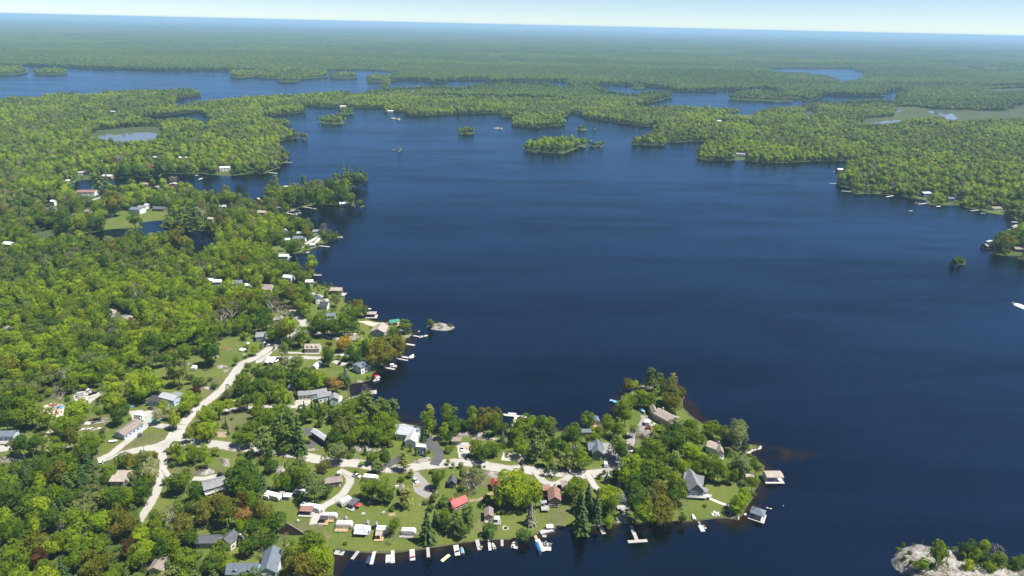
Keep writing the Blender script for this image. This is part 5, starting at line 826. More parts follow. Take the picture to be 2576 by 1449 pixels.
D('hexagon-ended long pier beside the rambling grey lake house', '12', [(880, 1130), (1000, 1095), (1150, 1050)], 1.9, M_WOODG, bar=([(1145, 1050), (1215, 1045)], 5.0)); D('pale dock beside the white canopied pontoon', '12', [(1290, 798), (1398, 818)], 1.9, M_WOODG); D('upper forked dock off the bronze oaks', '12', [(1470, 690), (1560, 705), (1585, 685)], 1.9, M_WOODW); D('lower forked dock off the bronze oaks', '12', [(1400, 700), (1440, 712), (1528, 728)], 1.7); D('plain straight dock below the grey fenced gable house', '12', [(1490, 558), (1598, 576)], 2.0, M_WOODW); D('dock with white boat nearest the rock islet', '12', [(1582, 478), (1660, 492)], 1.9, M_WOODG)
D('white T-end dock at the upper cove point', '11', [(580, 1318), (660, 1318)], 2.0, M_WOODW); D('long pale dock on the pathed point', '11', [(630, 1022), (740, 1034)], 2.0, M_WOODW); D('upper L-shaped dock in the sheltered bay', '11', [(300, 690), (390, 662), (452, 672)], 2.2, M_WOODW); D('middle dock with boats in the sheltered bay', '11', [(300, 695), (420, 712)], 2.2, M_WOODW); D('lower straight dock in the sheltered bay', '11', [(312, 738), (430, 738)], 2.4, M_WOODW); D('curving grey dock off the grassy spit', '11', [(478, 632), (560, 645), (606, 655)], 2.2, M_WOODG)
D('pale dock stretching off the northern headland', '11', [(280, 182), (368, 184)], 2.6, M_WOODW); D('white dock below the northern headland houses', '11', [(160, 232), (238, 238)], 3.0, M_WOODW); D('white angled dock at the inlet mouth lawn', '11', [(130, 285), (215, 295)], 3.0, M_WOODW); D('diagonal white dock in the lily pond', '01', [(1820, 852), (1765, 886)], 2.0, M_WOODW); D('white jetty at the end of the inlet', '01', [(650, 370), (755, 382)], 2.6, M_WOODW); D('white jetty below the bright white villa', '01', [(1965, 318), (2010, 308)], 3.5, M_WOODW)
D('white dock off the eastern headland tip', '31', [(690, 398), (620, 394)], 2.6, M_WOODW); D('pale dock below the eastern headland trees', '31', [(832, 480), (740, 470)], 2.6, M_WOODW); D('angled white dock left of the large eastern villa', '31', [(1260, 518), (1190, 532)], 2.6, M_WOODW); D('white dock with dark boat below the eastern villa', '31', [(1600, 595), (1510, 605)], 2.6, M_WOODW); D('grey dock beside two boats near the eastern bungalow', '31', [(2120, 662), (2040, 672)], 2.6, M_WOODG); D('grey dock in front of the grey boat shelter', '31', [(2240, 1052), (2155, 1042)], 2.6, M_WOODG); D('pale landing stage on the right-hand wood shore', '31', [(2250, 968), (2205, 982)], 3.6, M_WOODW); D('white landing stage at the far eastern cove', '31', [(2510, 785), (2450, 783)], 3.0, M_WOODW)
# ------------------------------------------------------------ boats
B_ = boat
B_('dark canvas-covered boat beside the slim pale dock', '13', (1120, 1330), (1145, 1245), 'covered', CARP['black'], m2=CARP['blue']); B_('white pontoon boat with cream seats beside the straight dock', '13', (1332, 1318), (1337, 1242), 'pontoon'); B_('white boat under a blue cover beside the wide dock', '13', (2082, 1225), (2068, 1165), 'covered', m2=M_LBLUE); B_('white runabout beside the slim grey dock', '13', (2402, 1180), (2378, 1122), 'runabout'); B_('upturned brown rowing boat on the crooked dock', '13', (2278, 1172), (2250, 1150), 'row', WL['brown']); B_('white open boat beside the weathered dock', '23', (5, 1168), (20, 1108), 'runabout')
B_('teal canoe lying on the platform dock', '13', (838, 1222), (880, 1195), 'canoe', M_GREENP, z=.6); B_('green kayak lying in front of the tan sun deck', '13', (790, 1002), (860, 1008), 'kayak', M_GREENP, z=.05); B_('upper white jet ski beside the broad white dock', '23', (300, 1120), (350, 1102), 'jetski', WL['grey']); B_('middle white jet ski beside the broad white dock', '23', (325, 1135), (375, 1118), 'jetski', M_WHITE); B_('grey fishing boat below the two jet skis', '23', (335, 1148), (405, 1128), 'runabout', M_STEEL)
B_('pontoon boat with red seats moored along the rocky shore', '23', (285, 1018), (425, 985), 'pontoon', M_RAIL); B_('white covered boat hauled up on the lawn edge', '23', (1838, 885), (1815, 830), 'covered'); B_('white jet ski at the wide pale dock end', '23', (1948, 972), (1925, 938), 'jetski'); B_('white upturned dinghy on the shore right of the boat shade', '23', (490, 960), (455, 935), 'covered', z=.3); B_('pale pink kayak drifting off the hip-roofed boathouse', '33', (-20, 758), (40, 775), 'kayak', WL['cream'])
B_('pale green rowing boat tied to the white T-shaped dock', '22', (-40, 1268), (48, 1272), 'covered', WL['cream']); B_('sky-blue covered boat on the left side of the point', '22', (1075, 1162), (1000, 1140), 'covered', M_LBLUE, m2=M_LBLUE); B_('white pontoon boat with white canopy beside the pale dock', '12', (1345, 792), (1420, 792), 'pontoon', m2=M_WHITE); B_('white cruiser with red bimini at the small beach', '12', (1190, 915), (1245, 895), 'pontoon', m2=M_REDP); B_('white runabout below the red bimini boat', '12', (1180, 940), (1245, 922), 'runabout'); B_('white motor boat beside the dock nearest the rock islet', '12', (1640, 500), (1730, 480), 'runabout'); B_('white covered boat at the upper forked dock', '12', (1545, 705), (1588, 672), 'covered'); B_('white covered boat in the brown flat boathouse dock', '12', (1100, 215), (1160, 212), 'covered')
B_('tiny pale raft floating near the rock islet', '12', (1628, 440), (1650, 436), 'row'); B_('white pontoon boat in the narrow channel', '11', (122, 1148), (172, 1148), 'pontoon', m2=M_WHITE); B_('white boat tied behind the floating white boathouse', '11', (325, 1142), (355, 1135), 'runabout'); B_('white cruiser at the middle dock of the sheltered bay', '11', (390, 702), (455, 692), 'runabout'); B_('long grey-white cruiser below the sheltered bay docks', '11', (420, 785), (495, 772), 'runabout'); B_('orange rescue boat at the pathed point shore', '11', (500, 1096), (540, 1088), 'row', M_WHITE); B_('white boat moored at the white cove boathouse', '11', (578, 1402), (612, 1388), 'runabout'); B_('white cruiser beached on the tip of the pathed point', '11', (820, 945), (875, 940), 'runabout')
B_('white speedboat beside the lone pine rock in mid lake', '11', (1365, 62), (1400, 61), 'speed'); B_('dark runabout at the dock below the eastern villa', '31', (1470, 600), (1530, 588), 'runabout', CARP['grey']); B_('white boat moored right of the eastern villa dock', '31', (1690, 630), (1740, 628), 'covered'); B_('dark covered boat at the eastern bungalow dock', '31', (1990, 668), (2060, 682), 'covered', CARP['grey'], m2=CARP['blue']); B_('blue-white runabout below the eastern bungalow', '31', (2140, 700), (2190, 698), 'runabout'); B_('small white dinghy off the headland boathouse', '31', (655, 281), (672, 280), 'row'); B_('pale sand-coloured raft drifting before the eastern villa', '31', (1415, 676), (1455, 674), 'row', WL['cream']); B_('white boat under cover at the far eastern cove', '31', (2470, 822), (2520, 818), 'covered'); B_('white boat beside the dark right-shore boathouse', '31', (2415, 866), (2450, 858), 'covered'); B_('white boat left of the bright white villa jetty', '01', (1995, 360), (2040, 345), 'covered'); B_('white boat on a trailer below the white roadside cottage', '12', (100, 585), (152, 572), 'covered', z=.5, group='boats parked ashore'); B_('white boat on its trailer right of the red vehicle', '12', (190, 750), (232, 728), 'covered', z=.5, group='boats parked ashore')
B_('white sailing dinghy hull on the grass by the long brown bungalow', '03', (1095, 100), (1185, 92), 'covered', z=.3, group='boats parked ashore'); B_('blue tarpaulined boat beside the point house drive', '22', (1290, 1215), (1335, 1265), 'covered', M_LBLUE, m2=M_LBLUE, z=.5, group='boats parked ashore'); B_('white motor boat parked in the point house drive', '22', (1385, 1395), (1440, 1372), 'runabout', z=.5, group='boats parked ashore'); B_('white boat on a trailer behind the navy-roofed house', '23', (1150, 124), (1195, 116), 'covered', z=.5, group='boats parked ashore'); B_('white boat under the trees below the half-hidden cottage', '23', (1190, 205), (1228, 192), 'covered', z=.5, group='boats parked ashore')
# running boat with its wake at the right edge
sb = boat('white speedboat racing at the head of a long wake', '32', (2482, 156), (2448, 148), 'speed', group='boats under way')
M_FOAM = mat('foam', (.74, .77, .80), .9, .12, .8)
Pw = [GK('32', x, y, .1) for x, y in ((2472, 152), (2500, 162), (2540, 180), (2600, 208), (2680, 240))]; wk = np.array([1.0, 3.4, 4.2, 3.2, 1.5])
V = []; F = []; sm_ = smooth(Pw, 10); t = np.gradient(sm_, axis=0); t /= np.linalg.norm(t, axis=1)[:, None]; nn = np.stack([-t[:, 1], t[:, 0]], 1); wid = np.interp(np.linspace(0, 4, len(sm_)), range(5), wk)
for i in range(len(sm_)):
    for k in (-1, -.4, .4, 1): q = sm_[i]+nn[i]*wid[i]*(k+rng.normal(0, .10)); V.append((*q, .07+(.3 if abs(k) < .5 else 0)*rng.uniform(.2, 1)))
for i in range(len(sm_)-1):
    for k in range(3): a = i*4+k; F.append((a, a+1, a+5, a+4))
tag(link(bpy.data.objects.new('wake_foam', mesh('wake_foam', V, F, M_FOAM))), 'white foaming wake', kind='stuff')
# ------------------------------------------------------------ vehicles
V_ = car
V_('dark grey van driving on the main gravel road', '13', (2192, 340), (2274, 352), 'van', 'grey'); V_('silver-blue car parked at the upper end of the car park', '13', (1588, 466), (1625, 508), 'sedan', 'silver'); V_('black car parked on the lower side of the car park', '13', (1762, 568), (1808, 612), 'sedan', 'black'); V_('white pickup parked before the trailer under the pines', '13', (972, 428), (1050, 450), 'pickup', 'white'); V_('dark blue car on the asphalt yard beside spruces', '13', (1652, 182), (1660, 228), 'sedan', 'blue'); V_('white pickup truck in the gravel yard beside a wood pile', '13', (2078, 140), (2072, 192), 'pickup', 'white')
V_('black car beside the sand court corner', '23', (92, 300), (112, 335), 'suv', 'black'); V_('white car at the bottom of the sunroom cottage drive', '23', (845, 578), (872, 612), 'suv', 'white'); V_('dark car under trees near the white boat', '23', (1185, 158), (1230, 172), 'suv', 'black'); V_('dark red car parked in the point house drive', '22', (1345, 1420), (1395, 1405), 'suv', 'red'); V_('dark pickup on the grass inside the gravel loop', '03', (1412, 42), (1400, 10), 'suv', 'grey'); V_('white camper van at the end of the gravel loop road', '03', (1008, 328), (1030, 292), 'van', 'white'); V_('dark car beside the blue flat-roofed house', '02', (1498, 1205), (1535, 1218), 'sedan', 'black'); V_('black car behind the grey ranch house', '03', (2205, 430), (2238, 428), 'suv', 'black')
V_('white pickup near the long brown bungalow', '02', (1390, 1330), (1435, 1318), 'pickup', 'white'); V_('red car between the carport tents and white boat', '12', (165, 748), (195, 728), 'suv', 'red'); V_('white car in the gravel drive below the bronze oaks', '12', (895, 678), (935, 672), 'suv', 'white'); V_('dark car in the drive of the white two-storey house', '12', (838, 765), (848, 742), 'suv', 'black'); V_('black car beside the wall of the white two-storey house', '12', (925, 775), (955, 768), 'suv', 'black'); V_('white van standing in the cluttered gravel yard', '02', (880, 1045), (905, 1022), 'van', 'white'); V_('dark flatbed truck in the cluttered gravel yard', '02', (890, 1072), (975, 1045), 'pickup', 'black'); V_('white car by the small pathed-point cottage', '11', (455, 1042), (485, 1036), 'suv', 'white'); V_('white car beside the white roadside cottage', '12', (75, 560), (110, 552), 'suv', 'white')
TR('small white camper trailer on the asphalt yard', 'the small yard camper', '13', (1618, 150), (1684, 155), (1680, 118), H=2.6, ac=0)
trl = [o for o in COL.objects if o.get('label') == 'small white camper trailer on the asphalt yard'][0]; trl['group'] = 'parked campers'
def boxvan(label, c, A, B, C, h=2.5, m=None):
    ctr, yaw, w, d = frame(c, A, B, C, h); root = thing('cargo_trailer', (*ctr, 0), yaw, label, 'trailer', 'parked campers'); m = m or M_WHITE
    b = MB(); b.loft([[(-w/2, y, .5), (-w/2, y, h-.15), (-w/2+.15, y, h), (w/2-.3, y, h), (w/2, y, h-.5), (w/2, y, .5)] for y in (-d/2, d/2)]); b.build('body', m, root)
    for sy in (-1, 1): t = MB(); t.loft([[(.34*math.cos(q), sy*(d/2-.1)+e, .34+.34*math.sin(q)) for q in np.linspace(0, 2*math.pi, 10, endpoint=False)] for e in (-.1, .12)]); t.build('wheel', M_TYRE, root)
    h_ = MB(); h_.bar((w/2, 0, .55), (w/2+1, 0, .5), .07); h_.build('hitch', M_STEEL, root)
    MB().box(-w/2-.04, -d/2+.15, .6, -w/2+.01, d/2-.15, h-.3).build('door', WL['cream'], root)
    P = np.array([[ctr[0]+x, ctr[1]+y, z] for x in (-w/2, w/2) for y in (-d/2, d/2) for z in (.2, h)]); mark3(P)
boxvan('white cargo trailer in front of the navy-roofed house', '23', (930, 325), (968, 325), (966, 292)); boxvan('white camper beside clutter above the long brown bungalow', '02', (1345, 1275), (1425, 1282), (1430, 1248), 2.9); boxvan('long silver trailer in the cluttered gravel yard', '02', (772, 1065), (840, 1045), (838, 1032), 2.8, WL['grey']); boxvan('grey-white box trailer alone on the rough meadow', '02', (1918, 802), (1965, 802), (1970, 775), 2.4)
# ------------------------------------------------------------ small things of gardens and yards
def stones(label, c, x, y, r, n, m=None, name='fire_pit', cat='fire pit'):
    p = GK(c, x, y); root = thing(name, (*p, 0), 0, label, cat); put(p, short_of(label))
    for i in range(n):
        a = 2*math.pi*i/n; v = ICO1[0]*np.array([.28, .28, .2])*rng.uniform(.8, 1.25)*(1+rng.normal(0, .12, (len(ICO1[0]), 1)))+[r*math.cos(a), r*math.sin(a), .12]; link(bpy.data.objects.new('stone', mesh('stone', v, ICO1[1], m or M_STONE)), root)
    MB().cyl(0, 0, .01, .10, r*.7, 12).build('ash_bed', M_BLACK, root)
def ico(sub=1):
    import bmesh
    bm = bmesh.new(); bmesh.ops.create_icosphere(bm, subdivisions=sub, radius=1.0)
    V = np.array([v.co[:] for v in bm.verts]); F = [tuple(v.index for v in f.verts) for f in bm.faces]; bm.free(); return V, F
ICO1 = ico(1)
stones('grey stone ring fire pit on the lawn beside the round cedar', '13', 2510, 968, 1.3, 14); stones('small stone fire ring right of the car park pine', '13', 1665, 730, .8, 9); stones('round stone fire pit with rope swing net on the lakeside lawn', '23', 2165, 815, 1.8, 16); stones('stone-edged sunken circle beside the rock shelf', '13', 1815, 62, 2.4, 18)
def picnic(label, c, x, y, yaw=0.0, m=None, g='picnic tables on the lawns'):
    p = GK(c, x, y); root = thing('picnic_table', (*p, .03), yaw, label, 'picnic table', g); m = m or M_WOODG
    t = MB(); [t.box(-.95, -.38+.16*i, .72, .95, -.38+.16*i+.14, .76) for i in range(5)]; t.build('tabletop', m, root)
    for s in (-1, 1):
        b = MB(); b.box(-.95, s*.72-.14, .42, .95, s*.72+.14, .46); b.build('bench', m, root)
        for q in (-.65, .65): l = MB(); l.bar((q, 0, .72), (q, s*.8, 0), .05); l.build('leg', m, root)
picnic('picnic table beside the timber deck of the grey-topped trailer', '13', 648, 938, .2); picnic('pale picnic table in the middle of the lawn', '13', 1082, 830, -.3, M_WOODW); picnic('picnic table right of the lawn middle near frame stakes', '13', 1282, 818, .9); picnic('pale picnic bench left of the leafy lawn trees', '13', 1142, 715, .2, M_WOODW); picnic('white garden table behind the narrow brown cottage', '13', 1418, 552, .1, M_WHITE); picnic('garden table near the small lane shed', '13', 828, 540, .4); picnic('white table on the rough meadow near the pool', '02', 2462, 676, 0, M_WHITE); picnic('low white table below the meadow pool', '02', 2464, 704, .1, M_WHITE)
def blob(name, label, cat, c, x, y, sx, sy, sz, m, group=None, top=None, yaw=0.0):
    p = GK(c, x, y); root = thing(name, (*p, .02), yaw, label, cat, group); b = MB(); n = 12
    b.loft([[(sx/2*k*math.cos(a), sy/2*k*math.sin(a), z) for a in np.linspace(0, 2*math.pi, n, endpoint=False)] for k, z in ((1, 0), (1.02, sz*.7), (.92, sz))]); b.build('shell', m, root)
    if top: q = MB(); q.loft([[(sx/2*k*math.cos(a), sy/2*k*math.sin(a), z) for a in np.linspace(0, 2*math.pi, n, endpoint=False)] for k, z in ((.86, sz), (.84, sz+.04))]); q.build('surface', top, root)
    return root
blob('swimming_pool', 'round pale above-ground pool on the meadow beside the road', 'pool', '02', 2442, 625, 5.2, 5.2, .9, WL['grey'], top=M_WHITE); blob('paddling_pool', 'blue ring paddling pool on the grass before the flat-roofed house', 'pool', '02', 1335, 1190, 3.0, 3.0, .5, M_BLUE, top=M_LBLUE); blob('hot_tub', 'small pale hot tub on the meadow by the road', 'hot tub', '02', 2495, 560, 2.4, 2.4, .7, WL['cream'], top=M_WHITE)
def tramp(label, c, x, y, r):
    p = GK(c, x, y, .9); root = thing('trampoline', (*p, 0), 0, label, 'trampoline', 'garden trampolines'); MB().cyl(0, 0, .84, .9, r, 20).build('jumping_mat', M_BLACK, root)
    t = MB(); q = np.linspace(0, 2*math.pi, 21); [t.bar((r*math.cos(a), r*math.sin(a), .92), (r*math.cos(b), r*math.sin(b), .92), .07) for a, b in zip(q[:-1], q[1:])]; t.build('rim', CARP['blue'], root)
    for a in np.linspace(0, 2*math.pi, 7)[:-1]: MB().cyl(r*.95*math.cos(a), r*.95*math.sin(a), 0, .84, .04, 5).build('leg', M_STEEL, root)
    n = MB(); [n.bar((r*math.cos(a), r*math.sin(a), .95), (r*math.cos(a), r*math.sin(a), 2.6), .04) for a in q[:-1:3]]; n.build('net_pole', M_BLACK, root); mark3(np.array([[p[0]-r, p[1], .5], [p[0]+r, p[1], .5], [p[0]+r, p[1], 2], [p[0]-r, p[1], 2]]))
tramp('black trampoline on the grass right of the pale blue house', '02', 320, 1395, 2.3)
def parasol(label, c, x, y, m):
    p = GK(c, x, y, 2.3); root = thing('parasol', (*p, .1), 0, label, 'parasol'); b = MB(); b.cyl(0, 0, 2.0, 2.6, 1.5, 8, .05); b.build('canopy', m, root); MB().cyl(0, 0, 0, 2.2, .04, 6).build('pole', M_STEEL, root); MB().cyl(0, 0, 0, .1, .35, 8).build('base', M_BLACK, root)
parasol('red parasol on the patio of the angled trailer', '13', 1028, 728, M_REDP); parasol('blue parasol over the patio set of the grey-decked trailer', '13', 1095, 1002, M_BLUE)
def chair(label, c, x, y, m, yaw, z=.58, g='garden chairs'):
    p = GK(c, x, y, z); root = thing('garden_chair', (*p, z), yaw, label, 'chair', g); MB().box(-.35, -.35, .30, .35, .35, .36).build('seat', m, root); b = MB(); b.add([(-.35, .30, .34), (.35, .30, .34), (.35, .62, 1.05), (-.35, .62, 1.05), (-.35, .36, .34), (.35, .36, .34), (.35, .68, 1.05), (-.35, .68, 1.05)], [(0, 1, 2, 3), (7, 6, 5, 4), (0, 3, 7, 4), (1, 5, 6, 2), (2, 6, 7, 3), (0, 4, 5, 1)]); b.build('backrest', m, root)
    for s in (-1, 1): MB().box(s*.38-.06, -.4, .5, s*.38+.06, .4, .55).build('armrest', m, root); MB().box(s*.36-.04, -.35, 0, s*.36+.04, -.27, .5).build('leg', m, root); MB().box(s*.36-.04, .27, 0, s*.36+.04, .35, .5).build('leg', m, root)
chair('left red chair on the white dock', '13', 1568, 1262, M_REDP, 2.8); chair('right red chair on the white dock', '13', 1590, 1258, M_REDP, 3.3); chair('left of two black chairs on the wide pale dock', '13', 2018, 1205, M_BLACK, 3.0); chair('right of two black chairs on the wide pale dock', '13', 2036, 1200, M_BLACK, 3.2)
for k, x in enumerate((2440, 2465, 2485)): chair(('left', 'middle', 'right')[k]+' white chair on the deck of the hip-roofed boathouse', '23', x, 848+k*6, M_WHITE, 2.9, .56)
r_ = thing('swim_raft', (*GK('13', 1907, 1268, .2), .1), math.atan2(*(GK('13', 1935, 1245)-GK('13', 1880, 1290))[::-1]), 'pale yellow swim raft floating alone off the docks', 'raft'); MB().box(-2.6, -.75, 0, 2.6, .75, .22).build('mat', M_YEL, r_); [MB().box(x-.04, -.77, .222, x+.04, .77, .25).build('strap', M_WHITE, r_) for x in (-1.5, 0, 1.5)]
BX = [(2012, 828), (2028, 815), (2045, 822), (2060, 832), (2078, 842), (2022, 840), (2050, 848), (2070, 820), (2038, 808)]
for k, (x, y) in enumerate(BX): v = ICO1[0]*np.array([.75, .7, .5])*rng.uniform(.7, 1.2)*(1+rng.normal(0, .1, (len(ICO1[0]), 1))); o = link(bpy.data.objects.new('boulder', mesh('boulder', v, ICO1[1], M_STONE))); o.location = (*GK('23', x, y), .25); tag(o, 'white landscaping boulder in the cluster on the lakeside lawn edge', 'boulder', 'white boulders on the lawn edge')
for k in range(26):
    t = k/25; pts = [(2500, 150), (2490, 170), (2440, 185), (2395, 205), (2370, 215)]; q = t*(len(pts)-1); i = min(int(q), len(pts)-2); x = pts[i][0]+(pts[i+1][0]-pts[i][0])*(q-i); y = pts[i][1]+(pts[i+1][1]-pts[i][1])*(q-i)
    v = ICO1[0]*np.array([.6, .55, .45])*rng.uniform(.7, 1.2)*(1+rng.normal(0, .12, (len(ICO1[0]), 1))); o = link(bpy.data.objects.new('boulder', mesh('boulder', v, ICO1[1], M_STONE))); o.location = (*(GK('23', x, y)+rng.normal(0, .3, 2)), .15); tag(o, 'pale boulder in the curved stone breakwater of the small spit', 'boulder', 'breakwater boulders')
o = thing('buoy', (*GK('33', 155, 741, .2), .1), 0, 'small white buoy floating right of the pale kayak', 'buoy'); MB().cyl(0, 0, -.1, .3, .3, 10, .15).build('float', M_WHITE, o); MB().cyl(0, 0, .3, .5, .04, 6).build('ring', M_STEEL, o)
def heap(label, c, x, y, s, m, name='wood_pile', cat='wood pile', n=9):
    p = GK(c, x, y); root = thing(name, (*p, .05), rng.uniform(0, 3), label, cat)
    for i in range(n): b = MB(); a = rng.normal(0, s*.28, 2); b.T = Matrix.Translation((a[0], a[1], rng.uniform(0, .5))) @ Matrix.Rotation(rng.uniform(-.5, .5), 4, 'Z'); b.box(-s*.35, -.16, 0, s*.35, .16, .3); b.build('log' if 'wood' in cat else 'plank', m if i % 3 else M_WOODG, root)
heap('heap of cut reddish logs in the gravel yard', '13', 2122, 165, 3.4, M_WOODN); heap('scattered lumber at the meadow edge below the wood', '02', 2270, 615, 5.0, WL['red'], 'lumber_heap', 'lumber'); heap('grey lumber heap in the cluttered gravel yard', '02', 800, 1110, 6.0, M_WOODG, 'lumber_heap', 'lumber'); heap('pale junk planks at the right of the cluttered yard', '02', 960, 1090, 5.0, M_WOODW, 'lumber_heap', 'lumber'); heap('stacked pale boards on the lot above the bungalow', '02', 1010, 1335, 7.0, M_WOODW, 'lumber_heap', 'lumber'); heap('timber scraps on the car park', '13', 1625, 545, 2.4, M_WOODN, 'lumber_heap', 'lumber'); heap('pale timber scraps beside the navy-roofed house', '23', 630, 150, 3.4, M_WOODW, 'lumber_heap', 'lumber'); heap('firewood heap beside the point house', '22', 1378, 1292, 3.0, M_WOODN); heap('white tarped heap on the verge below the meadow road', '02', 2390, 1150, 3.5, M_WHITE, 'lumber_heap', 'lumber'); heap('rubble heap on the edge of the sand yard', '02', 545, 1172, 4.0, WL['red'], 'rubble_heap', 'rubble'); heap('white pipes on the grass by the long brown bungalow', '02', 990, 1418, 3.0, M_WHITE, 'lumber_heap', 'lumber'); heap('white boards lying on the scrub lot', '02', 895, 1418, 3.0, M_WHITE, 'lumber_heap', 'lumber'); heap('pale boards at the edge of the scrub lot', '02', 830, 1425, 2.4, M_WHITE, 'lumber_heap', 'lumber')
def tarp(label, c, x, y, sx, sy, m, h=.7):
    p = GK(c, x, y); root = thing('tarpaulin_heap', (*p, .03), rng.uniform(-.3, .3), label, 'tarpaulin'); n = 9; V = []; F = []
    for i in range(n):
        for j in range(n): u, v = i/(n-1)-.5, j/(n-1)-.5; e = max(0, 1-(u*u+v*v)*4); V.append((u*sx, v*sy, h*e**.7*(1+rng.normal(0, .15))+.02))
    for i in range(n-1):
        for j in range(n-1): a = i*n+j; F.append((a, a+n, a+n+1, a+1))
    link(bpy.data.objects.new('sheet', mesh('sheet', V, F, m)), root)
tarp('teal tarpaulin over a heap beside the gravel loop', '02', 1560, 1332, 6.5, 5.0, M_TEAL, 1.0); tarp('blue tarpaulin on the sand yard', '02', 612, 1196, 4.2, 3.0, M_BLUE, .4); tarp('orange tarpaulin at the back of the sand yard', '02', 545, 1176, 3.0, 2.2, M_ORANGE, .4); tarp('white tarpaulin on the lot above the bungalow', '02', 882, 1362, 3.2, 2.4, M_WHITE, .9); tarp('white tarpaulin in the shrubs below the meadow', '03', 480, 190, 3.0, 2.0, M_WHITE, .8)
ex = thing('mini_excavator', (*GK('02', 570, 1268), .08), .6, 'yellow mini excavator standing on the sand yard', 'excavator')
for s in (-1, 1): MB().box(-1.0, s*.75-.2, 0, 1.0, s*.75+.2, .45).build('track', M_BLACK, ex)
MB().box(-.9, -.7, .5, .7, .7, 1.2).build('body', M_ORANGE, ex); MB().box(-.3, -.6, 1.2, .6, .5, 2.2).build('cab', M_GLASS, ex); bm_ = MB(); bm_.bar((.7, .2, 1.0), (1.9, .2, 2.3), .14); bm_.bar((1.9, .2, 2.3), (2.7, .2, .9), .11); ab = bm_.build('arm', M_ORANGE, ex); MB().cbox(2.7, .2, .5, .5, .7, .45).build('bucket', M_BLACK, ab)
# shore stairs and walls
st = thing('shore_stairs', (*GK('23', 1105, 850), 0), 0, 'grey timber stairs stepping down the bank to the T-shaped dock', 'stairs'); pA, pB = GK('23', 1110, 790), GK('23', 1150, 925)
for i in range(12): q = pA+(pB-pA)*i/11-GK('23', 1105, 850); b = MB(); b.cbox(q[0], q[1], .5+1.6*(1-i/11)*.6, 1.8, .9, .12); b.build('step', M_WOODG, st)
openmask("@23 1050,790 1160,790 1180,925 1060,925"); yard('stone_terrace', "@23 1050,850 1140,850 1160,925 1058,928", .09, M_WOODG)
fn = thing('fence', (*GK('12', 1240, 480), 0), 0, 'dark board fence below the grey fenced gable house', 'fence'); fa, fb = GK('12', 1190, 492), GK('12', 1330, 495); o0 = GK('12', 1240, 480); nb = 34; yw = math.atan2(*(fb-fa)[::-1])
for i in range(nb): q = fa+(fb-fa)*(i+.5)/nb-o0; b = MB(); b.T = Matrix.Translation((q[0], q[1], 0)) @ Matrix.Rotation(yw, 4, 'Z'); L1 = np.linalg.norm(fb-fa)/nb; b.box(-L1/2+.02, -.03, .1, L1/2-.02, .03, 1.75); b.build('board', WL['green'], fn)
# utility poles and their wires
def pole(label, c, x, y, h=9.5, tr=False, arm=True):
    p = GK(c, x, y); root = thing('utility_pole', (*p, 0), .3, label, 'utility pole', 'utility poles along the roads'); MB().cyl(0, 0, 0, h, .15, 8, .10).build('pole', M_POLE, root)
    if arm: MB().box(-1.1, -.06, h-.7, 1.1, .06, h-.56).build('crossarm', M_POLE, root); [MB().cyl(q, 0, h-.56, h-.4, .05, 6).build('insulator', M_TRIM, root) for q in (-1, 0, 1)]
    if tr: MB().cyl(.35, 0, h-2.4, h-1.4, .28, 10).build('transformer', WL['grey'], root)
    return np.array([*p, h-.45])
up = [pole('utility pole with grey transformer at the loop road', '23', 698, 440, tr=True), pole('tall utility pole between dark trees left of navy-roofed house', '23', 465, 250), pole('utility pole right of the maples by the point road', '23', 1560, 420)]
pole('utility pole beside the gravel turning loop', '03', 1448, 190); pole('utility pole below the grey lake house drive', '12', 712, 1270); pole('utility pole on the lawn left of the dark maple', '12', 716, 780); pole('short pole beside the main road bend', '02', 2228, 1150, 6, arm=False); pole('slim pole on the trailer lane verge', '13', 812, 790, 7, arm=False); pole('utility pole beside the upper white house drive', '01', 2404, 1440); pole('utility pole on the upper wood road', '01', 2040, 1420); pole('lamp pole on the rocky lawn beside barn', '13', 1133, 160, 7, arm=False)
def wire(a, b, label):
    w = thing('power_line', tuple((a+b)/2), 0, label, 'power line', 'power lines above the point road'); n = 16; m_ = (a+b)/2
    for k in (-.9, .9):
        q = MB(); pts = [a+(b-a)*i/n+np.array([k*.3, k, -1.6*(1-(2*i/n-1)**2)])-m_ for i in range(n+1)]
        for s, e in zip(pts[:-1], pts[1:]): q.bar(s, e, .018)
        q.build('wire', M_BLACK, w)
wire(up[0], up[2], 'power line strung from the transformer pole towards the point maples'); wire(up[0], np.array([*GK('13', 2420, 330), 8.5]), 'power line strung from the transformer pole over the sand court')
for s_, m_, w_ in (("@03 300,890 320,890", None, 0),): pass
for k, (c, x, y) in enumerate([('13', 45, 705), ('13', 420, 900)]): 
    p = GK(c, x, y); r0 = thing('rock_pile', (*p, .02), 0, ('dark boulder with shrubs at the left edge of the trailer lawn', 'low dark boulder with pale stone on the trailer lawn')[k], 'boulder')
    for j in range(3): v = ICO1[0]*np.array([.8, .7, .6])*(1+rng.normal(0, .12, (len(ICO1[0]), 1)))+[rng.normal(0, .6), rng.normal(0, .5), .3]; link(bpy.data.objects.new('stone', mesh('stone', v, ICO1[1], M_STONE if j == 0 else M_ROCK)), r0)
# wall along the pond edge
pw = thing('timber_edging', (*GK('13', 400, 970), 0), 0, 'thin timber edging along the dark pond on the trailer lawn', 'edging'); o0 = GK('13', 400, 970); pe = [GK('13', x, y) for x, y in ((305, 912), (360, 945), (430, 985), (488, 1024))]
for a, b in zip(pe[:-1], pe[1:]):
    for i in range(3): s, e = a+(b-a)*i/3-o0, a+(b-a)*(i+1)/3-o0; q = MB(); q.bar((*s, .15), (*(s+(e-s)*.97), .15), .12); q.build('plank', M_WOODG, pw)
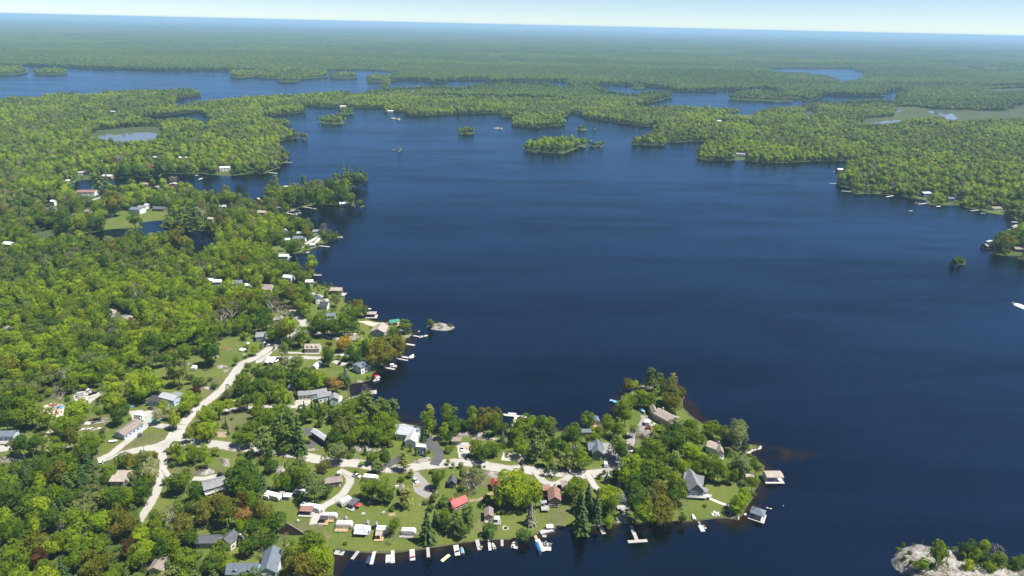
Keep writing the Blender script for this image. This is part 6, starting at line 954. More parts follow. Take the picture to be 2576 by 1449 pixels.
# ------------------------------------------------------------ trees set one by one (crop x, y of the crown's middle, crown width, kind)
PLACED = [('13', "60,55,190,P 150,60,150,P 230,60,150,m 330,70,170,P 430,60,180,S 300,30,150,d 100,20,150,P 130,220,230,d 150,330,150,d 270,180,170,m 380,360,170,u 460,330,120,u 680,335,290,o 820,190,210,s 850,250,170,s 745,140,130,m 800,50,160,d 870,80,130,m 960,60,170,m 1030,30,150,m 1150,25,150,m 1230,30,150,m 1330,40,150,m 1060,310,110,y 1220,330,230,P 1180,230,150,m 1140,270,130,d 1290,260,140,d 1500,330,180,L 1480,270,120,L 1555,165,90,S 1610,195,95,S 1702,210,50,S 1650,40,80,S 1690,35,70,S 1935,300,110,y 2060,330,120,s 1980,330,100,s 1925,60,110,d 1970,150,85,m 1935,160,70,m 2215,170,150,m 2300,200,150,d 2370,150,160,m 2420,180,110,m 2480,50,80,B 2560,70,90,S 1100,190,60,S 1300,195,85,S 1345,145,45,b 1170,95,60,b 985,185,65,b 480,100,60,b 530,100,60,b 350,500,150,d 220,530,120,m 480,460,180,m 420,440,150,d 300,490,140,m 580,560,210,s 710,600,120,d 620,500,130,s 60,500,130,S 20,560,120,S 1120,550,220,m 1280,600,190,m 1350,640,140,d 1200,520,140,m 1160,610,120,d 1540,600,180,L 1510,660,140,L 1900,690,130,c 1890,850,140,m 1900,920,120,d 2060,800,230,P 2130,860,170,P 2020,900,150,P 2085,1000,140,c 1800,880,90,S 1720,960,190,S 2540,590,260,y 2480,640,180,y 2450,700,120,m 2360,975,150,c 1385,930,150,m 1365,1090,75,g 1760,750,75,c 1840,470,150,m 1810,510,100,d 2200,470,130,s 2260,450,120,s 2080,420,110,u 2150,560,130,g 2230,560,110,g 2090,530,100,u 2320,680,90,b 1800,650,90,s 1770,680,60,s 2080,700,60,b 90,820,210,o 30,760,150,o 170,920,220,d 90,960,180,d 60,1020,160,m 130,1100,160,d 30,1080,160,u 380,1200,190,m 300,1140,150,g 600,1110,240,m 520,1090,160,d 480,1160,170,m 640,1250,230,y 560,1300,180,y 480,1390,260,o 360,1380,180,o 700,1360,210,y 720,1270,160,y 560,1430,180,o 650,1440,170,o 300,1240,150,m 330,1330,130,d 895,1125,45,b 1365,780,60,b 1560,410,90,L 2190,400,90,u 2300,350,60,b 1700,700,60,s 1880,400,60,b 1775,400,70,b 1480,160,45,b 1745,200,40,b 60,1230,150,g"),
 ('23', "60,470,200,y 150,600,220,y 60,640,210,y 220,560,170,y 240,670,150,m 170,720,150,m 30,540,180,y 100,400,110,m 190,850,130,D 130,1030,150,c 90,1050,90,c 430,390,120,P 350,380,130,P 400,340,140,P 100,150,170,m 60,60,130,m 210,70,140,P 640,540,210,m 630,480,180,m 600,610,150,m 700,810,230,S 690,700,170,S 770,640,140,S 860,760,160,S 780,760,140,S 950,680,180,y 1010,650,190,y 1000,760,150,m 980,890,130,y 900,640,110,y 560,250,130,P 500,270,120,L 360,240,140,m 250,190,150,P 300,130,140,P 400,120,140,d 470,110,150,d 540,150,130,m 720,270,190,m 660,240,160,m 740,210,140,y 620,60,150,d 560,50,130,d 760,60,160,m 840,50,160,m 560,310,110,L 880,440,110,c 955,470,75,B 1030,430,95,c 930,410,80,c 1080,170,170,m 1050,110,150,P 1110,220,150,d 1250,40,120,g 1290,100,100,g 1150,400,190,y 1230,350,190,y 1130,440,160,y 1350,370,200,m 1450,400,190,m 1520,450,170,m 1320,450,200,d 1220,500,180,d 1290,620,220,d 1250,760,210,d 1330,830,220,m 1360,680,180,u 1480,600,190,o 1510,720,200,o 1550,820,190,o 1480,850,170,o 1590,760,160,o 1630,540,200,m 1680,620,170,m 1690,520,140,d 1620,660,140,d 1400,750,90,P 1240,660,110,d 1420,110,190,m 1360,160,150,m 1500,180,170,m 1640,110,220,d 1580,180,150,m 1560,60,130,d 1800,230,210,y 1880,240,180,y 1780,300,150,y 1740,50,160,m 1830,60,160,m 1890,90,150,m 1950,170,160,m 2010,190,160,m 1940,330,150,m 2020,350,170,m 2080,400,130,m 1990,430,140,d 1715,390,120,y 1690,340,110,y 1560,260,140,m 1620,290,140,d 1250,230,110,d 1870,370,130,m 1430,250,130,m 1330,250,120,d 2150,40,140,m 2270,60,200,s 2220,20,140,s 2300,280,210,s 2340,340,170,s 2250,320,150,s 2460,370,130,m 2420,320,110,m 2180,380,80,P 2190,460,100,m 2130,440,110,y 2240,450,100,m 2420,530,130,m 2380,500,110,m 2300,430,100,m 2345,165,70,d 2080,105,60,c 2290,700,200,y 2250,760,130,y 2340,660,130,y 1705,880,95,c 1735,740,70,g 430,535,22,c 470,550,20,c 1660,600,120,m 1450,520,150,d 1430,640,130,o 1140,540,80,b 1170,580,60,w 340,440,40,b 1180,900,50,b 1400,900,60,b 2100,330,60,m 1940,740,50,b"),
 ('33', "1690,1310,190,m 1540,1385,120,y 1480,1410,100,y 1990,1250,170,d 2050,1220,150,d 2150,1250,130,y 2110,1330,140,d 2280,1300,160,g 2300,1370,140,m 2210,1420,150,m 2520,1380,160,d 2550,1280,90,g 1550,1110,34,S 1300,1250,70,b 1340,1210,60,b 1900,1290,90,b 1880,1400,90,b 1930,1350,80,P 1640,1430,90,b 2420,1440,110,m 1780,1260,80,b 1800,1420,90,b 2000,1380,70,b 1580,1250,70,b 1400,1290,60,b 1720,1230,70,b 1760,1330,90,b 1830,1330,80,b 1860,1240,70,b 1940,1310,110,d 2060,1340,130,m 1990,1430,110,y 2080,1430,120,b 2160,1380,110,d 1700,1400,80,b 1600,1330,70,b 1480,1260,60,b 1350,1330,60,b 1420,1370,50,b 2350,1420,110,b 2450,1420,120,d 2250,1340,90,u 1520,1310,50,b 1440,1200,40,b"),
 ('03', "1820,460,230,m 1760,520,150,d 1960,600,150,d 1980,680,140,d 1950,720,150,u 1500,370,190,w 1540,420,150,w 1230,290,130,m 1310,320,120,o 2430,420,260,d 2380,500,220,d 2500,520,200,d 2450,600,190,m 2550,450,180,d 2430,310,150,m 2530,230,140,d 850,200,190,m 740,90,140,o 900,100,140,m 960,120,150,m 1290,1190,160,r 1400,1060,200,y 1440,1010,170,y 2200,1230,320,m 2130,1330,180,d 2280,1310,200,m 1890,1290,240,m 1840,1380,180,m 1410,1250,220,m 1480,1200,200,y 1350,1330,180,m 1850,960,230,o 1800,1040,200,o 1900,1060,190,d 2100,740,220,o 2060,820,190,o 2290,810,220,o 2220,720,190,o 2440,740,150,r 2450,850,170,p 1180,860,190,o 1230,820,150,r 1000,930,210,y 1070,880,180,y 740,900,280,m 700,960,200,m 1700,870,190,g 1600,880,160,m 1560,850,140,m 1690,1340,130,s 2530,1100,200,d 2540,1000,180,d 2480,1180,150,m 2420,960,150,y 600,1100,200,m 520,1160,200,y 370,1120,220,o 350,1250,190,r 250,1310,180,m 900,1340,240,o 1060,1300,180,o 640,1000,180,D 120,1000,220,m 60,900,200,y 240,1060,190,d 520,890,190,d 420,740,200,y 300,700,190,m 180,640,180,d 1080,640,210,m 1180,700,200,d 960,660,200,u 1320,640,180,m 1420,600,180,d 1100,400,150,m 1060,470,120,d 1240,580,170,u 1330,480,130,u 1460,500,150,m 820,420,110,S 700,360,190,m 600,420,180,o 450,310,150,d 350,120,170,d 230,160,140,d 170,120,150,u 1660,500,110,m 1900,130,120,y 2050,170,140,y 1780,200,140,m 1840,260,120,y 2160,190,140,y 1960,230,140,m 2080,290,130,y 1740,330,90,b 1440,250,100,u 1560,230,80,o 1380,290,90,S 1660,190,70,b 2080,30,180,y 1900,20,110,m 2400,40,150,m 2500,60,140,m 1640,1060,170,m 1620,1160,190,d 1700,1080,160,m 1750,1150,180,m 1000,1150,220,m 850,1180,220,m 750,1300,200,m 450,1380,200,m 120,1200,200,m 60,1380,180,m 180,1430,150,m 700,660,190,d 850,760,220,u 560,620,200,m 1300,950,190,o 1200,980,180,o 1360,920,140,m 2540,700,170,m 1790,800,130,m 2360,1150,60,b 60,640,200,d"),
 ('02', "1980,1040,95,r 1400,930,180,y 1350,990,190,y 1500,960,200,y 1580,970,150,y 1440,1050,160,y 1150,1010,190,y 1140,1130,180,y 1200,1130,140,m 750,1230,200,y 820,1220,160,y 780,1320,150,y 1200,1260,160,d 1180,1320,120,d 1640,1210,180,y 1590,1260,150,w 1700,1250,120,w 1760,1320,170,y 1740,1370,140,y 1890,1150,160,y 1900,1060,110,y 1860,1190,130,y 1790,860,190,u 1740,890,130,u 2110,620,200,d 2160,660,130,d 2060,660,130,d 1920,920,80,d 2110,920,60,b 2160,975,70,c 1970,960,110,d 2020,930,90,m 240,1160,220,m 180,1290,210,m 300,1270,180,m 100,1230,180,d 330,1120,180,o 60,1350,170,d 460,1320,170,m 600,1100,150,g 570,985,90,g 660,955,95,D 620,940,80,S 1000,1260,110,m 1270,1210,90,d 660,1380,190,y 560,1400,140,m 720,1420,150,m 2380,740,110,m 2490,780,140,d 2390,910,120,d 2460,960,170,m 2520,1040,160,d 2400,1020,130,d 2480,1120,150,d 2300,1090,110,u 2240,1120,80,c 2120,1280,150,y 2040,1300,130,y 2200,1230,130,y 2300,1200,120,y 2400,1180,110,m 2060,1420,170,y 2140,1400,150,y 1990,1400,120,m 2050,1190,90,m 2500,1420,180,m 2560,1360,150,m 1560,720,130,u 1480,740,120,u 1620,720,120,d 1730,690,130,m 1850,670,140,m 2030,560,140,m 2420,180,140,m 2330,240,150,g 2220,300,150,g"),
 ('12', "725,650,140,m 725,710,130,d 885,540,130,a 860,580,110,a 930,560,110,a 1060,590,170,y 1000,630,130,y 1130,580,130,y 1220,640,210,o 1180,700,170,o 1290,690,170,o 1270,580,160,o 1410,560,170,o 1370,640,150,o 1440,610,130,o 1010,690,150,d 1080,720,140,d 950,660,120,d 1100,650,130,d 625,920,140,y 640,970,110,y 500,890,180,d 420,910,160,d 560,950,150,d 480,960,150,m 540,1000,110,m 805,965,140,p 760,940,80,p 905,960,100,c 860,930,90,c 700,950,100,d 900,850,85,B 290,640,110,s 280,720,130,s 410,720,110,s 430,760,110,m 340,540,190,d 420,520,160,m 280,560,120,d 470,500,130,m 535,510,65,c 735,560,75,r 1150,490,110,m 1370,450,110,m 1400,400,70,m 190,430,180,m 300,420,180,o 230,460,150,d 330,390,170,y 140,470,120,m 640,340,150,m 720,380,160,d 800,390,160,d 880,330,160,m 940,300,150,d 970,380,150,d 780,330,150,m 560,330,140,m 650,410,130,d 590,400,110,c 680,430,80,c 1020,190,120,o 1010,240,110,m 1090,230,110,d 960,230,80,s 800,110,110,s 780,80,100,m 700,55,60,S 830,80,80,m 470,190,130,y 500,230,110,m 430,230,110,m 350,90,180,o 420,130,150,m 270,60,150,m 430,50,150,m 500,100,130,d 560,110,100,o 520,20,80,d 240,210,160,g 160,180,150,g 100,150,150,m 60,270,140,d 300,230,120,g 360,280,110,u 140,330,120,m 60,350,130,d 40,90,150,y 430,1205,52,S 485,1210,60,S 560,1190,75,S 600,1210,70,S 635,1200,60,S 700,1160,120,m 760,1200,120,d 680,1240,110,m 740,1260,80,S 820,1240,150,m 900,1200,150,m 960,1190,150,m 1000,1140,120,m 940,1260,130,m 1140,1190,170,P 1090,1150,120,m 1265,1180,150,P 1310,1260,120,P 1380,1210,130,P 1200,1250,130,P 1740,1210,105,L 1735,1370,190,m 1700,1410,120,m 1930,1300,180,m 1960,1370,160,d 2060,1370,120,m 2180,1310,170,m 2120,1370,130,d 2340,1280,190,o 2410,1300,140,o 2290,1350,150,o 2420,1400,150,m 2480,1390,120,d 2230,1400,130,o 1050,1340,170,m 1120,1400,150,m 1270,1340,190,m 1240,1410,160,m 1380,1290,110,m 1350,1400,140,m 1060,1430,120,m 880,1390,190,u 950,1400,120,u 820,1420,130,o 640,1360,75,c 330,1370,180,P 400,1420,160,P 250,1430,170,P 100,1290,180,m 30,1240,150,m 150,1330,150,m 230,1280,130,y 300,1290,130,m 350,1310,110,u 480,1290,130,d 560,1270,110,m 650,1270,60,S 30,1130,140,m 20,1190,100,m 200,1050,150,m 120,1000,160,m 40,980,170,d 180,1000,110,g 250,1010,110,m 300,1120,130,y 340,1080,90,w 210,1160,60,d 400,1060,80,y 60,860,180,d 160,880,170,d 250,900,150,m 340,880,140,d 20,900,120,d 1110,1050,110,g 1890,1440,110,y 2010,1430,110,m 1750,362,75,m 1775,372,60,m 1950,388,45,b 1970,396,34,b 1735,402,34,b 1830,372,26,b 180,610,60,m 640,640,60,d 830,690,45,m 890,705,40,m 1130,910,30,b 450,1180,40,b"),
 ('22', "1160,1000,110,o 1210,970,110,y 1250,990,70,m 1390,930,130,P 1480,920,100,m 1360,960,70,P 1440,970,90,P 1610,930,100,L 1520,1010,110,d 1590,1030,160,o 1680,1050,130,o 1560,1130,170,o 1650,1160,150,o 1620,1080,150,u 1190,1100,90,m 1270,1100,100,d 1230,1140,90,d 1350,1080,120,y 1400,1120,120,m 1340,1150,120,m 1380,1200,130,m 1420,1170,110,m 1290,1050,90,y 1130,1180,150,m 1110,1240,140,m 1140,1290,130,m 1200,1150,110,m 1430,1320,90,m 1500,1360,160,m 1480,1420,140,m 1560,1380,130,u 760,1320,150,m 790,1370,120,d 980,1320,130,m 1030,1400,140,m 960,1380,110,m 1080,1430,130,m 810,1430,120,y 880,1440,110,m 600,1440,130,m 650,1430,100,m 130,1400,180,m 60,1400,160,y 200,1340,130,y 330,1340,150,m 370,1370,130,m 290,1400,130,d 380,1430,120,u 2010,1390,150,m 1960,1420,120,m 2060,1430,120,m 2270,1440,180,s 1660,1400,140,s 1760,1390,150,m 1800,1420,150,m 1700,1440,140,m 1860,1440,110,g 1620,1440,140,d 1580,1320,60,m 1220,1440,90,m 1660,1320,60,b"),
 ('11', "930,305,110,P 885,325,100,P 1040,325,150,c 825,320,60,c 1095,338,80,b 970,338,110,c 900,345,80,b 1000,350,80,b 795,345,50,m 1000,345,80,m 190,440,110,s 345,405,70,P 480,400,80,P 620,440,140,u 740,430,130,d 830,440,140,m 900,450,130,m 700,520,150,d 560,540,140,m 430,520,150,d 330,560,140,m 270,600,130,y 860,530,140,d 950,565,90,m 1040,590,70,m 1095,615,22,S 900,500,110,u 640,570,120,m 780,560,120,d 510,470,120,P 420,460,110,m 150,520,120,m 680,940,110,d 770,915,50,m 730,930,60,m 365,1025,110,d 275,1030,75,d 240,940,100,m 130,970,110,d 180,880,110,m 520,890,90,o 415,1235,95,S 500,1295,60,m 552,1300,80,m 510,1035,60,m 440,1030,60,u 1443,42,34,P 1455,50,20,m"),
 ('01', "1350,770,120,d 930,800,110,d 650,800,170,d 1690,775,90,P 1830,770,140,P 1900,750,120,P 1970,775,140,P 1800,800,100,S 1130,600,170,o 1080,650,130,m 1030,690,110,d 1160,660,100,d 2290,530,150,m 2400,530,60,P 2490,505,50,d 1790,970,180,o 2040,690,140,g 830,820,90,m 360,850,60,m 200,850,130,m 1010,790,90,d 1740,350,90,g 880,530,40,S 1100,505,50,S 710,310,120,P 980,280,130,P 1060,290,100,P 1250,270,130,d 1350,260,130,d 1440,260,120,d 1560,280,110,m 1640,200,160,d 1920,240,80,P 2060,240,100,m 2380,230,130,m 1500,250,80,p 1820,230,90,d"),
 ('31', "1885,1172,80,c 1930,1168,75,c 1958,1188,60,b 1862,1192,55,b")]
# ------------------------------------------------------------ trees
def ico(sub=1):
    import bmesh
    bm = bmesh.new(); bmesh.ops.create_icosphere(bm, subdivisions=sub, radius=1.0)
    V = np.array([v.co[:] for v in bm.verts]); F = [tuple(v.index for v in f.verts) for f in bm.faces]; bm.free(); return V, F
ICO1, ICO2 = ico(1), ico(2)
class Leaves:
    def __init__(s): s.V = []; s.F = []; s.T = []; s.n = 0
    def quads(s, P, Nn, size, r, asp=.75, tint=None):
        k = len(P); rv = r.normal(size=(k, 3)); t = np.cross(Nn, rv); t /= np.linalg.norm(t, axis=1)[:, None]+1e-9
        b = np.cross(Nn, t); sz = size*r.uniform(.65, 1.35, k)[:, None]
        q = np.stack([P-t*sz, P-b*sz*asp, P+t*sz, P+b*sz*asp], 1).reshape(-1, 3)
        i = s.n+np.arange(k)*4; s.F += [(a, a+1, a+2, a+3) for a in i.tolist()]
        s.V.append(q); s.T.append(np.repeat(r.uniform(0, 1, k) if tint is None else tint, 4)); s.n += 4*k
    def solid(s, V, F, tint=.1):
        s.F += [tuple(i+s.n for i in f) for f in F]; s.V.append(np.asarray(V)); s.T.append(np.full(len(V), tint)); s.n += len(V)
    def mesh(s, name, m):
        V = np.concatenate(s.V); me = mesh(name, V, s.F, m)
        a = me.attributes.new('tint', 'FLOAT', 'POINT'); a.data.foreach_set('value', np.concatenate(s.T).astype(np.float32)); return me
def unit(v): return v/(np.linalg.norm(v, axis=-1, keepdims=True)+1e-9)
def crown_broad(seed, lobes=17, per=52, flat=.42, size=.044, zc=.85, core=True, open_=0.0, drop=.25):
    """crown 1 m across: uneven lobes of leaf sprays round a dark core; the crown's centre is at height zc"""
    r = np.random.default_rng(seed); L_ = Leaves()
    d = unit(r.normal(size=(lobes*3, 3))); d = d[d[:, 2] > -.55][:lobes]
    R = np.array([.5, .5, flat+.1]); cen = d*R*r.uniform(.42, .80, (len(d), 1)); rr = r.uniform(.11, .25, len(d))
    if core: L_.solid(ICO1[0]*np.array([.33, .33, flat*.62])*(1+r.normal(0, .1, (len(ICO1[0]), 1)))+[0, 0, zc-.03], ICO1[1], .05)  # solid added to block light inside the crown, in near the darkest leaf tone
    for c, q in zip(cen, rr):
        k = int(per*(q/.19)**2*(1-open_)); n = unit(r.normal(size=(k, 3))+unit(c)*.55+[0, 0, .25])
        P = c+n*q*r.uniform(.78, 1.08, (k, 1))
        o = np.ones(k, bool)
        for c2, q2 in zip(cen, rr):
            if c2 is not c: o &= np.linalg.norm(P-c2, axis=1) > q2*.72
        P, n = P[o], n[o]
        tt = np.clip(r.uniform(0, 1)*.5+r.uniform(0, .5, len(P)), 0, 1)
        L_.quads(P+[0, 0, zc], unit(n+r.normal(0, .45, P.shape)), size, r, tint=tt)
    return L_
def crown_low(seed, zc=.85, flat=.42, k=60, size=.085):
    r = np.random.default_rng(seed); L_ = Leaves()
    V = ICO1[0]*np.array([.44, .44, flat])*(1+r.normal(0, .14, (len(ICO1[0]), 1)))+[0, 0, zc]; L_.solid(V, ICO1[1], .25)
    n = unit(r.normal(size=(k, 3))+[0, 0, .35]); P = n*np.array([.46, .46, flat+.03])*r.uniform(.85, 1.1, (k, 1))+[0, 0, zc]
    L_.quads(P, unit(n+r.normal(0, .4, n.shape)), size, r); return L_
def crown_spruce(seed, h=2.1, whorls=18, br=10, base=.12, wide=.5, droop=.35, dens=6):
    """narrow cone of drooping sprays"""
    r = np.random.default_rng(seed); L_ = Leaves()
    V = [(0, 0, h*.9)]; m = 9
    for i in range(m): a = 2*math.pi*i/m; V.append((wide*.24*math.cos(a), wide*.24*math.sin(a), h*base+.05))
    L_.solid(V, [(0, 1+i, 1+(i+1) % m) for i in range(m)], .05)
    for w in range(whorls):
        f = w/(whorls-1); z = h*(base+(1-base)*f); rad_ = wide*(1-f)**.85*r.uniform(.85, 1.1)+.02; nb = max(4, int(br*(1-f*.5)))
        a0 = r.uniform(0, 6.3)
        for b in range(nb):
            a = a0+2*math.pi*b/nb+r.normal(0, .12); L2 = rad_*r.uniform(.72, 1.12)
            k = max(2, int(dens*L2/.5)+1); t = (np.arange(k)+.6)/k
            P = np.stack([np.cos(a)*L2*t, np.sin(a)*L2*t, z-droop*L2*t**1.4+r.normal(0, .012, k)], 1)
            n = np.tile([math.cos(a)*.5, math.sin(a)*.5, .85], (k, 1))+r.normal(0, .28, (k, 3))
            L_.quads(P, unit(n), .075+.035*L2, r, .8)
    return L_
def crown_pine(seed, h=1.75, open_=.0):
    """irregular tiers of needle clumps on spreading limbs"""
    r = np.random.default_rng(seed); L_ = Leaves(); tiers = 8
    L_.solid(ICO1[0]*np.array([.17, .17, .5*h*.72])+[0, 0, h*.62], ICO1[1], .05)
    for w in range(tiers):
        f = w/(tiers-1); z = h*(.28+.68*f); nb = r.integers(4, 7) if f < .9 else 3
        for b in range(nb):
            a = r.uniform(0, 6.3); R = (.50*(1-.62*f)+.05)*r.uniform(.55, 1.1)
            for q in (.45, 1.0):
                c = np.array([math.cos(a)*R*q, math.sin(a)*R*q, z+.06*q+r.normal(0, .02)])
                k = int(13*(1-open_)); n = unit(r.normal(size=(k, 3))+[0, 0, .5])
                L_.quads(c+n*np.array([.12, .12, .055]), unit(n+[0, 0, .4]), .055, r, .6)
    return L_
def trunk(seed, h, top, r0=.022, limbs=5, spread=.28, pale=False):
    r = np.random.default_rng(seed); b = MB(); rings = []
    for f in np.linspace(0, 1, 5): rings.append([(r0*(1.25-f)*math.cos(a)+.02*math.sin(3*f+seed), r0*(1.25-f)*math.sin(a), top*f) for a in np.linspace(0, 2*math.pi, 6, endpoint=False)])
    b.loft(rings)
    for i in range(limbs):
        a = 2*math.pi*i/limbs+r.uniform(-.4, .4); z = top*r.uniform(.45, .8); q = spread*r.uniform(.7, 1.1)
        b.bar((0, 0, z), (q*math.cos(a), q*math.sin(a), z+q*1.0), r0*.4)
    return b.V, b.F
M_BARK = mat('bark', (.11, .085, .06), .9, .35, 6); M_PALEBARK = mat('pale_bark', (.42, .39, .34), .9, .2, 6)
LM = {'m': leafmat('leaves_green', (.052, .086, .006), (.102, .146, .011)), 'y': leafmat('leaves_yellow_green', (.085, .140, .008), (.165, .210, .014)),
      'd': leafmat('leaves_dark_green', (.025, .055, .008), (.052, .092, .012)), 'o': leafmat('leaves_olive_bronze', (.060, .072, .012), (.105, .100, .018)),
      's': leafmat('leaves_silvery', (.075, .105, .058), (.125, .150, .105)), 'r': leafmat('leaves_dark_red', (.035, .014, .012), (.065, .026, .020)),
      'a': leafmat('leaves_amber', (.17, .135, .02), (.24, .17, .03)), 'p': leafmat('leaves_pink_brown', (.14, .085, .05), (.20, .13, .075)),
      'g': leafmat('twigs_grey', (.085, .075, .105), (.135, .12, .17)), 'u': leafmat('leaves_grey_green', (.060, .082, .035), (.105, .125, .060)),
      'S': leafmat('needles_spruce', (.018, .040, .016), (.038, .066, .028), .08), 'P': leafmat('needles_pine', (.040, .066, .024), (.075, .100, .038), .08),
      'B': leafmat('needles_blue_spruce', (.038, .055, .080), (.062, .085, .125), .08), 'c': leafmat('needles_cedar', (.022, .046, .013), (.046, .076, .022), .08),
      'D': leafmat('needles_dead_grey', (.095, .092, .155), (.145, .14, .235), .05), 'b': leafmat('leaves_shrub', (.034, .068, .014), (.080, .110, .026)),
      'w': leafmat('leaves_pale_blossom', (.13, .14, .12), (.21, .21, .21)), 'L': leafmat('needles_light_pine', (.085, .105, .040), (.135, .145, .062), .08)}
BROAD = 'mydosragpuw'
SHP = [dict(seed=1, zc=.74), dict(seed=2, zc=.88, flat=.56), dict(seed=3, zc=.68, lobes=21), dict(seed=4, zc=.78, flat=.5, lobes=14), dict(seed=5, zc=.95, flat=.66, lobes=20), dict(seed=6, zc=.70, flat=.38, lobes=12, per=60), dict(seed=7, zc=.82, flat=.5, lobes=24, per=46, size=.04)]
HC = {}                                       # kind -> crown centre height in crown widths
SRC = {}                                      # kind -> list of (crown mesh, trunk mesh, zc, height)
_tr = {}
def trunk_mesh(key, *a, m=M_BARK, **k):
    if key not in _tr: _tr[key] = mesh('trunk', *trunk(*a, **k), m)
    return _tr[key]
_shape = [crown_broad(**q) for q in SHP]; _gs = crown_broad(9, per=26, size=.03, core=False, zc=.95, flat=.5)
for kd in BROAD:
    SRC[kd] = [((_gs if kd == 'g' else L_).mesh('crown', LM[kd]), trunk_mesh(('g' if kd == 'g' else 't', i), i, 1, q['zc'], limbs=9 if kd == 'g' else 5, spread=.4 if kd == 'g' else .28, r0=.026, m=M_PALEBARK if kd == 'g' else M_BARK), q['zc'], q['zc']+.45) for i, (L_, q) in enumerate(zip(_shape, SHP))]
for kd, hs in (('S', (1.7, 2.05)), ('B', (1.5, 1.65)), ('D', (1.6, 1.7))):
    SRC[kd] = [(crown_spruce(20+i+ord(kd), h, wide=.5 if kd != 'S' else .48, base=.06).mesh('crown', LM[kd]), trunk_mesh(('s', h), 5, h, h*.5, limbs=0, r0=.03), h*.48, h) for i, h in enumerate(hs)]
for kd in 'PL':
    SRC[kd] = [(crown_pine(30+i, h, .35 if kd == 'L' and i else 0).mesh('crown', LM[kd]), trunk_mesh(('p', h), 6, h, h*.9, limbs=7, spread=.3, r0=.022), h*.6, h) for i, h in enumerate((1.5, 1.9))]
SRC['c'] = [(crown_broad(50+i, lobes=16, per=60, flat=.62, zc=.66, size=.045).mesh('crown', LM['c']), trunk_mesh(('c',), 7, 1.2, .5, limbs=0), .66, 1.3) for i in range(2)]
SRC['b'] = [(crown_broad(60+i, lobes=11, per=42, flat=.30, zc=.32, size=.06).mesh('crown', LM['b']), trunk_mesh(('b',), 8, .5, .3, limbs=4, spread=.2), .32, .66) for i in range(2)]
NAMES = {'m': ('maple_tree', 'leafy green'), 'y': ('maple_tree', 'bright yellow-green'), 'd': ('broadleaf_tree', 'dark green'), 'o': ('oak_tree', 'bronze-olive'), 's': ('willow_tree', 'silvery green'),
  'r': ('copper_tree', 'dark red-leaved'), 'a': ('maple_tree', 'amber-yellow'), 'p': ('flowering_tree', 'pinkish brown'), 'g': ('bare_tree', 'bare grey'), 'u': ('poplar_tree', 'dull grey-green'), 'w': ('blossom_tree', 'pale blossoming'),
  'S': ('spruce_tree', 'dark conical'), 'P': ('pine_tree', 'shaggy green'), 'L': ('pine_tree', 'light olive shaggy'), 'B': ('spruce_tree', 'blue-grey conical'), 'D': ('dead_spruce', 'dead silver-grey'), 'c': ('cedar_tree', 'dense rounded dark'), 'b': ('shrub', 'low green')}
KIDX = {}; _order = []
LOWK = {}
src_col = bpy.data.collections.new('forest_sources')
def add_source(key, me_list):
    V = []; F = []; mats_ = []; mi = []; T = []
    n = 0
    for me in me_list:
        k = len(me.vertices); co = np.empty(k*3, np.float32); me.vertices.foreach_get('co', co); V.append(co.reshape(-1, 3))
        for p in me.polygons: F.append(tuple(i+n for i in p.vertices)); mi.append(len(mats_))
        at = me.attributes.get('tint'); t = np.zeros(k, np.float32)
        if at: at.data.foreach_get('value', t)
        T.append(t); n += k; mats_.append(me.materials[0])
    me = mesh('s%03d' % len(_order), np.concatenate(V), F, mats_)
    me.polygons.foreach_set('material_index', mi)
    a = me.attributes.new('tint', 'FLOAT', 'POINT'); a.data.foreach_set('value', np.concatenate(T))
    o = bpy.data.objects.new('s%03d' % len(_order), me); src_col.objects.link(o); _order.append(key); KIDX.setdefault(key, []).append(len(_order)-1)
for kd in SRC:
    for c, t, zc, h in SRC[kd]: add_source(kd, [c, t])
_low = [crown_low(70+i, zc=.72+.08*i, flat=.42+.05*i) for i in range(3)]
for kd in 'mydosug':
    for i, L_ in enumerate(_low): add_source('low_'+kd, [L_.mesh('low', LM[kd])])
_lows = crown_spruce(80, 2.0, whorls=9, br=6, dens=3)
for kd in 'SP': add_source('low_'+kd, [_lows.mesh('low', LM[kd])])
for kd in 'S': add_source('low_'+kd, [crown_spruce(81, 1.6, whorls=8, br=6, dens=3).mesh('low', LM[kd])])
# wide patches of far forest: many small crowns, one mesh
def patch(seed, size, step, kinds):
    r = np.random.default_rng(seed); V = []; F = []; T = []; MI = []; n = 0
    g = np.arange(-size/2, size/2, step)+step/2
    for x in g:
        for y in g:
            px_, py_ = x+r.uniform(-.4, .4)*step, y+r.uniform(-.4, .4)*step; k = r.choice(len(kinds), p=[q for _, q in kinds]); w = step*r.uniform(1.05, 1.6); zt = r.uniform(7, 12.5)
            v = ICO1[0]*(1+r.normal(0, .15, (len(ICO1[0]), 1)))
            if kinds[k][0] in 'SP': v = v*np.array([w*.36, w*.36, zt*.5])+[px_, py_, zt*.62]; v[:, :2] = (v[:, :2]-[px_, py_])*np.clip(1.25-(v[:, 2:]/zt), .15, 1.1)+[px_, py_]
            else: v = v*np.array([w*.5, w*.5, w*.44])+[px_, py_, zt-w*.42]
            V.append(v); F += [tuple(i+n for i in f) for f in ICO1[1]]; T.append(np.full(len(v), r.uniform(0, 1))); MI += [k]*len(ICO1[1]); n += len(v)
    me = mesh('s%03d' % len(_order), np.concatenate(V), F, [LM[k] for k, _ in kinds]); me.polygons.foreach_set('material_index', MI)
    a = me.attributes.new('tint', 'FLOAT', 'POINT'); a.data.foreach_set('value', np.concatenate(T).astype(np.float32)); return me
PK = [('m', .30), ('d', .34), ('y', .05), ('o', .05), ('u', .08), ('S', .12), ('P', .06)]  # dark kinds weighted up to stand in for self-shadow the simple crowns lack
PD = [('m', .10), ('d', .36), ('o', .04), ('u', .10), ('S', .28), ('P', .12)]
